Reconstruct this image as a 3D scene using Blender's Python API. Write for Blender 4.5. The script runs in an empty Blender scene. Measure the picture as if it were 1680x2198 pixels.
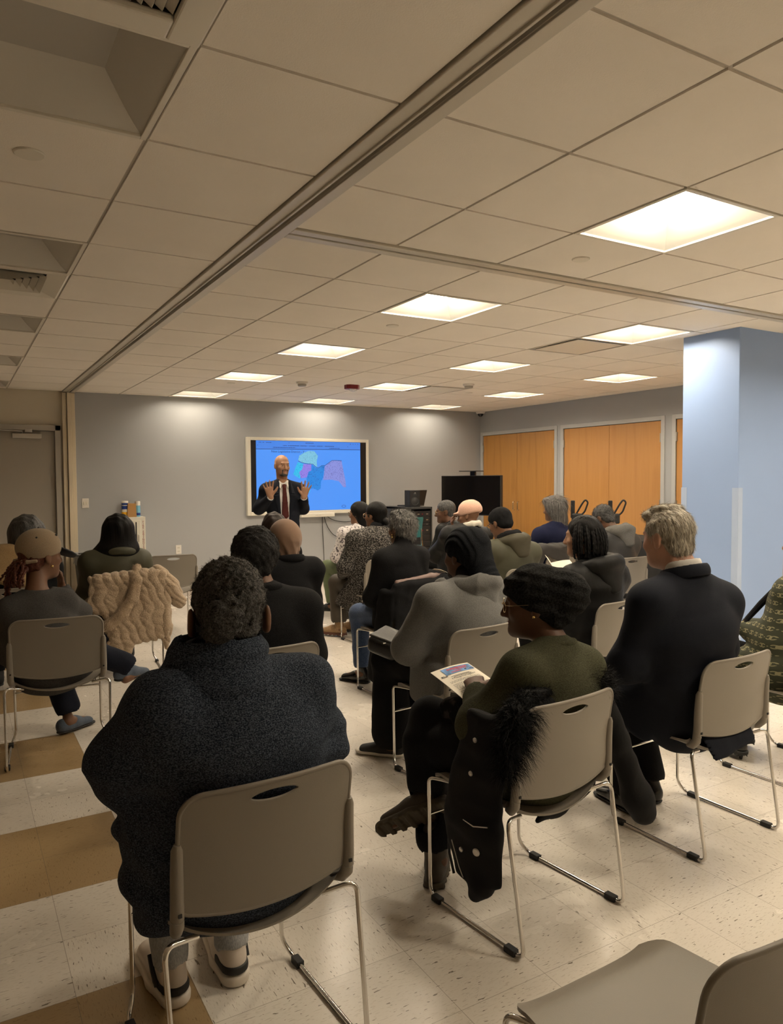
import bpy, bmesh, math, random
import numpy as np
from mathutils import Vector, Matrix
random.seed(7)
RNG = np.random.default_rng(5)
SC = bpy.context.scene
COL = SC.collection
PI = math.pi

# ------------------------------------------------------------------ objects
def link(o, parent=None):
    COL.objects.link(o)
    if parent is not None:
        o.parent = parent
    return o

def tag(o, label, cat=None, group=None, kind=None):
    if label: o['label'] = label
    if cat: o['category'] = cat
    if group: o['group'] = group
    if kind: o['kind'] = kind
    return o

def empty(name, loc=(0, 0, 0), yaw=0.0, label=None, cat=None, group=None):
    o = bpy.data.objects.new(name, None)
    o.empty_display_size = 0.1
    COL.objects.link(o)
    o.location = loc
    o.rotation_euler = (0, 0, yaw)
    return tag(o, label, cat, group)

def mesh_obj(name, me, mats, parent=None, smooth=True):
    if not isinstance(mats, (list, tuple)): mats = [mats]
    for m in mats: me.materials.append(m)
    if smooth is True:
        me.polygons.foreach_set('use_smooth', [True] * len(me.polygons))
    elif smooth:
        me.polygons.foreach_set('use_smooth', [True] * len(me.polygons))
        me.set_sharp_from_angle(angle=math.radians(smooth))
    return link(bpy.data.objects.new(name, me), parent)

def bm_obj(name, bm, mats, parent=None, smooth=35):
    me = bpy.data.meshes.new(name)
    bmesh.ops.recalc_face_normals(bm, faces=bm.faces[:])
    bm.to_mesh(me); bm.free()
    return mesh_obj(name, me, mats, parent, smooth)

def copy_tree(o, parent=None):
    c = o.copy(); COL.objects.link(c)
    if parent is not None: c.parent = parent
    for ch in list(o.children):
        copy_tree(ch, c)
    return c

# ------------------------------------------------------------------ bmesh shapes
def box(bm, lo, hi, bev=0.0, mat=0, M=None):
    lo, hi = Vector(lo), Vector(hi)
    c = (lo + hi) / 2; s = hi - lo
    r = bmesh.ops.create_cube(bm, size=1.0)
    vs = r['verts']
    for v in vs:
        v.co = Vector((v.co.x * s.x, v.co.y * s.y, v.co.z * s.z)) + c
    fs = set(f for v in vs for f in v.link_faces)
    if bev > 0:
        es = list(set(e for v in vs for e in v.link_edges))
        r2 = bmesh.ops.bevel(bm, geom=es, offset=bev, segments=2, profile=0.5, affect='EDGES')
        fs = set(r2['faces']) | set(f for f in fs if f.is_valid)
        vs = list(set(v for f in fs for v in f.verts))
    for f in fs: f.material_index = mat
    if M is not None:
        for v in vs: v.co = M @ v.co
    return vs

def tube(bm, pts, r, seg=10, mat=0, cap=True, closed=False, rs=None):
    pts = [Vector(p) for p in pts]
    n = len(pts)
    T = []
    for i in range(n):
        if closed: t = pts[(i + 1) % n] - pts[i - 1]
        else: t = pts[min(i + 1, n - 1)] - pts[max(i - 1, 0)]
        T.append(t.normalized())
    up = Vector((0, 0, 1)) if abs(T[0].z) < 0.9 else Vector((1, 0, 0))
    N = (up - T[0] * up.dot(T[0])).normalized()
    rings = []
    for i in range(n):
        N = (N - T[i] * N.dot(T[i]))
        if N.length < 1e-6: N = T[i].orthogonal()
        N.normalize()
        B = T[i].cross(N)
        rr = rs[i] if rs else r
        rings.append([bm.verts.new(pts[i] + (N * math.cos(a) + B * math.sin(a)) * rr)
                      for a in [2 * PI * k / seg for k in range(seg)]])
    m = n if closed else n - 1
    for i in range(m):
        A, B2 = rings[i], rings[(i + 1) % n]
        for k in range(seg):
            f = bm.faces.new((A[k], A[(k + 1) % seg], B2[(k + 1) % seg], B2[k]))
            f.material_index = mat
    if cap and not closed:
        bm.faces.new(rings[0][::-1]).material_index = mat
        bm.faces.new(rings[-1]).material_index = mat

def round_path(pts, rad=0.02, n=5):
    """polyline with rounded corners"""
    pts = [Vector(p) for p in pts]
    out = [pts[0]]
    for i in range(1, len(pts) - 1):
        a, b, c = pts[i - 1], pts[i], pts[i + 1]
        d1, d2 = (a - b), (c - b)
        r = min(rad, d1.length * 0.48, d2.length * 0.48)
        p1, p2 = b + d1.normalized() * r, b + d2.normalized() * r
        for k in range(n + 1):
            t = k / n
            out.append(p1 * (1 - t) ** 2 + b * 2 * t * (1 - t) + p2 * t * t)
    out.append(pts[-1])
    return out

def lathe(bm, prof, c=(0, 0, 0), seg=24, mat=0, M=None):
    c = Vector(c); rings = []
    for r, z in prof:
        if r < 1e-6: rings.append([bm.verts.new(c + Vector((0, 0, z)))])
        else: rings.append([bm.verts.new(c + Vector((r * math.cos(2 * PI * k / seg), r * math.sin(2 * PI * k / seg), z))) for k in range(seg)])
    for A, B in zip(rings[:-1], rings[1:]):
        for k in range(seg):
            k2 = (k + 1) % seg
            if len(A) == 1 and len(B) == 1: continue
            if len(A) == 1: f = bm.faces.new((A[0], B[k2], B[k]))
            elif len(B) == 1: f = bm.faces.new((A[k], A[k2], B[0]))
            else: f = bm.faces.new((A[k], A[k2], B[k2], B[k]))
            f.material_index = mat
    if M is not None:
        for R in rings:
            for v in R: v.co = M @ v.co

def prism(bm, poly, z0, z1, mat=0, M=None):
    a = [bm.verts.new(Vector((x, y, z0))) for x, y in poly]
    b = [bm.verts.new(Vector((x, y, z1))) for x, y in poly]
    n = len(poly)
    fs = [bm.faces.new(a[::-1]), bm.faces.new(b)]
    for k in range(n):
        fs.append(bm.faces.new((a[k], a[(k + 1) % n], b[(k + 1) % n], b[k])))
    for f in fs: f.material_index = mat
    if M is not None:
        for v in a + b: v.co = M @ v.co

def text_mesh(txt, size, align='LEFT', ext=0.0005, spacing=1.0):
    cu = bpy.data.curves.new('lettering', 'FONT')
    cu.body = txt; cu.size = size; cu.align_x = align; cu.extrude = ext
    cu.space_character = spacing; cu.resolution_u = 2
    o = bpy.data.objects.new('lettering', cu); COL.objects.link(o)
    dg = bpy.context.evaluated_depsgraph_get()
    me = bpy.data.meshes.new_from_object(o.evaluated_get(dg))
    bpy.data.objects.remove(o); bpy.data.curves.remove(cu)
    return me

# ------------------------------------------------------------------ materials
def _nt(name):
    m = bpy.data.materials.new(name); m.use_nodes = True
    nt = m.node_tree
    return m, nt, nt.nodes['Principled BSDF']

def srgb(r, g, b):
    f = lambda c: (c / 12.92) if c <= 0.04045 else ((c + 0.055) / 1.055) ** 2.4
    return (f(r / 255), f(g / 255), f(b / 255), 1)

def setin(b, k, v):
    if k in b.inputs: b.inputs[k].default_value = v

def plain(name, col, rough=0.5, metal=0.0, spec=0.5, bump=0.0, bscale=200, var=0.0, vscale=8, emit=None, es=0.0, alpha=None, coat=0.0):
    m, nt, b = _nt(name)
    setin(b, 'Base Color', col); setin(b, 'Roughness', rough); setin(b, 'Metallic', metal)
    setin(b, 'Specular IOR Level', spec); setin(b, 'Coat Weight', coat)
    N, L = nt.nodes, nt.links
    if emit:
        setin(b, 'Emission Color', emit); setin(b, 'Emission Strength', es)
    if bump or var:
        tc = N.new('ShaderNodeTexCoord')
    if var:
        n = N.new('ShaderNodeTexNoise'); n.inputs['Scale'].default_value = vscale; n.inputs['Detail'].default_value = 4
        L.new(tc.outputs['Object'], n.inputs['Vector'])
        mp = N.new('ShaderNodeMapRange'); mp.inputs[1].default_value = 0.3; mp.inputs[2].default_value = 0.7
        mp.inputs[3].default_value = 1 - var; mp.inputs[4].default_value = 1 + var
        L.new(n.outputs['Fac'], mp.inputs[0])
        mx = N.new('ShaderNodeVectorMath'); mx.operation = 'SCALE'; mx.inputs[0].default_value = col[:3]
        L.new(mp.outputs[0], mx.inputs['Scale']); L.new(mx.outputs[0], b.inputs['Base Color'])
    if bump:
        n2 = N.new('ShaderNodeTexNoise'); n2.inputs['Scale'].default_value = bscale; n2.inputs['Detail'].default_value = 3
        L.new(tc.outputs['Object'], n2.inputs['Vector'])
        bp = N.new('ShaderNodeBump'); bp.inputs['Strength'].default_value = bump; bp.inputs['Distance'].default_value = 0.004
        L.new(n2.outputs['Fac'], bp.inputs['Height']); L.new(bp.outputs[0], b.inputs['Normal'])
    return m

def fabric(name, c1, c2=None, scale=(260, 260, 260), bump=0.6, rough=0.9, dist=0.004, sheen=0.15, lo=0.4, hi=0.6, detail=2):
    """woven / knitted cloth: two-tone fleck noise and bump"""
    c2 = c2 or tuple(x * 0.7 for x in c1[:3]) + (1,)
    m, nt, b = _nt(name); N, L = nt.nodes, nt.links
    setin(b, 'Roughness', rough); setin(b, 'Specular IOR Level', 0.12)
    setin(b, 'Sheen Weight', sheen if max(c1[:3]) > .1 else 0.0); setin(b, 'Sheen Roughness', 0.6)
    tc = N.new('ShaderNodeTexCoord'); mp = N.new('ShaderNodeMapping'); mp.inputs['Scale'].default_value = scale
    L.new(tc.outputs['Object'], mp.inputs[0])
    n = N.new('ShaderNodeTexNoise'); n.inputs['Scale'].default_value = 1.0; n.inputs['Detail'].default_value = detail
    L.new(mp.outputs[0], n.inputs['Vector'])
    r = N.new('ShaderNodeMapRange'); r.inputs[1].default_value = lo; r.inputs[2].default_value = hi
    L.new(n.outputs['Fac'], r.inputs[0])
    mx = N.new('ShaderNodeMix'); mx.data_type = 'RGBA'
    L.new(r.outputs[0], mx.inputs[0]); mx.inputs[6].default_value = c1; mx.inputs[7].default_value = c2
    L.new(mx.outputs[2], b.inputs['Base Color'])
    bp = N.new('ShaderNodeBump'); bp.inputs['Strength'].default_value = bump; bp.inputs['Distance'].default_value = dist
    L.new(n.outputs['Fac'], bp.inputs['Height']); L.new(bp.outputs[0], b.inputs['Normal'])
    return m

def hairmat(name, c1, c2, stretch=(160, 160, 7), bump=0.8, rough=0.45, dist=0.006, spec=0.35):
    m, nt, b = _nt(name); N, L = nt.nodes, nt.links
    setin(b, 'Roughness', rough); setin(b, 'Specular IOR Level', spec)
    tc = N.new('ShaderNodeTexCoord'); mp = N.new('ShaderNodeMapping'); mp.inputs['Scale'].default_value = stretch
    L.new(tc.outputs['Object'], mp.inputs[0])
    n = N.new('ShaderNodeTexNoise'); n.inputs['Scale'].default_value = 1.0; n.inputs['Detail'].default_value = 3
    n.inputs['Distortion'].default_value = 0.6
    L.new(mp.outputs[0], n.inputs['Vector'])
    r = N.new('ShaderNodeMapRange'); r.inputs[1].default_value = 0.35; r.inputs[2].default_value = 0.65
    L.new(n.outputs['Fac'], r.inputs[0])
    mx = N.new('ShaderNodeMix'); mx.data_type = 'RGBA'
    L.new(r.outputs[0], mx.inputs[0]); mx.inputs[6].default_value = c1; mx.inputs[7].default_value = c2
    L.new(mx.outputs[2], b.inputs['Base Color'])
    bp = N.new('ShaderNodeBump'); bp.inputs['Strength'].default_value = bump; bp.inputs['Distance'].default_value = dist
    L.new(n.outputs['Fac'], bp.inputs['Height']); L.new(bp.outputs[0], b.inputs['Normal'])
    return m

def ribbed(name, c1, axis_scale, c2=None, rough=0.9, bump=0.8, kind='BANDS', direction='X', dist=0.006):
    m, nt, b = _nt(name); N, L = nt.nodes, nt.links
    c2 = c2 or tuple(x * 0.45 for x in c1[:3]) + (1,)
    setin(b, 'Roughness', rough); setin(b, 'Specular IOR Level', 0.1)
    tc = N.new('ShaderNodeTexCoord')
    w = N.new('ShaderNodeTexWave'); w.wave_type = kind
    if kind == 'BANDS': w.bands_direction = direction
    w.inputs['Scale'].default_value = axis_scale; w.inputs['Distortion'].default_value = 0.6; w.inputs['Detail'].default_value = 1
    w.inputs['Detail Scale'].default_value = 2.0
    L.new(tc.outputs['Object'], w.inputs['Vector'])
    mx = N.new('ShaderNodeMix'); mx.data_type = 'RGBA'
    L.new(w.outputs['Fac'], mx.inputs[0]); mx.inputs[6].default_value = c2; mx.inputs[7].default_value = c1
    L.new(mx.outputs[2], b.inputs['Base Color'])
    bp = N.new('ShaderNodeBump'); bp.inputs['Strength'].default_value = bump; bp.inputs['Distance'].default_value = dist
    L.new(w.outputs['Fac'], bp.inputs['Height']); L.new(bp.outputs[0], b.inputs['Normal'])
    return m

def skin(name, col):
    m, nt, b = _nt(name); N, L = nt.nodes, nt.links
    setin(b, 'Roughness', 0.5); setin(b, 'Specular IOR Level', 0.35)
    tc = N.new('ShaderNodeTexCoord')
    n = N.new('ShaderNodeTexNoise'); n.inputs['Scale'].default_value = 35; n.inputs['Detail'].default_value = 4
    L.new(tc.outputs['Object'], n.inputs['Vector'])
    mx = N.new('ShaderNodeMix'); mx.data_type = 'RGBA'
    L.new(n.outputs['Fac'], mx.inputs[0])
    mx.inputs[6].default_value = tuple(x * 0.88 for x in col[:3]) + (1,)
    mx.inputs[7].default_value = tuple(min(1, x * 1.12) for x in col[:3]) + (1,)
    L.new(mx.outputs[2], b.inputs['Base Color'])
    return m

# ------------------------------------------------------------------ signed-distance modelling
def smin(a, b, k):
    if k <= 0: return np.minimum(a, b)
    h = np.maximum(k - np.abs(a - b), 0) / k
    return np.minimum(a, b) - h * h * k * 0.25

def V3(p): return np.asarray(p, np.float32)

class Field:
    def __init__(s, lo, hi, h):
        s.h = h; s.lo = V3(lo) - 2 * h
        s.n = np.ceil((V3(hi) + 2 * h - s.lo) / h).astype(int) + 1
        s.D = np.full(s.n, 0.2, np.float32)
        s.ax = [s.lo[i] + h * np.arange(s.n[i], dtype=np.float32) for i in range(3)]
    def sl(s, lo, hi, pad):
        a = np.clip(np.floor((V3(lo) - pad - s.lo) / s.h).astype(int), 0, s.n)
        b = np.clip(np.ceil((V3(hi) + pad - s.lo) / s.h).astype(int) + 1, 0, s.n)
        if np.any(b <= a): return None, None
        sl = tuple(slice(a[i], b[i]) for i in range(3))
        return sl, (s.ax[0][sl[0]][:, None, None], s.ax[1][sl[1]][None, :, None], s.ax[2][sl[2]][None, None, :])
    def op(s, prim, k=0.02, mode='add'):
        f, lo, hi = prim
        sl, P = s.sl(lo, hi, max(k, 4 * s.h) + (0.02 if mode == 'add' else 0))
        if sl is None: return s
        d = f(*P)
        if mode == 'add': s.D[sl] = smin(s.D[sl], d, k)
        elif mode == 'sub': s.D[sl] = -smin(-s.D[sl], d, k)
        return s
    def add(s, prims, k=0.02):
        for p in (prims if isinstance(prims, list) else [prims]): s.op(p, k)
        return s
    def sub(s, prims, k=0.005):
        for p in (prims if isinstance(prims, list) else [prims]): s.op(p, k, 'sub')
        return s
    def keep(s, pt, nrm, k=0.004):
        """keep only the half space on the side of nrm"""
        nrm = V3(nrm); nrm = nrm / np.linalg.norm(nrm); pt = V3(pt)
        x, y, z = s.ax[0][:, None, None], s.ax[1][None, :, None], s.ax[2][None, None, :]
        d = -((x - pt[0]) * nrm[0] + (y - pt[1]) * nrm[1] + (z - pt[2]) * nrm[2])
        s.D = -smin(-s.D, -d.astype(np.float32), k)
        return s
    def displace(s, fn, band=0.05, lo=None, hi=None):
        m = np.argwhere(np.abs(s.D) < band)
        P = s.lo + m.astype(np.float32) * s.h
        v = fn(P[:, 0], P[:, 1], P[:, 2]).astype(np.float32)
        s.D[m[:, 0], m[:, 1], m[:, 2]] += v
        return s
    def mesh(s, name):
        D, h = s.D, s.h
        for a in range(3):        # closed at the borders
            ix = [slice(None)] * 3
            ix[a] = 0; D[tuple(ix)] = np.maximum(D[tuple(ix)], 1e-3)
            ix[a] = -1; D[tuple(ix)] = np.maximum(D[tuple(ix)], 1e-3)
        S = D < 0
        nx, ny, nz = D.shape
        cnt = np.zeros((nx - 1, ny - 1, nz - 1), np.int8)
        C8 = [(i, j, k) for i in (0, 1) for j in (0, 1) for k in (0, 1)]
        for i, j, k in C8: cnt += S[i:nx - 1 + i, j:ny - 1 + j, k:nz - 1 + k]
        act = (cnt > 0) & (cnt < 8)
        idx = np.argwhere(act)
        ids = np.full(act.shape, -1, np.int32); ids[act] = np.arange(len(idx))
        acc = np.zeros((len(idx), 3), np.float32); num = np.zeros(len(idx), np.float32)
        val = {c: D[idx[:, 0] + c[0], idx[:, 1] + c[1], idx[:, 2] + c[2]] for c in C8}
        for c in C8:
            for a in range(3):
                if c[a]: continue
                e = list(c); e[a] = 1; e = tuple(e)
                v0, v1 = val[c], val[e]
                m = (v0 < 0) != (v1 < 0)
                t = v0[m] / (v0[m] - v1[m])
                p = np.tile(np.array(c, np.float32), (m.sum(), 1)); p[:, a] += t
                acc[m] += p; num[m] += 1
        V = s.lo + (idx + acc / num[:, None]) * h
        quads = []
        for a in range(3):
            b, c = (a + 1) % 3, (a + 2) % 3
            lo_ = [slice(None)] * 3; hi_ = [slice(None)] * 3
            lo_[a] = slice(0, -1); hi_[a] = slice(1, None)
            s0, s1 = S[tuple(lo_)], S[tuple(hi_)]
            ch = np.argwhere(s0 != s1)
            ok = (ch[:, b] > 0) & (ch[:, c] > 0) & (ch[:, b] < D.shape[b] - 1) & (ch[:, c] < D.shape[c] - 1)
            ch = ch[ok]
            flip = s0[ch[:, 0], ch[:, 1], ch[:, 2]]
            def g(db, dc):
                q = ch.copy(); q[:, b] += db; q[:, c] += dc
                return ids[q[:, 0], q[:, 1], q[:, 2]]
            Q = np.stack([g(-1, -1), g(0, -1), g(0, 0), g(-1, 0)], 1)
            Q[~flip] = Q[~flip][:, ::-1]
            quads.append(Q)
        Q = np.concatenate(quads)
        # light Laplacian smoothing evens out the grid steps
        E = np.concatenate([Q[:, [0, 1]], Q[:, [1, 2]], Q[:, [2, 3]], Q[:, [3, 0]]])
        deg = np.bincount(E.ravel(), minlength=len(V)).astype(np.float32)[:, None]
        for it in range(getattr(s, 'smooth', 2)):
            A = np.zeros_like(V)
            for cc in range(3):
                A[:, cc] = np.bincount(E[:, 0], V[E[:, 1], cc], len(V)) + np.bincount(E[:, 1], V[E[:, 0], cc], len(V))
            V = V * 0.4 + 0.6 * A / np.maximum(deg, 1)
        return raw_mesh(name, V, Q)

def raw_mesh(name, V, Q):
    me = bpy.data.meshes.new(name)
    n = Q.shape[1]
    me.vertices.add(len(V)); me.vertices.foreach_set('co', np.ascontiguousarray(V, np.float32).ravel())
    me.loops.add(Q.size); me.loops.foreach_set('vertex_index', np.ascontiguousarray(Q, np.int32).ravel())
    me.polygons.add(len(Q)); me.polygons.foreach_set('loop_start', np.arange(0, Q.size, n, dtype=np.int32))
    me.update(calc_edges=True); me.validate()
    return me

def cap_(a, b, r1, r2=None):
    r2 = r1 if r2 is None else r2
    a, b = V3(a), V3(b); ab = b - a; L2 = float(ab @ ab) + 1e-9; R = max(r1, r2)
    def f(x, y, z):
        t = np.clip(((x - a[0]) * ab[0] + (y - a[1]) * ab[1] + (z - a[2]) * ab[2]) / L2, 0, 1)
        return np.sqrt((x - a[0] - t * ab[0]) ** 2 + (y - a[1] - t * ab[1]) ** 2 + (z - a[2] - t * ab[2]) ** 2) - (r1 + (r2 - r1) * t)
    return f, np.minimum(a, b) - R, np.maximum(a, b) + R

def chain(pts, rs):
    return [cap_(pts[i], pts[i + 1], rs[i], rs[i + 1]) for i in range(len(pts) - 1)]

def ell(c, r, M=None):
    c, r = V3(c), V3(r); M = np.eye(3, dtype=np.float32) if M is None else np.asarray(M, np.float32)
    m = float(r.max()) if M is not None else r
    e = np.abs(M) @ r
    def f(x, y, z):
        q = [(x - c[0]) * M[0, i] + (y - c[1]) * M[1, i] + (z - c[2]) * M[2, i] for i in range(3)]
        k0 = np.sqrt((q[0] / r[0]) ** 2 + (q[1] / r[1]) ** 2 + (q[2] / r[2]) ** 2)
        k1 = np.sqrt((q[0] / r[0] ** 2) ** 2 + (q[1] / r[1] ** 2) ** 2 + (q[2] / r[2] ** 2) ** 2)
        return k0 * (k0 - 1) / np.maximum(k1, 1e-5)
    return f, c - e, c + e

def slab(a, b, wd1, wd2, X=(1, 0, 0)):
    """tapered bar of elliptic section, X = lateral axis"""
    a, b, X = V3(a), V3(b), V3(X); ab = b - a; L = float(np.linalg.norm(ab)) + 1e-9; T = ab / L
    X = X - T * (X @ T); X = X / np.linalg.norm(X); N = np.cross(X, T)
    w1, d1 = wd1; w2, d2 = wd2; R = max(w1, w2, d1, d2)
    def f(x, y, z):
        px, py, pz = x - a[0], y - a[1], z - a[2]
        t0 = (px * T[0] + py * T[1] + pz * T[2]) / L
        t = np.clip(t0, 0, 1)
        w = w1 + (w2 - w1) * t; d = d1 + (d2 - d1) * t; m = np.minimum(w, d)
        u = px * X[0] + py * X[1] + pz * X[2]; v = px * N[0] + py * N[1] + pz * N[2]; s = (t0 - t) * L
        k = np.sqrt((u / w) ** 2 + (v / d) ** 2 + (s / m) ** 2)
        g = np.sqrt((u / w ** 2) ** 2 + (v / d ** 2) ** 2 + (s / m ** 2) ** 2)
        return k * (k - 1) / np.maximum(g, 1e-5)
    return f, np.minimum(a, b) - R, np.maximum(a, b) + R

def rbox(c, half, r=0.01, M=None):
    c, half = V3(c), V3(half); M = np.eye(3, dtype=np.float32) if M is None else np.asarray(M, np.float32)
    e = np.abs(M) @ half
    def f(x, y, z):
        q = [np.abs((x - c[0]) * M[0, i] + (y - c[1]) * M[1, i] + (z - c[2]) * M[2, i]) - (half[i] - r) for i in range(3)]
        o = np.sqrt(sum(np.maximum(v, 0) ** 2 for v in q))
        return o + np.minimum(np.maximum(np.maximum(q[0], q[1]), q[2]), 0) - r
    return f, c - e, c + e

def ring(c, rx, ry, r, M=None, rz=None):
    """closed elliptic ring of round section"""
    c = V3(c); M = np.eye(3, dtype=np.float32) if M is None else np.asarray(M, np.float32)
    rz = rz or r
    e = np.abs(M) @ V3((rx + r, ry + r, rz))
    def f(x, y, z):
        q = [(x - c[0]) * M[0, i] + (y - c[1]) * M[1, i] + (z - c[2]) * M[2, i] for i in range(3)]
        k = np.sqrt((q[0] / rx) ** 2 + (q[1] / ry) ** 2)
        g = np.sqrt((q[0] / rx ** 2) ** 2 + (q[1] / ry ** 2) ** 2)
        d = k * (k - 1) / np.maximum(g, 1e-4)
        return (np.sqrt((d / r) ** 2 + (q[2] / rz) ** 2) - 1) * min(r, rz)
    return f, c - e, c + e

def bounds(prims):
    lo = np.min([p[1] for p in prims], 0); hi = np.max([p[2] for p in prims], 0)
    return lo, hi

def blob(prims, h, k=0.02, subs=(), fn=None, keeps=(), ks=0.005, smooth=2, name='m'):
    lo, hi = bounds(prims)
    F = Field(lo - 0.02, hi + 0.02, h); F.smooth = smooth
    F.add(prims, k)
    if subs: F.sub(list(subs), ks)
    for kp in keeps: F.keep(*kp)
    if fn: F.displace(fn)
    return F.mesh(name)

def folds(amp, f=14.0, seed=0, stretch=(1, 1, 1)):
    """cloth creases: broad undulation plus sharper ridges in a few directions"""
    r = np.random.default_rng(seed)
    ks = [r.normal(size=3) * np.array(stretch) for _ in range(6)]
    ks = [k / np.linalg.norm(k) * f * (0.7 + 1.5 * i / 5) for i, k in enumerate(ks)]
    ph = r.uniform(0, 6.28, 12)
    def fn(x, y, z):
        wx = 1.2 * np.sin(7 * y + 9 * z + ph[6]); wy = 1.2 * np.sin(8 * x - 6 * z + ph[7]); wz = .9 * np.sin(15 * x + 11 * y - 13 * z + ph[8])
        m = .55 + .45 * np.sin(9 * x + 7 * y + 8 * z + ph[9])
        v = 0
        for i, k in enumerate(ks):
            s = np.sin(k[0] * x + k[1] * y + k[2] * z + ph[i] + (wx, wy, wz)[i % 3])
            v = v + ((np.abs(s) ** .8 - .62) * 1.7 * m if i >= 2 else s * .8)
        return amp * v / 2.6
    return fn

def bumps(amp, f, seed=0):
    r = np.random.default_rng(seed)
    ks = r.normal(size=(7, 3)); ks = ks / np.linalg.norm(ks, axis=1)[:, None] * f * r.uniform(0.7, 1.4, (7, 1))
    ph = r.uniform(0, 6.28, 7)
    def fn(x, y, z):
        return amp * sum(np.sin(k[0] * x + k[1] * y + k[2] * z + p) for k, p in zip(ks, ph)) / 3
    return fn

def strands(me, n, length, width, seed=0, droop=0.3, mat=0, curl=0.0, sel=None, seg=3, bias=None, flow=None, lift=.25, jit=.22):
    """ribbons growing from a mesh's surface; returns V,Q arrays"""
    r = np.random.default_rng(seed)
    nv = len(me.vertices)
    co = np.empty(nv * 3, np.float32); me.vertices.foreach_get('co', co); co = co.reshape(-1, 3)
    no = np.empty(nv * 3, np.float32); me.vertices.foreach_get('normal', no); no = no.reshape(-1, 3)
    pool = np.arange(nv) if sel is None else np.nonzero(sel(co, no))[0]
    pk = r.choice(pool, n)
    P, Nn = co[pk], no[pk]
    d = Nn + r.normal(size=(n, 3)) * 0.55
    if flow is not None:
        tv = flow(P); tv = tv - Nn * np.sum(tv * Nn, 1)[:, None]; tv /= np.linalg.norm(tv, axis=1)[:, None] + 1e-6
        d = tv + lift * Nn + r.normal(size=(n, 3)) * jit
    if bias is not None: d = d + np.array(bias)
    d /= np.linalg.norm(d, axis=1)[:, None]
    L = length * r.uniform(0.5, 1.3, n)[:, None]
    side = np.cross(d, r.normal(size=(n, 3)) if flow is None else Nn + .4 * r.normal(size=(n, 3))); side /= np.linalg.norm(side, axis=1)[:, None]
    V = []; pts = P - d * 0.003
    cdir = np.cross(d, side)
    for i in range(seg + 1):
        t = i / seg
        w = width * (1 - 0.85 * t)
        q = P + d * L * t + np.array([0, 0, -1]) * droop * L * t * t + (cdir * np.sin(t * 5) + side * np.cos(t * 4)) * curl * L * t
        V.append(q - side * w); V.append(q + side * w)
    V = np.stack(V, 1)
    k = 2 * (seg + 1)
    base = (np.arange(n) * k)[:, None]
    Q = np.concatenate([base + np.array([[2 * i, 2 * i + 1, 2 * i + 3, 2 * i + 2]]) for i in range(seg)])
    return V.reshape(-1, 3), Q

def with_strands(me, *a, **kw):
    V2, Q2 = strands(me, *a, **kw)
    nv = len(me.vertices)
    co = np.empty(nv * 3, np.float32); me.vertices.foreach_get('co', co)
    q = np.empty(len(me.loops), np.int32); me.loops.foreach_get('vertex_index', q)
    return raw_mesh(me.name, np.concatenate([co.reshape(-1, 3), V2]), np.concatenate([q.reshape(-1, 4), Q2 + nv]))
# ------------------------------------------------------------------ camera
cam_d = bpy.data.cameras.new('camera')
cam_d.sensor_fit = 'HORIZONTAL'; cam_d.sensor_width = 36.0
cam_d.lens = 36.0 * 1596.3 / 1680.0
cam_d.clip_start = 0.02; cam_d.clip_end = 100
cam = bpy.data.objects.new('camera', cam_d); COL.objects.link(cam)
def _cam():
    yaw, pitch, roll = 0.5310, -0.0433, -0.0060
    cy, sy, cp, sp, cr, sr = math.cos(yaw), math.sin(yaw), math.cos(pitch), math.sin(pitch), math.cos(roll), math.sin(roll)
    f = Vector((sy * cp, cy * cp, sp)); r = Vector((cy, -sy, 0)); u = r.cross(f)
    r2 = r * cr + u * sr; u2 = u * cr - r * sr
    M = Matrix(((r2.x, u2.x, -f.x, 0), (r2.y, u2.y, -f.y, 0), (r2.z, u2.z, -f.z, 1.4758), (0, 0, 0, 1)))
    cam.matrix_world = M
_cam()
SC.camera = cam
SC.view_settings.view_transform = 'Standard'; SC.view_settings.look = 'None'
SC.view_settings.gamma = 1.0; SC.view_settings.use_curve_mapping = False
SC.view_settings.exposure = 1.42
SC.cycles.use_denoising = True
SC.cycles.max_bounces = 8; SC.cycles.diffuse_bounces = 5
SC.cycles.sample_clamp_indirect = 6.0
w = bpy.data.worlds.new('world'); SC.world = w; w.use_nodes = True
w.node_tree.nodes['Background'].inputs[0].default_value = (0.0, 0.0, 0.0, 1)
w.node_tree.nodes['Background'].inputs[1].default_value = 0.0

H = 2.59
X0, X1, Y0, Y1 = -3.2, 7.6, -2.6, 10.0
PITCH = 0.6096
GX, GY = 1.2389, 1.3209          # ceiling grid origin (right section)
LX = 0.571                        # last grid line of the left section
TX, TY = 1.25, 3.15               # partition tracks

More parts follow.
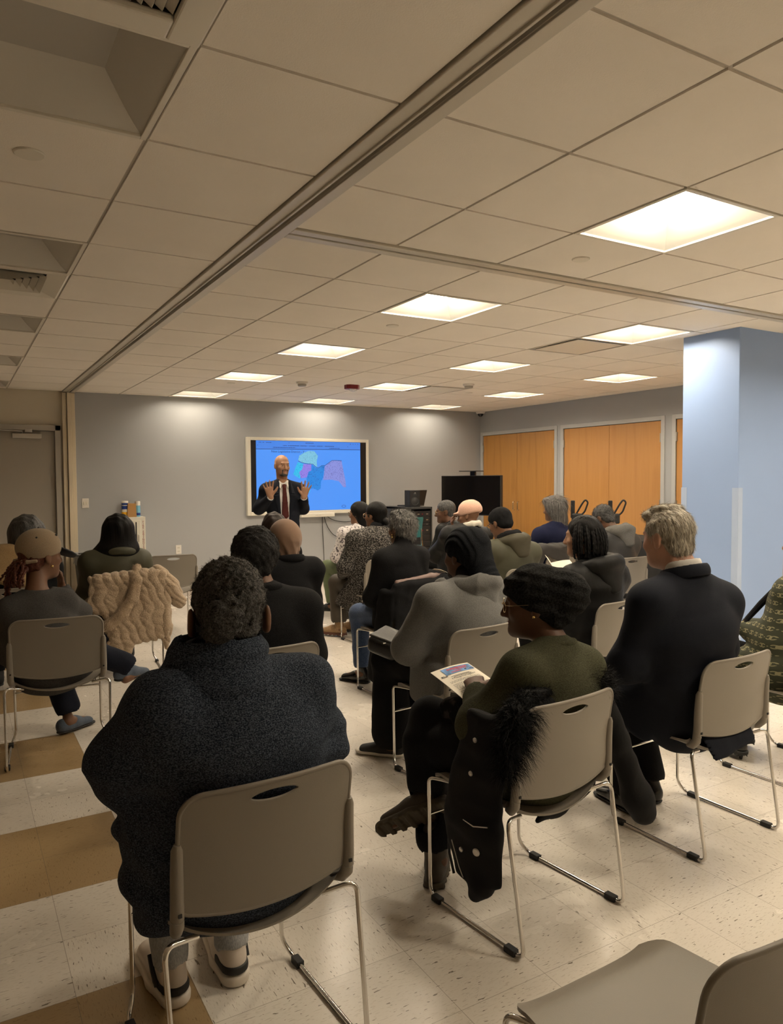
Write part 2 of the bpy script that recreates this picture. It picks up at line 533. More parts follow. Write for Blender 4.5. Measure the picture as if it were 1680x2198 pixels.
# ------------------------------------------------------------------ setting materials
def floor_material():
    m, nt, b = _nt('vinyl_tile'); N, L = nt.nodes, nt.links
    tc = N.new('ShaderNodeTexCoord')
    sep = N.new('ShaderNodeSeparateXYZ'); L.new(tc.outputs['Object'], sep.inputs[0])
    def math_(op, a, bb=None, c=None):
        n = N.new('ShaderNodeMath'); n.operation = op
        for i, v in enumerate((a, bb, c)):
            if v is None: continue
            if isinstance(v, (int, float)): n.inputs[i].default_value = v
            else: L.new(v, n.inputs[i])
        return n.outputs[0]
    T = 0.3048
    u = math_('DIVIDE', math_('SUBTRACT', sep.outputs[0], 0.262), T)
    v = math_('DIVIDE', math_('SUBTRACT', sep.outputs[1], 2.245), T)
    fu, fv = math_('FLOOR', u), math_('FLOOR', v)
    # seams
    def seam(x):
        d = math_('ABSOLUTE', math_('SUBTRACT', math_('FRACT', x), 0.5))
        return math_('GREATER_THAN', d, 0.4968)
    sm = math_('MAXIMUM', seam(u), seam(v))
    # per tile random
    cmb = N.new('ShaderNodeCombineXYZ'); L.new(fu, cmb.inputs[0]); L.new(fv, cmb.inputs[1])
    wn = N.new('ShaderNodeTexWhiteNoise'); wn.noise_dimensions = '2D'; L.new(cmb.outputs[0], wn.inputs['Vector'])
    # tan bands: two rows of four, west of x = 0.57
    row = math_('MODULO', math_('ADD', fv, 402), 4)
    band = math_('MULTIPLY', math_('LESS_THAN', math_('ABSOLUTE', math_('SUBTRACT', row, 0.5)), 1), 1)
    tan = math_('MULTIPLY', band, math_('LESS_THAN', u, 1.005))
    # flecks run along either axis, tile by tile
    odd = math_('GREATER_THAN', wn.outputs['Value'], 0.5)
    m1 = N.new('ShaderNodeMapping'); m1.inputs['Scale'].default_value = (30, 150, 1)
    m2 = N.new('ShaderNodeMapping'); m2.inputs['Scale'].default_value = (150, 30, 1); m2.inputs['Location'].default_value = (3, 7, 0)
    L.new(tc.outputs['Object'], m1.inputs[0]); L.new(tc.outputs['Object'], m2.inputs[0])
    mv = N.new('ShaderNodeMix'); mv.data_type = 'VECTOR'; L.new(odd, mv.inputs[0]); L.new(m1.outputs[0], mv.inputs[4]); L.new(m2.outputs[0], mv.inputs[5])
    def fleck(scale, lo, hi, seed):
        n = N.new('ShaderNodeTexNoise'); n.inputs['Scale'].default_value = scale; n.inputs['Detail'].default_value = 1.5; n.inputs['Distortion'].default_value = 0.5
        ad = N.new('ShaderNodeVectorMath'); ad.operation = 'ADD'; ad.inputs[1].default_value = (seed, seed * 2.3, 0)
        L.new(mv.outputs[1], ad.inputs[0]); L.new(ad.outputs[0], n.inputs['Vector'])
        r = N.new('ShaderNodeMapRange'); r.inputs[1].default_value = lo; r.inputs[2].default_value = hi
        L.new(n.outputs['Fac'], r.inputs[0]); return r.outputs[0]
    dark = fleck(1.0, 0.685, 0.70, 3.0)
    mid = fleck(1.6, 0.58, 0.68, 21.0)
    lite = fleck(2.2, 0.55, 0.70, 55.0)
    def mixc(f, a, bb):
        n = N.new('ShaderNodeMix'); n.data_type = 'RGBA'
        if isinstance(f, (int, float)): n.inputs[0].default_value = f
        else: L.new(f, n.inputs[0])
        for s, v in ((6, a), (7, bb)):
            if isinstance(v, tuple): n.inputs[s].default_value = v
            else: L.new(v, n.inputs[s])
        return n.outputs[2]
    W = (0.68, 0.63, 0.56, 1)
    c = mixc(0.0, W, W)
    c = mixc(math_('MULTIPLY', mid, 0.45), c, (0.42, 0.36, 0.29, 1))
    c = mixc(math_('MULTIPLY', dark, 0.9), c, (0.15, 0.12, 0.09, 1))
    ct = mixc(math_('MULTIPLY', mid, 0.5), (0.36, 0.25, 0.13, 1), (0.25, 0.165, 0.08, 1))
    ct = mixc(math_('MULTIPLY', dark, 0.5), ct, (0.12, 0.075, 0.035, 1))
    c = mixc(tan, c, ct)
    # slight tone change tile to tile
    tone = math_('ADD', math_('MULTIPLY', wn.outputs['Value'], 0.07), 0.965)
    sc = N.new('ShaderNodeVectorMath'); sc.operation = 'SCALE'; L.new(c, sc.inputs[0]); L.new(tone, sc.inputs['Scale'])
    c = mixc(math_('MULTIPLY', sm, 0.55), sc.outputs[0], (0.16, 0.13, 0.10, 1))
    L.new(c, b.inputs['Base Color'])
    n = N.new('ShaderNodeTexNoise'); n.inputs['Scale'].default_value = 3; n.inputs['Detail'].default_value = 4
    L.new(tc.outputs['Object'], n.inputs['Vector'])
    r = N.new('ShaderNodeMapRange'); r.inputs[3].default_value = 0.16; r.inputs[4].default_value = 0.34
    L.new(n.outputs['Fac'], r.inputs[0]); L.new(r.outputs[0], b.inputs['Roughness'])
    setin(b, 'Specular IOR Level', 0.42)
    n3 = N.new('ShaderNodeTexNoise'); n3.inputs['Scale'].default_value = 18; n3.inputs['Detail'].default_value = 3
    L.new(tc.outputs['Object'], n3.inputs['Vector'])
    bp = N.new('ShaderNodeBump'); bp.inputs['Strength'].default_value = 0.08; bp.inputs['Distance'].default_value = 0.01
    L.new(n3.outputs['Fac'], bp.inputs['Height']); L.new(bp.outputs[0], b.inputs['Normal'])
    return m

def wood_material(name, c1, c2, rot=(0, 0, 0)):
    """oak veneer, grain along z"""
    m, nt, b = _nt(name); N, L = nt.nodes, nt.links
    tc = N.new('ShaderNodeTexCoord')
    mp = N.new('ShaderNodeMapping'); mp.inputs['Scale'].default_value = (9, 9, 0.7)
    L.new(tc.outputs['Object'], mp.inputs[0])
    n = N.new('ShaderNodeTexNoise'); n.inputs['Scale'].default_value = 1.0; n.inputs['Detail'].default_value = 5; n.inputs['Distortion'].default_value = 1.0
    L.new(mp.outputs[0], n.inputs['Vector'])
    mu = N.new('ShaderNodeMath'); mu.operation = 'MULTIPLY'; mu.inputs[1].default_value = 9.0; L.new(n.outputs['Fac'], mu.inputs[0])
    si = N.new('ShaderNodeMath'); si.operation = 'SINE'; L.new(mu.outputs[0], si.inputs[0])
    mp2 = N.new('ShaderNodeMapping'); mp2.inputs['Scale'].default_value = (130, 130, 2.2)
    L.new(tc.outputs['Object'], mp2.inputs[0])
    n2 = N.new('ShaderNodeTexNoise'); n2.inputs['Scale'].default_value = 1.0; n2.inputs['Detail'].default_value = 4
    L.new(mp2.outputs[0], n2.inputs['Vector'])
    a1 = N.new('ShaderNodeMapRange'); a1.inputs[1].default_value = -1; a1.inputs[2].default_value = 1; a1.inputs[4].default_value = 0.45
    L.new(si.outputs[0], a1.inputs[0])
    ad = N.new('ShaderNodeMath'); ad.operation = 'ADD'; L.new(a1.outputs[0], ad.inputs[0])
    m5 = N.new('ShaderNodeMath'); m5.operation = 'MULTIPLY'; m5.inputs[1].default_value = 0.7; L.new(n2.outputs['Fac'], m5.inputs[0]); L.new(m5.outputs[0], ad.inputs[1])
    mx = N.new('ShaderNodeMix'); mx.data_type = 'RGBA'; L.new(ad.outputs[0], mx.inputs[0]); mx.inputs[6].default_value = c1; mx.inputs[7].default_value = c2
    L.new(mx.outputs[2], b.inputs['Base Color'])
    setin(b, 'Roughness', 0.38)
    return m

MAT = {}
MAT['floor'] = floor_material()
MAT['tile'] = plain('ceiling_tile', (0.84, 0.79, 0.72, 1), 0.95, spec=0.1, bump=0.25, bscale=260, var=0.02, vscale=3)
MAT['tbar'] = plain('ceiling_grid_metal', (0.50, 0.46, 0.41, 1), 0.6)
MAT['track'] = plain('track_metal', (0.60, 0.56, 0.49, 1), 0.38, metal=0.25)
MAT['black'] = plain('black_void', (0.006, 0.006, 0.007, 1), 0.6)
MAT['wall_grey'] = plain('grey_wall_paint', (0.385, 0.395, 0.41, 1), 0.55, spec=0.3, bump=0.08, bscale=120, var=0.015, vscale=1.5)
MAT['wall_beige'] = plain('beige_wall_paint', (0.58, 0.53, 0.43, 1), 0.6, spec=0.3, bump=0.08, bscale=120)
MAT['wall_blue'] = plain('light_blue_paint', (0.285, 0.40, 0.66, 1), 0.45, spec=0.35, bump=0.06, bscale=90, var=0.015, vscale=2)
MAT['door'] = plain('taupe_door_paint', (0.36, 0.33, 0.285, 1), 0.5)
MAT['doorframe'] = plain('taupe_frame_paint', (0.40, 0.375, 0.33, 1), 0.45)
MAT['jamb'] = plain('cream_jamb', (0.66, 0.58, 0.44, 1), 0.5)
MAT['greyframe'] = plain('grey_frame_paint', (0.46, 0.47, 0.47, 1), 0.45)
MAT['oak'] = wood_material('oak_veneer', srgb(196, 144, 78), srgb(158, 108, 50))
MAT['oak_pale'] = wood_material('oak_veneer_pale', srgb(196, 146, 88), srgb(172, 121, 66))
MAT['base'] = plain('brown_wood_base', srgb(120, 70, 30), 0.5, var=0.15, vscale=12)
MAT['chrome'] = plain('chrome', (0.72, 0.70, 0.67, 1), 0.16, metal=1.0)
MAT['steel'] = plain('brushed_steel', (0.55, 0.53, 0.5, 1), 0.35, metal=1.0)
MAT['white'] = plain('white_plastic', (0.74, 0.71, 0.66, 1), 0.4)
MAT['blackplastic'] = plain('black_plastic', (0.012, 0.012, 0.013, 1), 0.45)
MAT['rubber'] = plain('black_rubber', (0.014, 0.014, 0.014, 1), 0.6)
MAT['lens'] = plain('lit_lens', (0.9, 0.85, 0.75, 1), 0.6, emit=(1.0, 0.86, 0.66, 1), es=34.0)
MAT['diffuser'] = plain('lit_perforated_reflector', (0.30, 0.28, 0.235, 1), 0.6, emit=(1.0, 0.86, 0.63, 1), es=0.20)
MAT['lens_dim'] = plain('dimmed_lens', (0.9, 0.85, 0.75, 1), 0.6, emit=(1.0, 0.86, 0.66, 1), es=15.0)
MAT['unlit'] = plain('unlit_reflector', (0.60, 0.575, 0.53, 1), 0.6)
MAT['unlit_lens'] = plain('unlit_lens', (0.42, 0.40, 0.365, 1), 0.5)
MAT['fixture'] = plain('fixture_white_metal', (0.72, 0.68, 0.60, 1), 0.4)

def struct(o, label=None):
    o['kind'] = 'structure'
    if label: o['label'] = label
    return o

# ------------------------------------------------------------------ floor and walls
bm = bmesh.new(); box(bm, (X0 - .15, Y0 - .15, -0.12), (X1 + .15, Y1 + .15, 0.0))
struct(bm_obj('floor', bm, MAT['floor'], smooth=False), 'cream vinyl tile floor with dark flecks and tan bands')
bm = bmesh.new(); box(bm, (TX + .07, Y1, 0), (X1 + .15, Y1 + .15, H + .3))
struct(bm_obj('wall_back', bm, MAT['wall_grey'], smooth=False), 'grey painted wall behind the presenter')
bm = bmesh.new()      # beige end wall with the door opening
DX0, DX1, DZ = 0.16, 1.085, 2.105
box(bm, (X0 - .15, Y1, 0), (DX0, Y1 + .15, H + .3)); box(bm, (DX1, Y1, 0), (TX + .07, Y1 + .15, H + .3)); box(bm, (DX0, Y1, DZ), (DX1, Y1 + .15, H + .3))
box(bm, (DX0 - .1, Y1 + .12, 0), (DX1 + .1, Y1 + .15, DZ + .1))
struct(bm_obj('wall_back_beige', bm, MAT['wall_beige'], smooth=False), 'beige wall around the taupe door')
bm = bmesh.new(); box(bm, (X0 - .15, Y0, 0), (X0, Y1, H + .3))
struct(bm_obj('wall_left', bm, MAT['wall_beige'], smooth=False))
bm = bmesh.new(); box(bm, (X0 - .15, Y0 - .15, 0), (X1 + .15, Y0, H + .3))
struct(bm_obj('wall_front', bm, MAT['wall_beige'], smooth=False))
# right wall with three closet openings
CL = [(8.205, 9.915), (6.30, 8.02), (4.36, 6.08)]   # door panels, along y
CZ = 2.195
bm = bmesh.new()
ys = [Y0]
for a, b in reversed(CL): ys += [a, b]
ys.append(Y1)
bm.free()
def wseg(lo, hi):
    bm = bmesh.new(); box(bm, lo, hi)
    struct(bm_obj('wall_right', bm, MAT['wall_grey'], smooth=False), 'grey painted wall around the oak closet doors')
for i in range(0, len(ys), 2): wseg((X1, ys[i], 0), (X1 + .15, ys[i + 1], H + .3))
for a, b in CL:
    wseg((X1, a, CZ), (X1 + .15, b, H + .3)); wseg((X1 + .13, a, 0), (X1 + .15, b, CZ))
# blue pillar
CX0, CX1, CY0, CY1 = 5.04, 5.62, 3.475, 3.975
bm = bmesh.new(); box(bm, (CX0, CY0, 0), (CX1, CY1, H + .1), 0.006)
struct(bm_obj('pillar', bm, MAT['wall_blue'], smooth=False), 'light blue square pillar')
cg = plain('clear_corner_guard', (0.42, 0.52, 0.72, 1), 0.18, coat=0.6)
for n, (cx, cy, sx, sy) in enumerate(((CX0, CY0, 1, 1), (CX0, CY1, 1, -1))):
    bm = bmesh.new()
    box(bm, (cx - .003, min(cy - .003 * sy, cy + .05 * sy), 0.02), (cx, max(cy - .003 * sy, cy + .05 * sy), 1.40), 0.001)
    box(bm, (cx - .003, min(cy - .003 * sy, cy), 0.02), (cx + .05, max(cy - .003 * sy, cy), 1.40), 0.001)
    struct(bm_obj('trim_corner_guard', bm, cg, smooth=False), 'clear plastic corner guard on the blue pillar')
# baseboards
for nm, lo, hi in (('baseboard_back', (TX + .07, Y1 - .012, 0), (X1, Y1, .20)), ('baseboard_right', (X1 - .012, Y0, 0), (X1, 4.25, .15)),
                   ('baseboard_left', (X0, Y0, 0), (X0 + .012, Y1, .15))):
    bm = bmesh.new(); box(bm, lo, hi, 0.003); struct(bm_obj(nm, bm, MAT['base'], smooth=False))

# ------------------------------------------------------------------ ceiling
LIGHT_C = [2.763, 4.592, 6.421]
LIGHT_R = [-1.423, 0.406, 2.235, 4.064, 5.893, 7.722, 9.550]
UNLIT_C = [0.266, -1.563]
cells_open = set()
def cell_key(x, y): return (int(x * 4 + 100), int(y * 4 + 100))
for x in LIGHT_C:
    for y in LIGHT_R: cells_open.add(cell_key(x, y))
for x in UNLIT_C:
    for y in LIGHT_R: cells_open.add(cell_key(x, y))
GRILLES = [(0.266, 1.6257), (0.266, 4.674)]
CASS = [(4.592, 4.674), (5.201, 7.722)]
for g in GRILLES + CASS: cells_open.add(cell_key(*g))
bm = bmesh.new(); bm2 = bmesh.new()
g = 0.007
def xcuts(x0, x1, ref):
    a = [x0]; k = math.ceil((x0 - ref) / PITCH + 1e-4)
    while ref + k * PITCH < x1 - 1e-3: a.append(ref + k * PITCH); k += 1
    return a + [x1]
def tile_area(x0, x1, y0, y1, refx):
    xs, ys = xcuts(x0, x1, refx), xcuts(y0, y1, GY)
    for xa, xb in zip(xs[:-1], xs[1:]):
        for ya, yb in zip(ys[:-1], ys[1:]):
            if cell_key((xa + xb) / 2, (ya + yb) / 2) in cells_open: continue
            if xb - xa < 0.03 or yb - ya < 0.03: continue
            c = RNG.uniform(0, 0.0012)
            box(bm, (xa + g, ya + g, H + c), (xb - g, yb - g, H + 0.02))
    for x in xs[1:-1]: box(bm2, (x - .012, y0, H + .008), (x + .012, y1, H + .012))
    for y in ys[1:-1]: box(bm2, (x0, y - .012, H + .0082), (x1, y + .012, H + .0122))
tile_area(TX + .072, X1, TY + .062, Y1, GX)
tile_area(TX + .072, X1, Y0, TY - .062, GX)
tile_area(X0, TX - .072, Y0, Y1, LX)
struct(bm_obj('ceiling', bm, MAT['tile'], smooth=False), 'suspended ceiling of white square tiles')
struct(bm_obj('ceiling_grid', bm2, MAT['tbar'], smooth=False), 'metal grid of the suspended ceiling')
bm = bmesh.new(); box(bm, (X0 - .15, Y0 - .15, H + .30), (X1 + .15, Y1 + .15, H + .4))
struct(bm_obj('ceiling_slab', bm, MAT['black'], smooth=False))
# partition tracks
bm = bmesh.new()
for s in (-1, 1):
    box(bm, (TX + s * .042 - .030, Y0, H - .012), (TX + s * .042 + .030, Y1, H + .05), 0.003)
    box(bm, (TX + s * .018 - .005, Y0, H - .020), (TX + s * .018 + .005, Y1, H + .05), 0.002)
box(bm, (TX - .014, Y0, H + .035), (TX + .014, Y1, H + .05), 0, 1)
struct(bm_obj('trim_partition_track', bm, [MAT['track'], MAT['black']], smooth=False), 'long ceiling track with a dark slot for the folding partition')
bm = bmesh.new()
for s in (-1, 1):
    box(bm, (TX + .074, TY + s * .036 - .026, H - .010), (X1, TY + s * .036 + .026, H + .05), 0.003)
box(bm, (TX + .074, TY - .01, H + .010), (X1, TY + .01, H + .05), 0, 1)
struct(bm_obj('trim_cross_track', bm, [MAT['track'], MAT['black']], smooth=False), 'second ceiling track crossing the room')
# ------------------------------------------------------------------ light fixtures
def make_light(lit):
    t = empty('ceiling_light')
    a, c, d = 0.300, 0.155, 0.115
    bm = bmesh.new()
    for s in (-1, 1):
        box(bm, (s * .294 - .010, -.304, -.004), (s * .294 + .010, .304, .010), 0.002)
        box(bm, (-.284, s * .294 - .010, -.004), (.284, s * .294 + .010, .010), 0.002)
    bm_obj('frame', bm, MAT['fixture'], t, smooth=False)
    # four sloped perforated reflector sides, gently bowed
    bm = bmesh.new(); n = 8
    for q in range(4):
        R = Matrix.Rotation(q * PI / 2, 3, 'Z'); rows = []
        for i in range(n + 1):
            f = i / n
            w_ = 0.286 + (c - 0.286) * f
            z = 0.004 + d * (f ** 1.25)
            rows.append([bm.verts.new(R @ Vector((-w_, -w_, z))), bm.verts.new(R @ Vector((w_, -w_, z)))])
        for A, B in zip(rows[:-1], rows[1:]): bm.faces.new((A[0], A[1], B[1], B[0]))
    bmesh.ops.remove_doubles(bm, verts=bm.verts, dist=1e-4)
    bm_obj('reflector', bm, MAT['diffuser'] if lit else MAT['unlit'], t, smooth=30)
    bm = bmesh.new(); box(bm, (-c - .004, -c - .004, d + .004), (c + .004, c + .004, d + .010))
    bm_obj('lens', bm, MAT['lens'] if lit else MAT['unlit_lens'], t, smooth=False)
    bm = bmesh.new()
    for s in (-1, 1):
        box(bm, (s * .303 - .001, -.304, .002), (s * .303 + .001, .304, .16)); box(bm, (-.304, s * .303 - .001, .002), (.304, s * .303 + .001, .16))
    box(bm, (-.304, -.304, .155), (.304, .304, .16))
    bm_obj('housing', bm, MAT['fixture'], t, smooth=False)
    return t
LROW = {2.235: 'before the cross track', 4.064: 'first beyond the cross track', 5.893: 'second beyond the cross track', 7.722: 'third beyond the cross track', 9.55: 'nearest the back wall',
        0.406: 'behind the viewer', -1.423: 'farthest behind the viewer'}
LCOL = {2.763: 'row beside the long track', 4.592: 'middle row', 6.421: 'row beside the closets'}
lit0 = None
for x in LIGHT_C:
    for y in LIGHT_R:
        if y < 0: continue
        if lit0 is None: o = lit0 = make_light(True)
        else: o = copy_tree(lit0)
        o.location = (x, y, H)
        if y > 9:
            for q in o.children:
                if q.name.startswith('lens'): q.data = q.data.copy(); q.data.materials[0] = MAT['lens_dim']
        tag(o, 'lit square ceiling light, %s, %s' % (LCOL[x], LROW[y]), 'ceiling light', 'lit recessed ceiling lights')
off0 = None
for x in UNLIT_C:
    for y in LIGHT_R:
        if off0 is None: o = off0 = make_light(False)
        else: o = copy_tree(off0)
        o.location = (x, y, H)
        tag(o, 'unlit square ceiling light, %s, %s' % ('row left of the long track' if x > 0 else 'row farthest left', LROW[y].replace('before the cross track', 'nearest, beside the large return grille').replace('first beyond the cross track', 'beside the louvred diffuser')), 'ceiling light', 'unlit recessed ceiling lights')

# ------------------------------------------------------------------ ceiling fittings
def return_grille(x, y):
    t = empty('return_grille', (x, y, H), 0, 'large cream return air grille with slats beside the nearest unlit light', 'air vent')
    bm = bmesh.new()
    for s in (-1, 1):
        box(bm, (s * .262 - .042, -.304, -.012), (s * .262 + .042, .304, .008), 0.006)
        box(bm, (-.22, s * .262 - .042, -.012), (.22, s * .262 + .042, .008), 0.006)
    bm_obj('frame', bm, MAT['fixture'], t, smooth=False)
    M = Matrix.Rotation(math.radians(35), 4, 'Y')
    for k in range(18):
        bm = bmesh.new(); box(bm, (-.011, -.22, -.001), (.011, .22, .001)); 
        for v in bm.verts: v.co = M @ v.co + Vector((-.208 + k * .0245, 0, .012))
        bm_obj('slat', bm, MAT['fixture'], t, smooth=False)
    bm = bmesh.new(); box(bm, (-.3, -.3, .06), (.3, .3, .07)); bm_obj('backing', bm, MAT['black'], t, smooth=False)
return_grille(*GRILLES[0])
def diffuser(x, y):
    t = empty('louvre_diffuser', (x, y, H), 0, 'square cream louvred air diffuser beside an unlit light left of the track', 'air vent')
    bm = bmesh.new()
    def sq(a, b, z0, z1):     # sloped square ring
        A = [Vector((sx * a, sy * a, z0)) for sx, sy in ((-1, -1), (1, -1), (1, 1), (-1, 1))]
        B = [Vector((sx * b, sy * b, z1)) for sx, sy in ((-1, -1), (1, -1), (1, 1), (-1, 1))]
        va, vb = [bm.verts.new(p) for p in A], [bm.verts.new(p) for p in B]
        for k in range(4): bm.faces.new((va[k], va[(k + 1) % 4], vb[(k + 1) % 4], vb[k]))
    sq(.302, .29, 0.0, -.006); sq(.29, .20, -.006, .012)
    bm_obj('frame', bm, MAT['fixture'], t, smooth=False)
    for k in range(5):
        bm = bmesh.new(); a = .20 - k * .037
        sq(a, a - .026, -.004, .022); sq(a - .026, a - .024, .022, .024)
        bm_obj('louvre', bm, MAT['fixture'], t, smooth=False)
    bm = bmesh.new(); box(bm, (-.3, -.3, .07), (.3, .3, .08)); bm_obj('backing', bm, MAT['black'], t, smooth=False)
diffuser(*GRILLES[1])
def panel_diffuser(x, y, lab):
    t = empty('panel_diffuser', (x, y, H), 0, lab, 'air vent', 'flat panel air diffusers')
    bm = bmesh.new(); box(bm, (-.255, -.255, -.006), (.255, .255, .004), 0.004)
    bm_obj('face_panel', bm, MAT['fixture'], t, smooth=False)
    bm = bmesh.new()
    for s in (-1, 1):
        box(bm, (s * .298 - .006, -.304, -.002), (s * .298 + .006, .304, .05)); box(bm, (-.292, s * .298 - .006, -.002), (.292, s * .298 + .006, .05))
    bm_obj('frame', bm, MAT['fixture'], t, smooth=False)
    bm = bmesh.new(); box(bm, (-.295, -.295, .08), (.295, .295, .09)); bm_obj('backing', bm, MAT['black'], t, smooth=False)
panel_diffuser(CASS[0][0], CASS[0][1], 'flat panel air diffuser with dark gap, touching the lit light before the blue pillar')
panel_diffuser(CASS[1][0], CASS[1][1], 'flat panel air diffuser far down the room beside the middle row of lights')
def disc(x, y, lab, r=.045):
    o_bm = bmesh.new(); lathe(o_bm, [(0, -.006), (r * .92, -.006), (r, -.003), (r, .012), (0, .012)], (0, 0, 0), 28)
    o = bm_obj('ceiling_sprinkler_cover', o_bm, MAT['fixture'], None)
    o.location = (x, y, H); tag(o, lab, 'sprinkler cover', 'round ceiling sprinkler covers')
disc(2.774, 2.811, 'round flush sprinkler cover near the nearest lit light')
disc(2.765, 4.679, 'round flush sprinkler cover beyond the cross track')
disc(2.755, 8.284, 'round flush sprinkler cover far down the room by the long track')
disc(0.25, 2.838, 'round flush sprinkler cover beside the nearest unlit light', .05)
disc(5.75, 7.80, 'round flush sprinkler cover far down the room by the closets')
def smoke(x, y, lab):
    t = empty('smoke_detector', (x, y, H), 0, lab, 'smoke detector', 'ceiling smoke detectors')
    bm = bmesh.new(); lathe(bm, [(0, -.022), (.058, -.022), (.066, -.012), (.068, .003), (0, .003)]); bm_obj('base', bm, MAT['white'], t)
    bm = bmesh.new(); lathe(bm, [(0, -.050), (.040, -.050), (.048, -.044), (.050, -.0225), (0, -.0225)]); bm_obj('sensor_head', bm, MAT['unlit_lens'], t)
smoke(3.434, 7.834, 'round white smoke detector to the left of the red fire strobe')
smoke(5.228, 7.10, 'round white smoke detector beside the far flat panel diffuser')
t = empty('ceiling_fire_strobe', (4.068, 7.83, H), 0, 'red fire alarm strobe with clear lens on ceiling', 'fire alarm')
bm = bmesh.new(); prism(bm, [(-.085, -.03), (-.05, -.062), (.05, -.062), (.085, -.03), (.085, .03), (.05, .062), (-.05, .062), (-.085, .03)], -.045, .004)
bm_obj('housing', bm, plain('red_plastic', srgb(120, 18, 24), 0.4), t, smooth=False)
bm = bmesh.new(); bmesh.ops.create_icosphere(bm, subdivisions=2, radius=.045)
for v in bm.verts: v.co = Vector((v.co.x * 1.25 + .015, v.co.y * .8, v.co.z * .7 - .045))
bm_obj('strobe_lens', bm, plain('clear_lens', (0.75, 0.77, 0.82, 1), 0.12, coat=1.0, var=0.3, vscale=60), t, smooth=False)
t = empty('dome_camera', (7.53, 9.90, H), 0, 'white dome security camera in ceiling corner', 'security camera')
bm = bmesh.new(); lathe(bm, [(0, -.035), (.062, -.035), (.075, -.015), (.076, .003), (0, .003)]); bm_obj('housing', bm, MAT['white'], t)
bm = bmesh.new(); lathe(bm, [(0, -.085), (.025, -.078), (.043, -.055), (.048, -.0355), (0, -.0355)]); bm_obj('dome', bm, plain('smoked_dome', (0.02, 0.02, 0.022, 1), 0.1), t)

# ------------------------------------------------------------------ door and jamb at the left
bm = bmesh.new()
box(bm, (DX1 - .005, Y1 - .045, 0), (DX1 + .06, Y1 + .10, DZ + .06), 0.004); box(bm, (DX0 - .06, Y1 - .045, 0), (DX0 + .005, Y1 + .10, DZ + .06), 0.004)
box(bm, (DX0 - .06, Y1 - .045, DZ - .005), (DX1 + .06, Y1 + .10, DZ + .06), 0.004)
struct(bm_obj('trim_door_frame', bm, MAT['doorframe'], smooth=False), 'taupe steel frame around the door')
dr = empty('door_1', ((DX0 + DX1) / 2, Y1 + .02, 0), 0, 'plain taupe door behind the woman in the cap'); dr['kind'] = 'structure'
bm = bmesh.new(); box(bm, (DX0 - (DX0 + DX1) / 2 + .008, 0, .008), (DX1 - (DX0 + DX1) / 2 - .008, .045, DZ - .010), 0.002)
bm_obj('door_leaf', bm, MAT['door'], dr, smooth=False)
cl = empty('door_closer', (0.77, Y1 - .02, 2.03), 0, 'grey door closer at the top of the taupe door', 'door closer')
bm = bmesh.new(); box(bm, (-.16, -.035, -.028), (.16, .038, .028), 0.006); bm_obj('closer_body', bm, MAT['steel'], cl, smooth=False)
bm = bmesh.new(); tube(bm, [(-.05, -.01, .03), (-.05, -.03, .055), (-.42, -.03, .065)], 0.008, 8); box(bm, (-.02, -.03, .045), (.06, -.005, .085), 0.004); bm_obj('closer_arm', bm, MAT['steel'], cl)
bm = bmesh.new()
box(bm, (1.165, Y1 - .075, 0), (1.212, Y1 - .002, H - .022), 0.004); box(bm, (1.218, Y1 - .11, 0), (1.262, Y1 - .002, H - .022), 0.004); box(bm, (1.268, Y1 - .055, 0), (1.312, Y1 - .002, H - .022), 0.004)
struct(bm_obj('trim_partition_jamb', bm, MAT['jamb'], smooth=False), 'cream vertical jamb of the folding partition')

# ------------------------------------------------------------------ closets on the right wall
bm = bmesh.new()
for a, b in CL:
    f = .055
    box(bm, (X1 - .016, a - f, 0), (X1 + .05, a, CZ + f), 0.003); box(bm, (X1 - .016, b, 0), (X1 + .05, b + f, CZ + f), 0.003)
    box(bm, (X1 - .016, a, CZ), (X1 + .05, b, CZ + f), 0.003)
struct(bm_obj('trim_closet_frames', bm, MAT['greyframe'], smooth=False), 'grey frames around the oak closet doors')
names = ['closet in the corner behind the television', 'closet behind the walker', 'closet half hidden by the blue pillar']
for k, (a, b) in enumerate(CL):
    mid = (a + b) / 2
    for s, (ya, yb) in enumerate(((a + .004, mid - .002), (mid + .002, b - .004))):
        t = empty('closet_door', (X1 + .012, (ya + yb) / 2, 0), 0, 'oak veneer door, %s leaf of the %s' % (('nearer', 'farther')[s], names[k]), 'closet door', 'oak closet doors')
        hw = (yb - ya) / 2
        bm = bmesh.new(); box(bm, (-.01, -hw, .012), (.03, hw, CZ - .006), 0.002)
        bm_obj('panel', bm, MAT['oak'] if k == 0 else MAT['oak_pale'], t, smooth=False)
        for z in (.22, 1.15, 1.98):
            bm = bmesh.new(); yy = (-hw + .004) if s == 0 else (hw - .004)
            tube(bm, [(-.022, yy, z - .055), (-.022, yy, z + .055)], 0.009, 8); box(bm, (-.016, yy - .012, z - .055), (-.0102, yy + .012, z + .055))
            bm_obj('hinge', bm, MAT['steel'], t)
        if k == 0 or k == 1:
            yy = (hw - .05) if s == 0 else (-hw + .05)
            bm = bmesh.new(); tube(bm, round_path([(-.010, yy, .99), (-.045, yy, .99), (-.045, yy, 1.12), (-.010, yy, 1.12)], .02), 0.006, 8)
            bm_obj('handle', bm, MAT['chrome'], t)
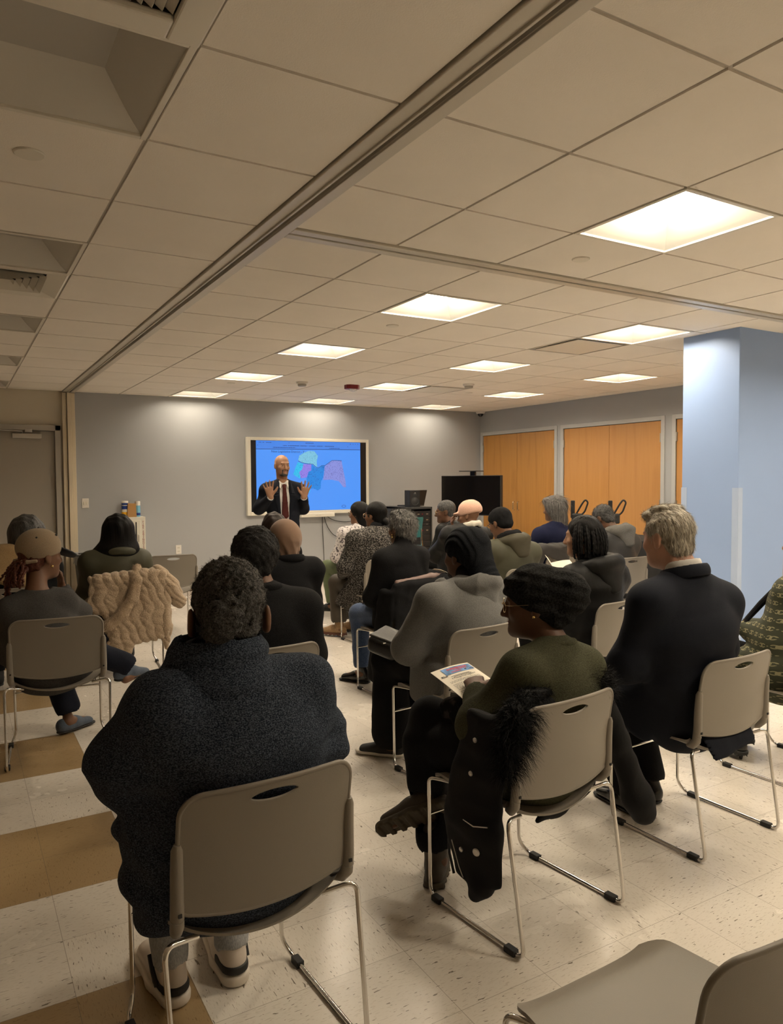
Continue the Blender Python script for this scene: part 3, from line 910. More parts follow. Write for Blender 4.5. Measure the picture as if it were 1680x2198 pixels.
# ------------------------------------------------------------------ stacking chair
from mathutils.geometry import delaunay_2d_cdt
MAT['chair'] = plain('warm_grey_plastic', (0.235, 0.208, 0.172, 1), 0.42, spec=0.4, bump=0.12, bscale=520)
def sheet(outline, holes, fmap, thick, step=0.022):
    """curved plastic sheet cut from a 2-D outline; fmap(u,v)->(point, normal)"""
    pts, edges = [], []
    for loop in [outline] + holes:
        n0 = len(pts); pts += [Vector(p) for p in loop]
        edges += [(n0 + i, n0 + (i + 1) % len(loop)) for i in range(len(loop))]
    us = [p[0] for p in outline]; vs = [p[1] for p in outline]
    def inside(p, loop):
        r = False; j = len(loop) - 1
        for i in range(len(loop)):
            if (loop[i][1] > p[1]) != (loop[j][1] > p[1]) and p[0] < (loop[j][0] - loop[i][0]) * (p[1] - loop[i][1]) / (loop[j][1] - loop[i][1]) + loop[i][0]: r = not r
            j = i
        return r
    def near(p):
        return min((p[0] - q.x) ** 2 + (p[1] - q.y) ** 2 for q in pts[:nb]) < (step * 0.45) ** 2
    nb = len(pts)
    u = min(us) + step / 2
    while u < max(us):
        v = min(vs) + step / 2
        while v < max(vs):
            if inside((u, v), outline) and not any(inside((u, v), h) for h in holes) and not near((u, v)): pts.append(Vector((u, v)))
            v += step
        u += step
    vo, eo, fo, *_ = delaunay_2d_cdt(pts, edges, [], 0, 1e-5)
    bm = bmesh.new()
    P = [fmap(p.x, p.y) for p in vo]
    A = [bm.verts.new(p + n * thick / 2) for p, n in P]; B = [bm.verts.new(p - n * thick / 2) for p, n in P]
    cnt = {}
    for f in fo:
        c = sum((vo[i] for i in f), Vector((0, 0))) / len(f)
        if not inside(c, outline) or any(inside(c, h) for h in holes): continue
        bm.faces.new([A[i] for i in f]); bm.faces.new([B[i] for i in reversed(f)])
        for i in range(len(f)):
            e = (f[i], f[(i + 1) % len(f)]); cnt[e] = 1
    for a, b in list(cnt):
        if (b, a) not in cnt: bm.faces.new((A[b], A[a], B[a], B[b]))
    return bm
def rrect(x0, x1, z0, z1, rt, rb, arc=0.0, n=7):
    out = []
    for cx, cz, r, a0 in ((x1 - rb, z0 + rb, rb, -90), (x1 - rt, z1 - rt, rt, 0), (x0 + rt, z1 - rt, rt, 90), (x0 + rb, z0 + rb, rb, 180)):
        for k in range(n + 1):
            a = math.radians(a0 + 90 * k / n)
            out.append((cx + r * math.cos(a), cz + r * math.sin(a)))
    # densify and sag the lower edge
    res = []
    for i in range(len(out)):
        a, b = out[i], out[(i + 1) % len(out)]
        m = max(1, int(math.hypot(b[0] - a[0], b[1] - a[1]) / 0.022))
        for k in range(m): res.append((a[0] + (b[0] - a[0]) * k / m, a[1] + (b[1] - a[1]) * k / m))
    zm = (z0 + z1) / 2
    return [(x, z - (arc * max(0, 1 - (x / x1) ** 2) * max(0, min(1, (zm - z) / (zm - z0))) if arc else 0)) for x, z in res]
def back_map(x, z):
    def P(x, z):
        t = max(0, (z - .57) / .2)
        y = -.226 - .030 * t ** 1.6 + .024 * (x / .22) ** 2 + .012 * max(0, (.52 - z) / .08)
        return Vector((x, y, z))
    p = P(x, z); e = 1e-3
    n = (P(x + e, z) - P(x - e, z)).cross(P(x, z + e) - P(x, z - e)).normalized()
    return p, n
def make_chair():
    t = empty('stacking_chair')
    out = rrect(-.222, .222, .485, .767, .052, .026, .032)
    hole = [(.064 * math.cos(2 * PI * k / 28), .734 + .0165 * math.sin(2 * PI * k / 28)) for k in range(28)]
    bm = sheet(out, [hole], back_map, .008)
    tube(bm, [back_map(x, z)[0] for x, z in out], .0062, 8, closed=True)
    tube(bm, [back_map(x, z)[0] for x, z in hole], .0048, 6, closed=True)
    bm_obj('backrest', bm, MAT['chair'], t, smooth=50)
    # seat shell: dished, waterfall front, scooped and curled up at the rear
    bm = bmesh.new(); nu, nv = 22, 30; th = .009
    def S(u, v):
        hw = .205 + .028 * min(1, v * 2.2) - .004 * v
        y = .238 - .452 * v
        z = .428 - .006 * math.sin(PI * min(1, v / .9)) * (1 - u * u)
        z -= .030 * max(0, 1 - v / .16) ** 2                       # front lip
        q = max(0, (v - .55) / .45)
        z += -.056 * q ** 1.5 * (1 - u * u) ** .8 + .012 * q * u * u
        c = max(0, (v - .88) / .12)
        z += .016 * c ** 2 * (1 - .3 * u * u)
        y += .012 * c ** 2 + .030 * q * q * u * u
        z += .012 * abs(u) ** 4
        x = hw * u * (1 - .02 * max(0, 1 - v / .1))
        if v < .1: x *= 1 - .10 * (1 - v / .1) ** 2 * abs(u) ** 3
        return Vector((x, y, z))
    top = [[bm.verts.new(S(-1 + 2 * i / nu, j / nv)) for j in range(nv + 1)] for i in range(nu + 1)]
    bot = [[bm.verts.new(v.co + Vector((0, 0.004 if j > nv * .9 else 0, -th))) for j, v in enumerate(r)] for r in top]
    for i in range(nu):
        for j in range(nv):
            bm.faces.new((top[i][j], top[i][j + 1], top[i + 1][j + 1], top[i + 1][j])); bm.faces.new((bot[i][j], bot[i + 1][j], bot[i + 1][j + 1], bot[i][j + 1]))
    for i in range(nu):
        bm.faces.new((top[i][0], top[i + 1][0], bot[i + 1][0], bot[i][0])); bm.faces.new((top[i][nv], bot[i][nv], bot[i + 1][nv], top[i + 1][nv]))
    for j in range(nv):
        bm.faces.new((top[0][j], bot[0][j], bot[0][j + 1], top[0][j + 1])); bm.faces.new((top[nu][j], top[nu][j + 1], bot[nu][j + 1], bot[nu][j]))
    bm_obj('seat', bm, MAT['chair'], t, smooth=50)
    for s in (-1, 1):
        bm = bmesh.new()
        tube(bm, [(s * .206, -.150, .425), (s * .220, -.178, .434), (s * .2235, -.197, .455), (s * .2245, -.203, .50), (s * .2245, -.2045, .58), (s * .2245, -.2085, .640), (s * .2245, -.211, .654)],
             .014, 12, rs=[.010, .015, .0165, .0160, .0150, .0135, .008])
        tube(bm, [(s * .2245, -.2025, .4775), (s * .2245, -.203, .4785)], .0162, 12)
        box(bm, (s * .2225 - .004, -.2215, .488), (s * .2225 + .004, -.2165, .496), 0, 1)
        bm_obj('back_post', bm, [MAT['chair'], MAT['black']], t, smooth=50)
        bm = bmesh.new()
        pts = [(s * .150, .06, .408), (s * .206, .185, .414), (s * .226, .222, .414), (s * .225, .216, .052), (s * .247, .186, .0085), (s * .247, -.262, .0085), (s * .254, -.196, .418), (s * .165, -.165, .398)]
        tube(bm, round_path(pts, .034, 6), .0068, 12)
        bm_obj('sled_leg', bm, MAT['chrome'], t)
        for y in (.150, -.205):
            bm = bmesh.new(); box(bm, (s * .247 - .0125, y - .022, .0), (s * .247 + .0125, y + .022, .020), .003)
            bm_obj('foot_pad', bm, MAT['rubber'], t, smooth=False)
    bm = bmesh.new(); tube(bm, [(-.225, .217, .283), (.225, .217, .283)], .0052, 10); bm_obj('crossbar', bm, MAT['chrome'], t)
    return t
CHAIRS = {   # key: x, y, yaw degrees, label
 'near': (.625, 1.89, 3, 'grey plastic chair under the person in the navy knit sweater'),
 'c2': (1.68, 1.99, 6, 'grey plastic chair with the fur-trimmed black parka, woman in black knit beanie on it'),
 'suit': (2.67, 2.06, 2, 'grey plastic chair of the grey-haired man in the dark suit'),
 'hood': (2.17, 3.07, 6, 'grey plastic chair of the person in grey hoodie and long ribbed beanie'),
 'c17': (3.27, 3.24, 9, 'grey plastic chair of the woman with dark braids and black puffer coat'),
 'c16': (5.20, 4.86, 0, 'grey plastic chair behind the man with grey hood, next to the pillar'),
 'c14': (3.90, 4.76, 4, 'grey plastic chair of the man in the olive jacket and dark cap'),
 'c13': (4.25, 5.95, 3, 'grey plastic chair of the person in the pink cap'),
 'c10': (3.32, 5.98, 4, 'grey plastic chair of the woman in the tweed coat'),
 'c9': (3.82, 7.22, 0, 'grey plastic chair of the woman in white print blouse and green trousers'),
 'c11': (2.69, 4.46, 4, 'grey plastic chair under a black coat, grey-haired woman in turtleneck on it'),
 'c6': (1.75, 4.53, 2, 'grey plastic chair of the woman in the tan headscarf'),
 'c5': (1.135, 3.19, 4, 'grey plastic chair of the man with short black curls and black sweater'),
 'c7': (2.36, 6.05, 0, 'grey plastic chair of the brown-haired person right before the presenter'),
 'empty': (1.80, 7.40, -3, 'empty grey plastic chair by the back wall under the outlet'),
 'c3': (1.13, 6.05, -6, 'grey plastic chair draped with the beige faux fur coat'),
 'cap': (.465, 4.42, -6, 'grey plastic chair of the woman in the tan baseball cap'),
 'c1': (.33, 5.75, -5, 'grey plastic chair at the far left, in front of the woman in the cap'),
 'c15': (5.42, 5.95, 3, 'grey plastic chair with a black jacket, grey long-haired woman in navy on it'),
 'c12': (4.95, 7.05, 3, 'grey plastic chair of the man with glasses beside the pink cap'),
 'corner': (1.145, .905, 1, 'empty grey plastic chair at the bottom right, nearest to the viewer'),
 'c21': (3.62, 2.22, 2, 'grey plastic chair of the person in green patterned jacket, right edge'),
}
CH = {}
_c0 = None
for k, (x, y, a, lab) in CHAIRS.items():
    if _c0 is None: o = _c0 = make_chair()
    else: o = copy_tree(_c0)
    o.location = (x, y, 0); o.rotation_euler = (0, 0, math.radians(a))
    tag(o, lab, 'chair', 'grey stacking chairs'); CH[k] = o

# tall teal chair near the equipment rack
MAT['teal'] = plain('teal_plastic', srgb(42, 118, 122), 0.45, bump=0.08, bscale=400)
t = empty('teal_chair', (4.58, 7.62, 0), math.radians(8), 'tall teal plastic chair with chrome frame before the equipment rack', 'chair')
out = rrect(-.215, .215, .79, 1.03, .03, .03)
bm = sheet(out, [], lambda x, z: (Vector((x, -.20 + .03 * (x / .2) ** 2 - .04 * max(0, (z - .85) / .2) ** 2, z)), Vector((0, -1, 0))), .010)
bm_obj('backrest', bm, MAT['teal'], t, smooth=50)
bm = bmesh.new(); box(bm, (-.22, -.18, .675), (.22, .22, .69), .006)
for v in bm.verts: v.co.z -= .02 * (1 - (v.co.x / .22) ** 2)
bm_obj('seat', bm, MAT['teal'], t, smooth=50)
for s in (-1, 1):
    bm = bmesh.new(); tube(bm, round_path([(s * .19, -.17, .90), (s * .19, -.20, .67), (s * .23, -.24, .01)], .04), .010, 8); bm_obj('leg', bm, MAT['chrome'], t)
    bm = bmesh.new(); tube(bm, round_path([(s * .19, -.16, .66), (s * .20, .19, .66), (s * .23, .23, .01)], .05), .010, 8); bm_obj('leg', bm, MAT['chrome'], t)
bm = bmesh.new(); tube(bm, [(-.215, .20, .25), (.215, .20, .25)], .008, 8); bm_obj('footrest', bm, MAT['chrome'], t)

# ------------------------------------------------------------------ interactive board
bx0, bx1, bz0, bz1, by = 3.515, 5.437, .985, 2.083, 9.93
t = empty('interactive_board', ((bx0 + bx1) / 2, Y1, bz0), 0, 'large white-framed interactive screen showing a district map behind the presenter', 'screen')
cx_ = (bx0 + bx1) / 2
def bpt(x, z): return (x - cx_, z - bz0)
MAT['cream'] = plain('cream_white_plastic', (0.72, 0.69, 0.60, 1), 0.4)
def emit(name, c, s): return plain(name, (0.02, 0.02, 0.02, 1), 0.35, emit=c, es=s)
bm = bmesh.new()
sx0, sx1, sz0, sz1 = 3.569, 5.394, 1.036, 2.040
fy0, fy1 = by - Y1, -.004
for lo, hi in (((bx0, bz0), (sx0, bz1)), ((sx1, bz0), (bx1, bz1)), ((sx0, bz0), (sx1, sz0)), ((sx0, sz1), (sx1, bz1))):
    a, b = bpt(*lo), bpt(*hi); box(bm, (a[0], fy0, a[1]), (b[0], fy1, b[1]), .004)
bm_obj('frame', bm, MAT['cream'], t, smooth=False)
ES = 0.33
sy = fy0 + .010
bm = bmesh.new(); a, b = bpt(sx0, sz0), bpt(sx1, sz1); box(bm, (a[0], sy, a[1]), (b[0], fy1, b[1]))
bm_obj('screen_glass', bm, plain('black_screen', (0.008, 0.008, 0.010, 1), 0.25), t, smooth=False)
def patch(name, poly, m, lift):
    bm = bmesh.new()
    vs = [bm.verts.new(Vector((p[0], sy - lift, p[1]))) for p in [bpt(*q) for q in poly]]
    v2 = [bm.verts.new(v.co + Vector((0, lift - .0001, 0))) for v in vs]
    bm.faces.new(vs); n = len(vs)
    for k in range(n): bm.faces.new((vs[k], vs[(k + 1) % n], v2[(k + 1) % n], v2[k]))
    bmesh.ops.triangulate(bm, faces=[f for f in bm.faces if len(f.verts) > 4])
    return bm_obj(name, bm, m, t, smooth=False)
vx0, vx1 = 3.648, 5.296
patch('page_background', [(vx0, sz0 + .002), (vx1, sz0 + .002), (vx1, sz1 - .002), (vx0, sz1 - .002)], emit('screen_blue', srgb(72, 152, 255), ES * 1.05), .0010)
patch('browser_bar', [(vx0, 1.915), (vx1, 1.925), (vx1, sz1 - .002), (vx0, sz1 - .002)], emit('screen_blue_bar', srgb(66, 138, 242), ES), .0016)
ink = emit('screen_ink', srgb(22, 52, 120), ES * .6)
def mapmat(name, c, spots):
    m, nt, b_ = _nt(name); N, L = nt.nodes, nt.links
    tc = N.new('ShaderNodeTexCoord'); v = N.new('ShaderNodeTexNoise'); v.inputs['Scale'].default_value = 70; v.inputs['Detail'].default_value = 3
    L.new(tc.outputs['Object'], v.inputs['Vector'])
    r = N.new('ShaderNodeMapRange'); r.inputs[1].default_value = .56; r.inputs[2].default_value = .64; L.new(v.outputs['Fac'], r.inputs[0])
    mx = N.new('ShaderNodeMix'); mx.data_type = 'RGBA'; L.new(r.outputs[0], mx.inputs[0]); mx.inputs[6].default_value = c; mx.inputs[7].default_value = spots
    setin(b_, 'Base Color', (.02, .02, .02, 1)); L.new(mx.outputs[2], b_.inputs['Emission Color']); setin(b_, 'Emission Strength', ES); setin(b_, 'Roughness', .35)
    return m
patch('map_region', [(4.282, 1.765), (4.3, 1.83), (4.371, 1.874), (4.454, 1.902), (4.537, 1.898), (4.596, 1.833), (4.571, 1.789), (4.582, 1.669), (4.558, 1.68), (4.511, 1.713), (4.416, 1.723), (4.346, 1.733)], mapmat('map_pale_green', srgb(128, 205, 235), srgb(96, 170, 205)), .0022)
patch('map_region', [(4.276, 1.738), (4.363, 1.712), (4.345, 1.636), (4.297, 1.593), (4.32, 1.539), (4.308, 1.501), (4.227, 1.545), (4.204, 1.566), (4.24, 1.657)], mapmat('map_cyan', srgb(40, 200, 250), srgb(20, 150, 215)), .0022)
patch('map_region', [(4.388, 1.354), (4.447, 1.359), (4.471, 1.321), (4.441, 1.289), (4.411, 1.289)], mapmat('map_cyan', srgb(40, 200, 250), srgb(20, 150, 215)), .0024)
patch('map_region', [(4.363, 1.71), (4.487, 1.707), (4.486, 1.615), (4.426, 1.598), (4.414, 1.517), (4.32, 1.506), (4.314, 1.55), (4.297, 1.593), (4.345, 1.636)], mapmat('map_purple', srgb(150, 132, 240), srgb(118, 105, 205)), .0026)
patch('map_region', [(4.493, 1.707), (4.558, 1.653), (4.594, 1.653), (4.654, 1.686), (4.703, 1.686), (4.677, 1.516), (4.64, 1.461), (4.633, 1.352), (4.578, 1.325), (4.543, 1.353), (4.447, 1.354), (4.412, 1.398), (4.414, 1.506), (4.426, 1.598), (4.486, 1.615)], mapmat('map_blue', srgb(0, 140, 238), srgb(0, 92, 190)), .0024)
patch('map_region', [(4.703, 1.681), (4.825, 1.764), (4.98, 1.76), (5.009, 1.615), (5.045, 1.448), (5.051, 1.369), (5.007, 1.37), (4.933, 1.46), (4.81, 1.482), (4.676, 1.478), (4.689, 1.571)], mapmat('map_lavender', srgb(140, 150, 232), srgb(105, 112, 190)), .0022)
def strip(pts, w_, lift=.0030):
    bm = bmesh.new()
    for (xa, za), (xb, zb) in zip(pts[:-1], pts[1:]):
        a, b = Vector(bpt(xa, za)), Vector(bpt(xb, zb)); d = (b - a).normalized(); n = Vector((-d.y, d.x)) * w_ / 2
        bm.faces.new([bm.verts.new((q.x, sy - lift, q.y)) for q in (a - n, b - n, b + n, a + n)])
    return bm
bm = strip([(4.282, 1.755), (4.346, 1.729), (4.416, 1.717), (4.487, 1.712), (4.511, 1.712), (4.558, 1.668), (4.60, 1.655), (4.654, 1.689), (4.703, 1.689), (4.825, 1.768), (4.98, 1.764)], .006)
bm2_ = strip([(vx0, 1.918), (vx1, 1.928)], .007)
for b_ in (bm2_,):
    me_ = bpy.data.meshes.new('tmp'); b_.to_mesh(me_); b_.free(); bm.from_mesh(me_); bpy.data.meshes.remove(me_)
rr = random.Random(3)
for z, segs in ((2.012, [(3.69, 3.72), (3.75, 3.77), (3.80, 3.88), (4.14, 4.15), (4.40, 4.53), (5.12, 5.14), (5.17, 5.18), (5.21, 5.22), (5.25, 5.26)]), (1.972, [(3.67, 3.68), (4.05, 4.11), (4.13, 4.30), (4.32, 4.42), (4.46, 4.56), (4.58, 4.67), (4.71, 4.86), (5.08, 5.09)]), (1.944, [(3.90, 4.24), (4.78, 4.95)])):
    for xa, xb in segs:
        x = xa
        while x < xb:
            l = rr.uniform(.008, .022); a, b = bpt(x, z - .004), bpt(min(x + l, xb), z + .005)
            bm.faces.new([bm.verts.new((q[0], sy - .0031, q[1])) for q in ((a[0], a[1]), (b[0], a[1]), (b[0], b[1]), (a[0], b[1]))]); x += l + .006
for k in range(9):
    a0 = 2 * PI * k / 9; q = bpt(5.01 + .03 * math.cos(a0), 1.085 + .018 * math.sin(a0)); 
    bm.faces.new([bm.verts.new((q[0] + dx, sy - .0031, q[1] + dz)) for dx, dz in ((-.008, -.003), (.008, -.003), (.008, .003), (-.008, .003))])
bm_obj('page_lines', bm, ink, t, smooth=False)
me = text_mesh('New Legislative District - Y', .0455, ext=.0003)
o = mesh_obj('page_title', me, ink, t, smooth=False); o.rotation_euler = (PI / 2, 0, 0); q = bpt(3.872, 1.872); o.location = (q[0], sy - .0032, q[1])
bm = bmesh.new(); a, b = bpt(4.297, .940), bpt(4.829, .992); box(bm, (a[0], fy0 - .055, a[1]), (b[0], fy1, b[1]), .006)
bm_obj('pen_tray', bm, MAT['cream'], t, smooth=False)
bm = bmesh.new()
for dx, l in ((0, .045), (.055, .035)):
    q = bpt(4.52 + dx, .966); box(bm, (q[0], fy0 - .0562, q[1] - .003), (q[0] + l, fy0 - .0545, q[1] + .003))
bm_obj('tray_marking', bm, MAT['steel'], t, smooth=False)
# cables
def cable(pts, lab, r=.005):
    bm = bmesh.new()
    P = [Vector(p) for p in pts]; out = []
    for i in range(len(P) - 1):
        p0, p1, p2, p3 = P[max(i - 1, 0)], P[i], P[i + 1], P[min(i + 2, len(P) - 1)]
        for k in range(8):
            s = k / 8
            out.append(0.5 * ((2 * p1) + (p2 - p0) * s + (2 * p0 - 5 * p1 + 4 * p2 - p3) * s * s + (3 * p1 - p0 - 3 * p2 + p3) * s ** 3))
    out.append(P[-1]); tube(bm, out, r, 7)
    tag(bm_obj('cable', bm, MAT['rubber'], None), lab, 'cable', 'black cables below the screen')
cable([(4.67, 9.965, .975), (4.675, 9.975, .80), (4.69, 9.975, .45), (4.705, 9.97, .02), (4.74, 9.93, .006)], 'black cable hanging straight down from the screen to the floor')
cable([(4.69, 9.965, .975), (4.75, 9.975, .80), (4.86, 9.975, .66), (5.0, 9.975, .625), (5.25, 9.95, .68), (5.56, 9.85, .80)], 'black cable sagging lowest from the screen toward the equipment rack')
cable([(4.71, 9.965, .965), (4.85, 9.975, .885), (5.04, 9.975, .85), (5.25, 9.96, .87), (5.57, 9.85, .93)], 'black cable running almost level from the screen to the equipment rack')

# ------------------------------------------------------------------ equipment rack with speaker and laptop
MAT['rackgrey'] = plain('rack_dark_grey', (0.035, 0.036, 0.037, 1), 0.45)
rx0, rx1, ry0, ry1, rz = 5.60, 6.07, 9.15, 9.80, 1.075
t = empty('equipment_rack', ((rx0 + rx1) / 2, ry0, 0), 0, 'dark equipment rack cabinet carrying a speaker and a laptop', 'equipment rack')
hw = (rx1 - rx0) / 2
bm = bmesh.new()
box(bm, (-hw, .0, .06), (-hw + .02, ry1 - ry0, rz)); box(bm, (hw - .02, 0, .06), (hw, ry1 - ry0, rz)); box(bm, (-hw, 0, rz - .03), (hw, ry1 - ry0, rz), .004); box(bm, (-hw, 0, .06), (hw, ry1 - ry0, .10)); box(bm, (-hw, ry1 - ry0 - .02, .06), (hw, ry1 - ry0, rz))
bm_obj('cabinet', bm, MAT['rackgrey'], t, smooth=False)
z = rz - .06
for k, hgt in enumerate((.085, .085, .045, .13, .09, .09, .13, .09)):
    bm = bmesh.new(); box(bm, (-hw + .024, .012, z - hgt + .004), (hw - .024, .40, z), .002)
    d = bm_obj('rack_unit', bm, MAT['blackplastic'], t, smooth=False)
    if k < 4:
        for j in range(5):
            bm = bmesh.new(); xx = -hw + .07 + j * .075; box(bm, (xx, .009, z - hgt * .6), (xx + (.018 if j % 2 else .035), .0135, z - hgt * .45))
            bm_obj('indicator', bm, plain('red_led', srgb(90, 10, 18), .4, emit=srgb(230, 40, 60), es=.10) if j in (0, 3) else MAT['steel'], d, smooth=False)
    z -= hgt
bm = bmesh.new()
for s in (-1, 1):
    for y in (.05, ry1 - ry0 - .05):
        tube(bm, [(s * (hw - .05) - .015, y, .03), (s * (hw - .05) + .015, y, .03)], .03, 14)
bm_obj('caster', bm, MAT['rubber'], t)
t = empty('loudspeaker', (5.84, 9.33, rz), math.radians(-8), 'small black loudspeaker standing on the equipment rack', 'speaker')
bm = bmesh.new(); box(bm, (-.085, -.09, 0), (.085, .10, .245), .006); bm_obj('cabinet', bm, MAT['blackplastic'], t, smooth=False)
for z, r in ((.085, .060), (.185, .024)):
    bm = bmesh.new(); lathe(bm, [(0, .012), (r * .45, .004), (r * .9, -.001), (r, .003), (r * 1.06, .0)], seg=24, M=Matrix.Translation((0, -.091, z)) @ Matrix.Rotation(PI / 2, 4, 'X')); bm_obj('driver', bm, MAT['rackgrey'], t)
bm = bmesh.new(); box(bm, (-.005, -.0925, .195), (.012, -.0895, .212)); bm_obj('badge', bm, MAT['steel'], t, smooth=False)
t = empty('laptop', (5.99, 9.62, rz), math.radians(12), 'open dark laptop on the equipment rack beside the speaker', 'laptop')
bm = bmesh.new(); box(bm, (-.17, -.12, 0), (.17, .12, .018), .004); bm_obj('keyboard_base', bm, MAT['rackgrey'], t, smooth=False)
bm = bmesh.new(); box(bm, (-.17, -.008, 0), (.17, 0, .235), .003, M=Matrix.Translation((0, -.112, .018)) @ Matrix.Rotation(math.radians(16), 4, 'X')); bm_obj('lid', bm, MAT['blackplastic'], t, smooth=False)

# ------------------------------------------------------------------ television on a stand
az = math.atan2(-.925, -.38)      # facing direction
t = empty('television', (6.34, 8.55, 0), 0, 'switched-off black television on a rolling stand before the corner closet', 'television')
t.rotation_euler = (0, 0, math.atan2(-.38, -.925) + PI / 2)
bm = bmesh.new(); box(bm, (-.49, -.03, .965), (.49, .03, 1.530), .006); bm_obj('housing', bm, MAT['blackplastic'], t, smooth=False)
bm = bmesh.new(); box(bm, (-.478, -.0325, .980), (.478, -.0300, 1.519)); bm_obj('screen', bm, plain('dark_glossy_screen', (0.004, 0.004, 0.005, 1), 0.08), t, smooth=False)
bm = bmesh.new(); box(bm, (-.04, .03, .03), (.04, .07, 1.585), .004); bm_obj('column', bm, MAT['blackplastic'], t, smooth=False)
bm = bmesh.new(); box(bm, (-.145, -.10, 1.585), (.145, .10, 1.597), .003); bm_obj('camera_shelf', bm, MAT['blackplastic'], t, smooth=False)
bm = bmesh.new(); box(bm, (-.36, -.30, .035), (-.30, .34, .075), .01); box(bm, (.30, -.30, .035), (.36, .34, .075), .01); box(bm, (-.36, .02, .035), (.36, .08, .075), .01); bm_obj('base', bm, MAT['blackplastic'], t, smooth=False)
for sx in (-.33, .33):
    for sy_ in (-.27, .31):
        bm = bmesh.new(); tube(bm, [(sx - .012, sy_, .03), (sx + .012, sy_, .03)], .03, 14); bm_obj('caster', bm, MAT['rubber'], t)

# ------------------------------------------------------------------ fire extinguisher cabinet and things on it
fx0, fx1, fz0, fz1, fy = 1.822, 2.108, .505, 1.020, 9.84
t = empty('fire_extinguisher_cabinet', ((fx0 + fx1) / 2, Y1, fz0), 0, 'white wall cabinet lettered FIRE EXTINGUISHER with a dark slot window', 'fire cabinet')
w2 = (fx1 - fx0) / 2; hh = fz1 - fz0; dy = fy - Y1
bm = bmesh.new(); box(bm, (-w2, dy, 0), (w2, -.002, hh), .004); bm_obj('box', bm, MAT['cream'], t, smooth=False)
bm = bmesh.new(); box(bm, (-w2 + .02, dy - .006, .035), (w2 - .062, dy - .0005, hh - .04), .002); d = bm_obj('door', bm, MAT['cream'], t, smooth=False)
bm = bmesh.new(); box(bm, (.018, dy - .0075, .075), (.034, dy - .0055, hh - .065)); bm_obj('window_slot', bm, MAT['black'], d, smooth=False)
bm = bmesh.new(); tube(bm, round_path([(.052, dy - .004, .20), (.052, dy - .024, .20), (.052, dy - .024, .29), (.052, dy - .004, .29)], .008), .004, 7); bm_obj('handle', bm, MAT['steel'], d)
red = plain('red_lettering', srgb(150, 36, 34), .5)
col = 'FIRE EXTINGUISHER'
zt = hh - .055; step = (hh - .085) / len(col)
bmL = bmesh.new()
for i, chh in enumerate(col):
    if chh == ' ': continue
    me = text_mesh(chh, .034, 'CENTER', .0004); me.transform(Matrix.Translation((w2 - .028, dy - .0012, zt - i * step - .020)) @ Matrix.Rotation(PI / 2, 4, 'X')); bmL.from_mesh(me); bpy.data.meshes.remove(me)
bm_obj('lettering', bmL, red, t, smooth=False)
# canister of wipes, kraft box, second canister
def canister(name, x, y, r, h, lab, bands, cap):
    t = empty(name, (x, y, fz1), 0, lab, 'canister')
    bm = bmesh.new(); lathe(bm, [(0, 0), (r, 0), (r, h), (0, h)], seg=24); bm_obj('body', bm, bands[0][2], t, smooth=40)
    for z0, z1, m in bands[1:]:
        bm = bmesh.new(); lathe(bm, [(r + .0006, z0), (r + .0006, z1)], seg=24); bm_obj('label_band', bm, m, t)
    bm = bmesh.new(); lathe(bm, [(0, h), (r * 1.03, h), (r * 1.03, h + cap * .8), (r * .95, h + cap), (0, h + cap)], seg=24); bm_obj('cap', bm, MAT['white'], t, smooth=40)
mb = plain('label_blue', srgb(28, 60, 140), .4); mw = plain('label_white', srgb(225, 222, 210), .4); my = plain('label_yellow', srgb(230, 170, 25), .4); ml = plain('label_light_blue', srgb(120, 185, 215), .4)
canister('wipes_canister', 1.872, 9.905, .040, .185, 'blue, white and yellow wipes canister on the fire cabinet', [(0, 0, mw), (.155, .18, mb), (.10, .145, mb), (.02, .065, my)], .022)
canister('spray_canister', 2.030, 9.915, .033, .145, 'light blue canister with white cap on the fire cabinet', [(0, 0, ml), (.02, .05, mb)], .055)
bm = bmesh.new(); prism(bm, [(-.056, 0), (.058, 0), (.050, .172), (-.047, .175)], -.035, .035, M=Matrix.Rotation(PI / 2, 4, 'X'))
o = bm_obj('cardboard_box', bm, plain('kraft_card', srgb(176, 134, 84), .8, bump=.1), None, smooth=False); o.location = (1.945, 9.880, fz1); tag(o, 'small brown kraft cardboard box between the canisters on the fire cabinet', 'box')

# switch and outlet, waste bin
t = empty('light_switch', (1.415, Y1, 1.205), 0, 'white double light switch plate on the grey wall', 'light switch')
bm = bmesh.new(); box(bm, (-.04, -.008, -.06), (.04, 0, .06), .003); bm_obj('plate', bm, MAT['white'], t, smooth=False)
for s in (-.014, .014):
    bm = bmesh.new(); box(bm, (s - .009, -.013, -.022), (s + .009, -.007, .022), .002); bm_obj('rocker', bm, MAT['cream'], t, smooth=False)
t = empty('wall_outlet', (2.565, Y1, .560), 0, 'white electrical outlet plate above the empty chair', 'outlet')
bm = bmesh.new(); box(bm, (-.037, -.008, -.06), (.037, 0, .06), .003); bm_obj('plate', bm, MAT['white'], t, smooth=False)
for z in (-.024, .024):
    bm = bmesh.new(); box(bm, (-.016, -.0095, z - .016), (.016, -.0075, z + .016), .002)
    s_ = bm_obj('socket', bm, MAT['cream'], t, smooth=False)
    bm = bmesh.new(); box(bm, (-.008, -.0105, z - .004), (-.005, -.009, z + .008)); box(bm, (.005, -.0105, z - .004), (.008, -.009, z + .008)); bm_obj('slot', bm, MAT['black'], s_, smooth=False)
t = empty('waste_bin', (1.405, 9.66, 0), 0, 'dark grey waste bin with clear liner bag, by the cream jamb', 'waste bin')
bm = bmesh.new()
lo_, hi_ = (.12, .11), (.165, .15)
def ringv(sx, sy, z): return [bm.verts.new((x * sx, y * sy, z)) for x, y in ((-1, -.8), (-.8, -1), (.8, -1), (1, -.8), (1, .8), (.8, 1), (-.8, 1), (-1, .8))]
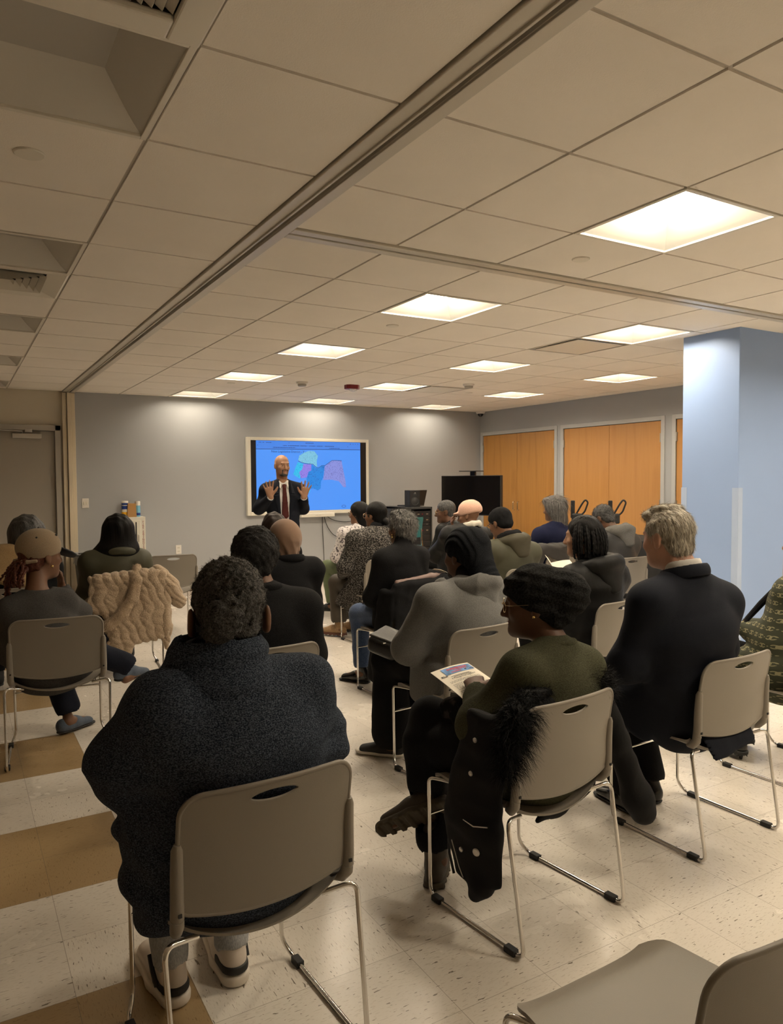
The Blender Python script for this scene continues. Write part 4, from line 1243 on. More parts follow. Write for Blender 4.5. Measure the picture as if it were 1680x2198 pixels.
R_ = [ringv(*lo_, .0), ringv(*hi_, .585), ringv(hi_[0] + .008, hi_[1] + .008, .585), ringv(hi_[0] + .008, hi_[1] + .008, .60), ringv(hi_[0] - .006, hi_[1] - .006, .60), ringv(lo_[0] - .006, lo_[1] - .006, .02)]
bm.faces.new(R_[0][::-1]); bm.faces.new(R_[-1])
for A, B in zip(R_[:-1], R_[1:]):
    for k in range(8): bm.faces.new((A[k], A[(k + 1) % 8], B[(k + 1) % 8], B[k]))
bm_obj('bin_body', bm, plain('grey_bin_plastic', (0.045, 0.048, 0.048, 1), .5), t, smooth=False)
bm = bmesh.new(); rg = np.random.default_rng(2)
prof = [(.150, .135, .50), (.170, .155, .612), (.178, .163, .606), (.180, .166, .56), (.178, .163, .505), (.182, .168, .475)]
RR = []
for i, (ax_, ay_, z) in enumerate(prof):
    RR.append([bm.verts.new((ax_ * math.copysign(abs(math.cos(a)) ** .45, math.cos(a)) + rg.normal() * .003, ay_ * math.copysign(abs(math.sin(a)) ** .45, math.sin(a)) + rg.normal() * .003, z + rg.normal() * .006)) for a in [2 * PI * k / 40 for k in range(40)]])
for A, B in zip(RR[:-1], RR[1:]):
    for k in range(40): bm.faces.new((A[k], A[(k + 1) % 40], B[(k + 1) % 40], B[k]))
lm, nt, b_ = _nt('clear_liner'); setin(b_, 'Base Color', (.75, .75, .74, 1)); setin(b_, 'Roughness', .25); setin(b_, 'Alpha', .42)
bm_obj('liner_bag', bm, lm, t)

# ------------------------------------------------------------------ black-clothed table and rollator by the closets
t = empty('side_table', (6.95, 6.15, 0), 0, 'table under a black cloth along the oak closets', 'table')
bm = bmesh.new(); box(bm, (-.36, -.95, .03), (.36, .60, .78), .02)
bmesh.ops.subdivide_edges(bm, edges=[e for e in bm.edges if abs(e.verts[0].co.z - e.verts[1].co.z) < .02 and e.calc_length() > .5], cuts=40)
for v in bm.verts:
    if v.co.z < .5: v.co.x *= 1 + .03 * math.sin(v.co.y * 40); v.co.y *= 1 + .012 * math.sin(v.co.x * 50)
bm_obj('tablecloth', bm, plain('black_cloth', (.012, .012, .013, 1), .85), t, smooth=40)
t = empty('rollator', (6.10, 6.0, 0), math.radians(-45), 'black upright rollator walker with two looped handles beside the oak closets', 'walker')
for s in (-1, 1):
    bm = bmesh.new(); tube(bm, round_path([(s * .20, .25, .08), (s * .20, .02, .62), (s * .20, -.06, 1.05), (s * .20, -.06, 1.10)], .08), .014, 10); bm_obj('side_frame', bm, MAT['blackplastic'], t)
    bm = bmesh.new(); tube(bm, [(s * .20, -.25, .08), (s * .20, .02, .60)], .014, 10); bm_obj('rear_leg', bm, MAT['blackplastic'], t)
    bm = bmesh.new(); box(bm, (s * .20 - .023, -.08, 1.04), (s * .20 + .023, -.03, 1.235), .008); bm_obj('grip', bm, MAT['blackplastic'], t, smooth=False)
    bm = bmesh.new(); tube(bm, round_path([(s * .20 + .03, -.06, 1.07), (s * .20 + .10, -.08, 1.20), (s * .20 + .135, -.08, 1.245), (s * .20 + .165, -.08, 1.215), (s * .20 + .125, -.07, 1.10), (s * .20 + .05, -.06, 1.05)], .035), .010, 8); bm_obj('brake_loop', bm, MAT['blackplastic'], t)
    bm = bmesh.new(); box(bm, (s * .20 - .01, -.10, .98), (s * .20 + .10, -.02, 1.09), .015); bm_obj('brake_housing', bm, MAT['rubber'], t, smooth=False)
    for y in (.25, -.25):
        bm = bmesh.new(); tube(bm, [(s * .20 - .016, y, .085), (s * .20 + .016, y, .085)], .085, 20); bm_obj('wheel', bm, MAT['rubber'], t)
bm = bmesh.new(); box(bm, (-.19, -.05, .88), (.19, .05, 1.05), .02); bm_obj('pouch', bm, MAT['blackplastic'], t, smooth=False)
bm = bmesh.new(); box(bm, (-.19, -.14, .54), (.19, .14, .57), .01); bm_obj('seat', bm, MAT['blackplastic'], t, smooth=False)
# ------------------------------------------------------------------ people: shared modelling
def rotm(yaw=0, pitch=0, roll=0):
    """yaw: turn to own left, pitch: nod down negative, roll: tilt to own right"""
    return np.array((Matrix.Rotation(math.radians(yaw), 3, 'Z') @ Matrix.Rotation(math.radians(pitch), 3, 'X') @ Matrix.Rotation(math.radians(roll), 3, 'Y')), np.float32)

class Head:
    def __init__(s, c, yaw=0, pitch=0, roll=0, sc=1.0):
        s.c = V3(c); s.R = rotm(yaw, pitch, roll); s.s = sc
    def p(s, x, y=None, z=None):
        q = V3(x if y is None else (x, y, z)) * s.s
        return s.c + s.R @ q
    def d(s, v): return s.R @ V3(v)
    def E(s, c, r): return ell(s.p(c), V3(r) * s.s, s.R)
    def C(s, a, b, r1, r2=None): return cap_(s.p(a), s.p(b), r1 * s.s, (r1 if r2 is None else r2) * s.s)
    def S(s, a, b, w1, w2, X=(1, 0, 0)): return slab(s.p(a), s.p(b), V3(w1) * s.s, V3(w2) * s.s, s.d(X))
    def B(s, c, hf, r): return rbox(s.p(c), V3(hf) * s.s, r * s.s, s.R)
    def O(s, c, rx, ry, r, rz=None, R=None):
        return ring(s.p(c), rx * s.s, ry * s.s, r * s.s, s.R if R is None else s.R @ np.asarray(R, np.float32), rz * s.s if rz else None)
    def mat(s):
        return Matrix.Translation(Vector(s.c)) @ Matrix([list(map(float, r)) for r in s.R]).to_4x4() @ Matrix.Scale(s.s, 4)

def head_fill(F, hd, nek, neck_r=.054, ears=True, jaw=1.0):
    F.add([hd.E((0, -.012, .032), (.0745, .094, .084)), hd.E((0, .026, -.028), (.0625 * jaw, .064, .084)), hd.E((0, .040, -.082), (.046 * jaw, .048, .036))], .03)
    F.add([hd.C((0, .078, -.094), (0, .076, -.096), .017)], .02)
    F.add([cap_(nek, hd.p(0, -.022, -.06), neck_r * 1.08, neck_r)], .03)
    F.add([hd.C((-.030, .080, .026), (.030, .080, .026), .0115)], .012)
    F.sub([hd.E((sx * .031, .098, .004), (.019, .016, .013)) for sx in (-1, 1)], .014)
    F.add([hd.E((sx * .031, .073, .003), (.0135, .0125, .0125)) for sx in (-1, 1)], .003)
    F.add([hd.C((0, .088, .012), (0, .108, -.030), .0085, .0125)], .014)
    F.add([hd.E((sx * .013, .096, -.034), (.0085, .010, .008)) for sx in (-1, 1)], .008)
    F.add([hd.E((sx * .040, .062, -.024), (.022, .020, .020)) for sx in (-1, 1)], .02)
    F.add([hd.S((-.020, .084, -.0565), (.020, .084, -.0565), (.007, .0052), (.007, .0052), (0, 1, 0)), hd.S((-.018, .083, -.067), (.018, .083, -.067), (.0078, .0062), (.0078, .0062), (0, 1, 0))], .006)
    if ears:
        for sx in (-1, 1):
            F.add([hd.E((sx * .0785, -.012, -.004), (.0085, .019, .031)), hd.E((sx * .074, -.004, -.028), (.007, .010, .012))], .008)
            F.sub([hd.E((sx * .088, -.006, -.002), (.006, .010, .017))], .005)

def hand_prims(wr, D, N, thumb, curl=25, spread=6, s=1.0, fingers=None):
    """palm, five fingers; D fingers' direction, N palm side, thumb=+1/-1 chooses the side D x N * thumb"""
    wr, D, N = V3(wr), V3(D), V3(N)
    D = D / np.linalg.norm(D); N = N - D * (N @ D); N = N / np.linalg.norm(N); S = np.cross(D, N) * thumb
    P = [slab(wr - D * .01, wr + D * .082 * s, (.027 * s, .018 * s), (.041 * s, .0135 * s), S)]
    def turn(v, ang):
        a = math.radians(ang); return v * math.cos(a) + N * math.sin(a)
    L = (.070, .079, .073, .056); out = []
    cur = fingers or [curl] * 4
    for i in range(4):
        b = wr + D * (.080 - .006 * (i == 3) - .003 * (i == 0)) * s + S * (.0305 - .0205 * i) * s
        ang = math.radians(spread * (1.35 - .9 * i)); d0 = D * math.cos(ang) + S * math.sin(ang)
        p = [b]; a = 0; r = (.0092, .0083, .0075, .0062)
        for j, fr in enumerate((.48, .30, .22)):
            a += cur[i] * (.7, 1.0, .7)[j]
            ca, sa = math.cos(math.radians(a)), math.sin(math.radians(a))
            p.append(p[-1] + (d0 * ca + N * sa) * L[i] * fr * s)
        out += chain(p, [x * s * (1 if i < 3 else .88) for x in r])
    tb = wr + D * .024 * s + S * .024 * s
    td = D * .62 + S * .72 + N * .22; td /= np.linalg.norm(td)
    t1 = tb + td * .044 * s; t2 = t1 + (td * .8 + D * .35 + N * .15) * .034 * s
    out += chain([tb, t1, t2], [.0135 * s, .0112 * s, .0085 * s])
    return P, out

def seated(hz=1.12, hx=0.0, hy=0.0, lean=0.0, sx=0.0, sw=.175, **kw):
    """default seated joints in the chair's frame (facing +y)"""
    sz = kw.pop('sz', hz - .20)
    J = dict(pel=(sx * .2, .0, .515), wst=(sx * .45, -.012 + lean * .35, .655), chs=(sx * .85, -.028 + lean * .8, sz - .11), nek=(sx + (hx - sx) * .45, -.055 + lean, sz + .055),
             shL=(sx - sw, -.055 + lean, sz), shR=(sx + sw, -.055 + lean, sz),
             elL=(sx - sw - .065, .03 + lean * .6, sz - .27), elR=(sx + sw + .065, .03 + lean * .6, sz - .27),
             wrL=(-.10, .20, .61), wrR=(.10, .20, .61),
             hpL=(-.095, -.01, .505), hpR=(.095, -.01, .505), knL=(-.115, .345, .495), knR=(.115, .345, .495),
             anL=(-.12, .33, .085), anR=(.12, .33, .085), toL=(-.14, .50, .028), toR=(.14, .50, .028),
             hd=(hx, hy, hz))
    for k, v in kw.items(): J[k] = v
    return {k: V3(v) for k, v in J.items()}

DIM = dict(hip=(.175, .130), wst=(.158, .112), chs=(.172, .112), arm=(.048, .042, .030), leg=(.080, .058, .038), neck=.054, shr=.052)
def dims(f=1.0, **kw):
    D = {k: (tuple(x * f for x in v) if isinstance(v, tuple) else v) for k, v in DIM.items()}
    D.update(kw); return D

def torso_prims(J, D, o=0.0):
    X = J['shR'] - J['shL']; X = X / np.linalg.norm(X)
    g = lambda w: (w[0] + o, w[1] + o)
    nb = J['nek'] - V3((0, 0, .02))
    P = [slab(J['pel'] - V3((0, 0, .02)), J['wst'], g(D['hip']), g(D['wst']), (1, 0, 0)),
         slab(J['wst'], J['chs'], g(D['wst']), g(D['chs']), (1, 0, 0)),
         slab(J['chs'], (J['shL'] + J['shR']) / 2 + V3((0, 0, -.015)), g(D['chs']), (D['chs'][0] * .86 + o, D['chs'][1] * .72 + o), X)]
    tr = D.get('trap', D['neck'] - .004)
    P += [cap_(J['shL'], nb, D['shr'] + o, tr + o * .8), cap_(J['shR'], nb, D['shr'] + o, tr + o * .8)]
    return P

def arm_prims(J, D, o=0.0, sides='LR'):
    P = []
    for s in sides:
        r = [x + o for x in D['arm']]
        P += chain([J['sh' + s] - V3((0, 0, .008)), J['el' + s], J['wr' + s]], r)
    return P

def leg_prims(J, D, o=0.0):
    P = []
    for s in 'LR':
        r = [x + o for x in D['leg']]
        P += chain([J['hp' + s], J['kn' + s]], [r[0], r[1]])
        mid = J['kn' + s] * .62 + J['an' + s] * .38 + V3((0, -.012, 0))
        P += chain([J['kn' + s], mid, J['an' + s]], [r[1] * .96, r[1] * .93, r[2]])
    return P

class Person:
    def __init__(s, loc, yaw, label, J, D=None, group=None):
        s.J, s.D = J, D or dims()
        s.root = empty('person', (loc[0], loc[1], loc[2] if len(loc) > 2 else 0), math.radians(yaw), label, 'person', group)
    def head(s, yaw=0, pitch=0, roll=0, sc=1.0):
        s.hd = Head(s.J['hd'], yaw, pitch, roll, sc); return s.hd
    def part(s, name, me, mat, smooth=True): return mesh_obj(name, me, mat, s.root, smooth)
    def body(s, mat, h=.009, hands=None, jaw=1.0, ears=True, feet=True, extra=None, mats=None):
        J, D = s.J, s.D
        prims = torso_prims(J, D, -.012) + arm_prims(J, D, -.008) + leg_prims(J, D, -.012)
        hd = s.hd
        H0 = [hd.E((0, 0, 0), (.12, .14, .14))]
        hp, hf = [], []
        for sd in 'LR':
            spec = (hands or {}).get(sd)
            if spec is None:
                d = J['wr' + sd] - J['el' + sd]; d = d / np.linalg.norm(d); d = d + V3((0, .25, -.25))
                spec = dict(D=d, N=(0, 0, -1), thumb=(-1 if sd == 'L' else 1), curl=22)
            a, b = hand_prims(J['wr' + sd], spec['D'], spec['N'], spec['thumb'], spec.get('curl', 22), spec.get('spread', 5), spec.get('s', .95), spec.get('fingers'))
            hp += a; hf += b
        ft = []
        if feet:
            for sd in 'LR':
                ft += [cap_(J['an' + sd] - V3((0, .02, .03)), J['to' + sd], .032, .020)]
        lo, hi = bounds(prims + H0 + hp + hf + ft)
        F = Field(lo - .01, hi + .01, h)
        F.add(prims, .04); F.add(hp, .02); F.add(hf, .006); F.add(ft, .02)
        head_fill(F, hd, J['nek'], D['neck'], ears, jaw)
        if extra: extra(F)
        s.bodyobj = s.part('body', F.mesh('body'), mat)
        return s.bodyobj
    def top(s, name, mat, o=.012, h=.009, hem=None, sleeve=(.016, .016, .012), k=.045, fn=None, extra=(), collar=None, cuffs=True, neckz=None, subs=(), keeps=(), smooth=2, arms='LR', k2=.02):
        """sweater / coat: torso + sleeves offset from the body"""
        J, D = s.J, s.D
        prims = torso_prims(J, D, o)
        if hem is not None:      # skirt of the garment over the hips
            prims.append(slab(J['pel'], J['pel'] + V3((0, 0, -.02)), (D['hip'][0] + o + hem[0], D['hip'][1] + o + hem[1]), (D['hip'][0] + o + hem[0], D['hip'][1] + o + hem[1])))
        A = []
        for sd in arms:
            r = [x + q for x, q in zip(D['arm'], sleeve)]
            wr = J['wr' + sd]
            A += chain([J['sh' + sd] - V3((0, 0, .008)), J['el' + sd], wr], r)
        extra = list(extra)
        lo, hi = bounds(prims + A + extra)
        F = Field(lo - .02, hi + .02, h); F.smooth = smooth
        F.add(prims, k); F.add(A, .055); F.add(extra, k2)
        if cuffs:
            for sd in arms:
                d = J['wr' + sd] - J['el' + sd]; d = d / np.linalg.norm(d)
                F.sub([cap_(J['wr' + sd] + d * .035, J['wr' + sd] + d * .10, .052)], .004)
        if fn: F.displace(fn)
        if subs: F.sub(list(subs), .006)
        for kp in keeps: F.keep(*kp)
        return s.part(name, F.mesh(name), mat)
    def trousers(s, mat, o=.012, h=.010, fn=None, name='trousers', ankle=.03, flare=0.0):
        J, D = s.J, s.D
        P = [ell(J['pel'] + V3((0, .02, -.02)), (D['hip'][0] + o, D['hip'][1] + .02 + o, .095))]
        for sd in 'LR':
            r = [x + o for x in D['leg']]
            P += chain([J['hp' + sd], J['kn' + sd]], [r[0], r[1]])
            P += chain([J['kn' + sd], J['an' + sd] + V3((0, -.005, ankle))], [r[1] * .98, r[2] + flare])
        lo, hi = bounds(P); F = Field(lo - .02, hi + .02, h); F.add(P, .035)
        if fn: F.displace(fn)
        for sd in 'LR':
            d = J['an' + sd] - J['kn' + sd]; d = d / np.linalg.norm(d)
            a = J['an' + sd] + V3((0, -.005, ankle)); F.sub([cap_(a + d * .055, a + d * .12, .058)], .004)
        s.part(name, F.mesh(name), mat)
    def shoes(s, mat, sole=None, h=.006, name='shoe', r=.040, sides='LR', high=.035):
        J = s.J
        for sd in sides:
            an, to = J['an' + sd], J['to' + sd]
            d = to - an; d[2] = 0; L = float(np.linalg.norm(d)); d = d / L; S = np.cross(d, V3((0, 0, 1)))
            zb = max(0.0, float(to[2]) - .028)
            heel = V3((an[0], an[1], zb + .030)) - d * .038
            mid = V3((an[0], an[1], zb + .040)) + d * .045; toe = V3((to[0], to[1], zb + .026))
            P = [slab(heel, mid, (.033, .036), (.040, .040), S), slab(mid, toe, (.040, .036), (.036, .022), S), cap_(heel + V3((0, 0, .02)), V3((an[0], an[1], zb + .05 + high)) - d * .012, .034, .040)]
            me = blob(P, h, .02, keeps=[((0, 0, zb + .012), (0, 0, 1))], name=name)
            sh = s.part(name, me, mat)
            P2 = [slab(heel * 1, mid, (.039, .05), (.045, .05), S), slab(mid, toe + d * .008, (.045, .05), (.040, .04), S)]
            me = blob(P2, h, .02, keeps=[((0, 0, zb + .001), (0, 0, 1)), ((0, 0, zb + (.022 if sole is not None else .014)), (0, 0, -1))], name='sole')
            mesh_obj('sole', me, sole or MAT['rubber'], sh)

def glasses(P, mat, rim=.0022, sc=1.0, lens=False):
    hd = P.hd; bm = bmesh.new(); M = hd.mat()
    for sx in (-1, 1):
        pts = [M @ Vector((sx * .033 + .024 * math.cos(a), .104 - .010 * abs(math.cos(a)) * (1 if (sx * math.cos(a)) > 0 else 0), .002 + .020 * math.sin(a))) for a in [2 * PI * k / 20 for k in range(20)]]
        tube(bm, pts, rim, 6, closed=True)
        tube(bm, [M @ Vector((sx * .057, .096, .008)), M @ Vector((sx * .078, .070, .010)), M @ Vector((sx * .083, -.005, .012)), M @ Vector((sx * .080, -.025, -.002))], rim * .8, 6)
    tube(bm, [M @ Vector((-.010, .106, .006)), M @ Vector((0, .110, .009)), M @ Vector((.010, .106, .006))], rim, 6)
    return bm_obj('glasses', bm, mat, P.root)

def braid_set(P, name, mat, roots, tips, r=.007, n=1, seed=0, wob=.006, sag=.0, mid=None):
    """bundle of plaited locs, head coordinates"""
    g = random.Random(seed); bm = bmesh.new(); M = P.hd.mat()
    for a, b in zip(roots, tips):
        a, b = Vector(a), Vector(b); m = (a + b) / 2
        out = Vector((m.x, m.y, 0)); out = out.normalized() * sag if out.length > 1e-4 else Vector((0, 0, 0))
        c = m + out + Vector((0, 0, .02))
        pts, rs = [], []
        N = 22
        for i in range(N + 1):
            t = i / N
            q = a * (1 - t) ** 2 + c * 2 * t * (1 - t) + b * t * t
            q += Vector((g.uniform(-1, 1), g.uniform(-1, 1), 0)) * wob * .25
            pts.append(M @ q); rs.append(r * (1 + .22 * math.sin(i * 2.1)) * (1 - .35 * t))
        tube(bm, pts, r, 7, rs=rs)
    return bm_obj(name, bm, mat, P.root, smooth=True)
# ------------------------------------------------------------------ people: materials
SK = dict(dark=skin('skin_dark', (0.105, 0.050, 0.028, 1)), deep=skin('skin_deep', (0.075, 0.036, 0.022, 1)), brown=skin('skin_brown', (0.17, 0.085, 0.048, 1)),
          tan=skin('skin_tan', (0.34, 0.185, 0.112, 1)), fair=skin('skin_fair', (0.50, 0.28, 0.20, 1)))
FB = dict(
    navyknit=fabric('navy_marl_knit', (0.010, 0.015, 0.026, 1), (0.095, 0.115, 0.150, 1), (250, 250, 420), .8, dist=.004, lo=.40, hi=.72),
    blackknit=fabric('black_knit', (0.007, 0.007, 0.008, 1), (0.014, 0.014, 0.015, 1), (300, 300, 300), .5),
    blackwool=fabric('black_wool', (0.006, 0.006, 0.007, 1), (0.011, 0.011, 0.012, 1), (350, 350, 350), .35),
    suit=fabric('dark_suiting', (0.009, 0.011, 0.017, 1), (0.013, 0.015, 0.022, 1), (500, 500, 500), .2, rough=.8),
    puffer=plain('black_shell_nylon', (0.007, 0.007, 0.007, 1), .55, spec=.2, bump=.2, bscale=60),
    olive=fabric('olive_knit', (0.042, 0.043, 0.025, 1), (0.070, 0.070, 0.042, 1), (220, 220, 500), .45),
    oliveshell=plain('olive_shell', (0.048, 0.042, 0.024, 1), .6, spec=.3, bump=.15, bscale=40),
    olivejacket=plain('olive_green_jacket', (0.060, 0.058, 0.036, 1), .6, spec=.3, bump=.15, bscale=40),
    greyknit=fabric('charcoal_grey_knit', (0.048, 0.046, 0.044, 1), (0.075, 0.072, 0.070, 1), (260, 260, 420), .4),
    hoodie=fabric('grey_marl_fleece', (0.105, 0.104, 0.100, 1), (0.15, 0.148, 0.141, 1), (300, 300, 300), .35),
    greyhood=fabric('mid_grey_fleece', (0.10, 0.095, 0.088, 1), (0.15, 0.145, 0.135, 1), (300, 300, 300), .35),
    greyshell=plain('dark_grey_shell', (0.040, 0.038, 0.036, 1), .55, spec=.3, bump=.15, bscale=50),
    tweed=fabric('black_white_tweed', (0.016, 0.014, 0.013, 1), (0.22, 0.205, 0.19, 1), (95, 95, 130), .7, lo=.47, hi=.64, detail=4),
    navy=fabric('navy_fleece', (0.008, 0.010, 0.030, 1), (0.013, 0.016, 0.042, 1), (260, 260, 260), .3),
    denim=fabric('blue_denim', (0.035, 0.065, 0.14, 1), (0.065, 0.10, 0.19, 1), (300, 300, 120), .35),
    palejean=fabric('pale_grey_denim', (0.32, 0.33, 0.34, 1), (0.42, 0.43, 0.44, 1), (300, 300, 120), .3),
    green=fabric('sage_green_twill', (0.10, 0.13, 0.062, 1), (0.13, 0.16, 0.082, 1), (300, 300, 300), .2),
    black=fabric('black_trousers', (0.008, 0.008, 0.009, 1), (0.012, 0.012, 0.013, 1), (350, 350, 350), .2),
    navytr=fabric('navy_trousers', (0.010, 0.012, 0.020, 1), (0.016, 0.018, 0.028, 1), (350, 350, 350), .2),
    camel=fabric('tan_wool', (0.40, 0.27, 0.13, 1), (0.50, 0.35, 0.18, 1), (250, 250, 250), .3),
    hijab=fabric('tan_crepe', (0.215, 0.135, 0.092, 1), (0.235, 0.148, 0.101, 1), (500, 500, 500), .1),
    pink=fabric('pale_pink_cloth', (0.60, 0.36, 0.27, 1), (0.68, 0.43, 0.33, 1), (200, 200, 200), .3),
    offwhite=fabric('off_white_fleece', (0.55, 0.52, 0.44, 1), (0.62, 0.58, 0.50, 1), (200, 200, 200), .3),
    white=fabric('white_shirting', (0.62, 0.60, 0.57, 1), (0.68, 0.66, 0.63, 1), (400, 400, 400), .15),
    capcloth=fabric('khaki_cap_twill', (0.25, 0.185, 0.12, 1), (0.31, 0.235, 0.155, 1), (400, 400, 400), .25),
    mauve=plain('mauve_lining', (0.19, 0.125, 0.11, 1), .45, bump=.2, bscale=60),
    tie=fabric('dark_red_silk', (0.055, 0.013, 0.012, 1), (0.085, 0.022, 0.020, 1), (400, 400, 400), .2, rough=.55),
    brownsuede=fabric('tan_suede', (0.27, 0.165, 0.085, 1), (0.33, 0.21, 0.11, 1), (90, 90, 90), .3),
    shoeblack=plain('black_shoe_leather', (0.008, 0.008, 0.008, 1), .22, spec=.6),
    shoemat=plain('black_canvas', (0.010, 0.010, 0.010, 1), .7),
    shoewhite=plain('white_shoe_leather', (0.66, 0.58, 0.50, 1), .5, bump=.1, bscale=120),
    solewhite=plain('white_rubber', (0.66, 0.60, 0.52, 1), .55),
    blueflat=fabric('slate_blue_suede', (0.075, 0.095, 0.13, 1), (0.10, 0.125, 0.165, 1), (200, 200, 200), .3),
    bootbrown=plain('dark_brown_boot', (0.045, 0.034, 0.022, 1), .6, bump=.2, bscale=80),
)
FB['print'] = fabric('white_grey_print', (0.62, 0.58, 0.58, 1), (0.10, 0.085, 0.095, 1), (48, 48, 48), .1, lo=.52, hi=.60, detail=3)
HR = dict(
    black=hairmat('black_hair', (0.003, 0.003, 0.003, 1), (0.008, 0.007, 0.007, 1), (170, 170, 6), .5, .5, spec=.14),
    brown=hairmat('dark_brown_hair', (0.008, 0.005, 0.004, 1), (0.020, 0.011, 0.008, 1), (170, 170, 6), .4, .5, spec=.2),
    grey=hairmat('grey_hair', (0.045, 0.042, 0.040, 1), (0.20, 0.19, 0.18, 1), (150, 150, 7), .8),
    greyshort=hairmat('short_grey_hair', (0.030, 0.028, 0.027, 1), (0.26, 0.25, 0.235, 1), (130, 130, 30), 1.0),
    silver=hairmat('silver_blond_hair', (0.20, 0.175, 0.135, 1), (0.50, 0.45, 0.365, 1), (140, 60, 30), .8),
    darkgrey=hairmat('dark_grey_hair', (0.022, 0.022, 0.022, 1), (0.085, 0.083, 0.080, 1), (150, 150, 8), .8),
    curl=hairmat('grey_black_curls', (0.008, 0.007, 0.006, 1), (0.10, 0.094, 0.084, 1), (230, 230, 230), 1.0, .6),
    afro=hairmat('black_curls', (0.004, 0.004, 0.004, 1), (0.012, 0.010, 0.009, 1), (220, 220, 220), 1.0, .7),
    red=hairmat('red_brown_hair', (0.055, 0.013, 0.006, 1), (0.13, 0.033, 0.014, 1), (200, 200, 200), .6, .5),
)
GLASS = plain('gold_wire', (0.55, 0.42, 0.26, 1), .25, metal=1.0)
GLASSB = plain('dark_frame', (0.02, 0.018, 0.016, 1), .3)
GOLD = plain('gold', (0.75, 0.55, 0.22, 1), .2, metal=1.0)
EYEW = plain('eye_white', (0.42, 0.38, 0.34, 1), .25)
IRIS = plain('dark_iris', (0.012, 0.008, 0.006, 1), .12)
LIP = plain('lips', (0.16, 0.055, 0.045, 1), .45)

def ch(k):
    x, y, a, _ = CHAIRS[k]; return (x, y), a
def hair(P, name, mat, th=.012, f0=.035, tilt=.55, h=.006, fn=None, extra=(), ears=False, nape=True, low=None, k=.02, smooth=2, keeps=()):
    hd = P.hd
    Q = [hd.E((0, -.016, .036), (.0745 + th, .094 + th, .084 + th))]
    if nape: Q.append(hd.E((0, -.052, -.030), (.060 + th * .5, .048 + th * .6, .056)))
    subs = [hd.E((sx * .088, .006, -.016), (.026, .032, .042)) for sx in (-1, 1)] if ears else []
    lo, hi = bounds(Q + list(extra)); F = Field(lo - .02, hi + .02, h); F.smooth = smooth
    F.add(Q, .02)
    if fn: F.displace(fn)
    F.keep(hd.p(0, f0, 0), hd.d((0, -1, tilt)), .012)
    if low is not None: F.keep(hd.p(0, 0, low), hd.d((0, 0, 1)), .01)
    if subs: F.sub(subs, .008)
    if extra:
        F.add(list(extra), k)
    for kp in keeps: F.keep(*kp)
    return P.part(name, F.mesh(name), mat)
def eyes(P, lids=True):
    hd = P.hd
    for sx in (-1, 1):
        e = P.part('eye', blob([hd.E((sx * .031, .0772, .002), (.0108, .0098, .0052))], .002, name='eye'), EYEW)
        mesh_obj('iris', blob([hd.E((sx * .031, .0858, .002), (.0050, .0026, .0046))], .0013, name='iris'), IRIS, e)
def earring(P, x, z, mat=GOLD, r=.006, y=-.004, drop=0.0):
    bm = bmesh.new(); bmesh.ops.create_icosphere(bm, subdivisions=2, radius=r)
    if drop: bmesh.ops.create_icosphere(bm, subdivisions=2, radius=r * 1.2, matrix=Matrix.Translation((0, 0, -drop)))
    o = bm_obj('earring', bm, mat, P.root); o.location = Vector(P.hd.p(x, y, z)); return o

strand = lambda x, y, z: .004 * np.sin(95 * x + 8 * z) + .003 * np.sin(150 * y + 70 * x + 10 * z)

# ------------------------------------------------------------------ the person in front: navy sweater, grey bun
p, a = ch('near')
J = seated(1.140, -.018, -.015, sx=-.03, sw=.185, shL=(-.215, -.105, .935), shR=(.165, -.055, .915), nek=(-.035, -.055, .985), elL=(-.298, -.040, .805), elR=(.242, .0, .740), wrL=(-.205, .185, .600), wrR=(.12, .24, .60),
           pel=(-.02, -.015, .53), wst=(-.035, -.035, .665), chs=(-.03, -.080, .83), hpL=(-.11, .0, .51), hpR=(.10, 0, .51), anL=(-.115, .235, .085), anR=(.065, .225, .085), toL=(-.125, .42, .030), toR=(.085, .41, .030), knL=(-.125, .34, .49), knR=(.10, .34, .49))
D = dims(1.0, hip=(.240, .150), wst=(.236, .140), chs=(.222, .130), arm=(.064, .058, .036), neck=.058, shr=.066, trap=.034)
P4 = Person(p, a, 'person seen from behind in navy knit sweater with grey hair in a low bun', J, D)
hd = P4.head(-18, 2, 0, 1.06); P4.body(SK['dark'], .008)
def sweatfolds(x, y, z):
    f = folds(.006, 13, 4)(x, y, z)
    arm = np.clip((np.abs(x + .03) - .17) / .08, 0, 1)
    return f * (.25 + arm) + .006 * np.sin(60 * z + 20 * x) * arm * (z < .80)
P4.top('sweater', FB['navyknit'], .022, .007, hem=(.022, .02), sleeve=(.022, .022, .018), fn=sweatfolds, cuffs=True,
       extra=[slab((-.205, -.02, .56), (-.225, -.045, .43), (.085, .125), (.060, .10)), slab((-.245, .03, .64), (-.26, .06, .60), (.055, .06), (.05, .05)), cap_((-.315, -.04, .835), (-.352, -.045, .805), .045, .020), slab((0, -.07, .50), (0, -.08, .455), (.19, .125), (.17, .11))])
col = [slab((-.070, -.066, .972), (-.064, -.060, 1.040), (.166, .128), (.122, .102)), ring((-.064, -.060, 1.048), .113, .094, .013)]
P4.part('collar', blob(col, .005, .02, subs=[slab((-.064, -.058, 1.015), (-.064, -.058, 1.10), (.101, .082), (.107, .088))], fn=lambda x, y, z: .0016 * np.sin(np.arctan2(y + .060, x + .066) * 60) * (z < 1.052), smooth=1), FB['navyknit'])
P4.part('shirt_collar', blob([ring((-.050, -.054, 1.052), .090, .074, .010, rz=.022)], .004), plain('navy_cotton', (0.008, 0.010, 0.028, 1), .8))
P4.part('white_lining', blob([cap_((-.142, -.085, 1.060), (-.118, -.116, 1.064), .008), cap_((.005, -.114, 1.062), (.030, -.094, 1.058), .008)], .003), FB['white'])
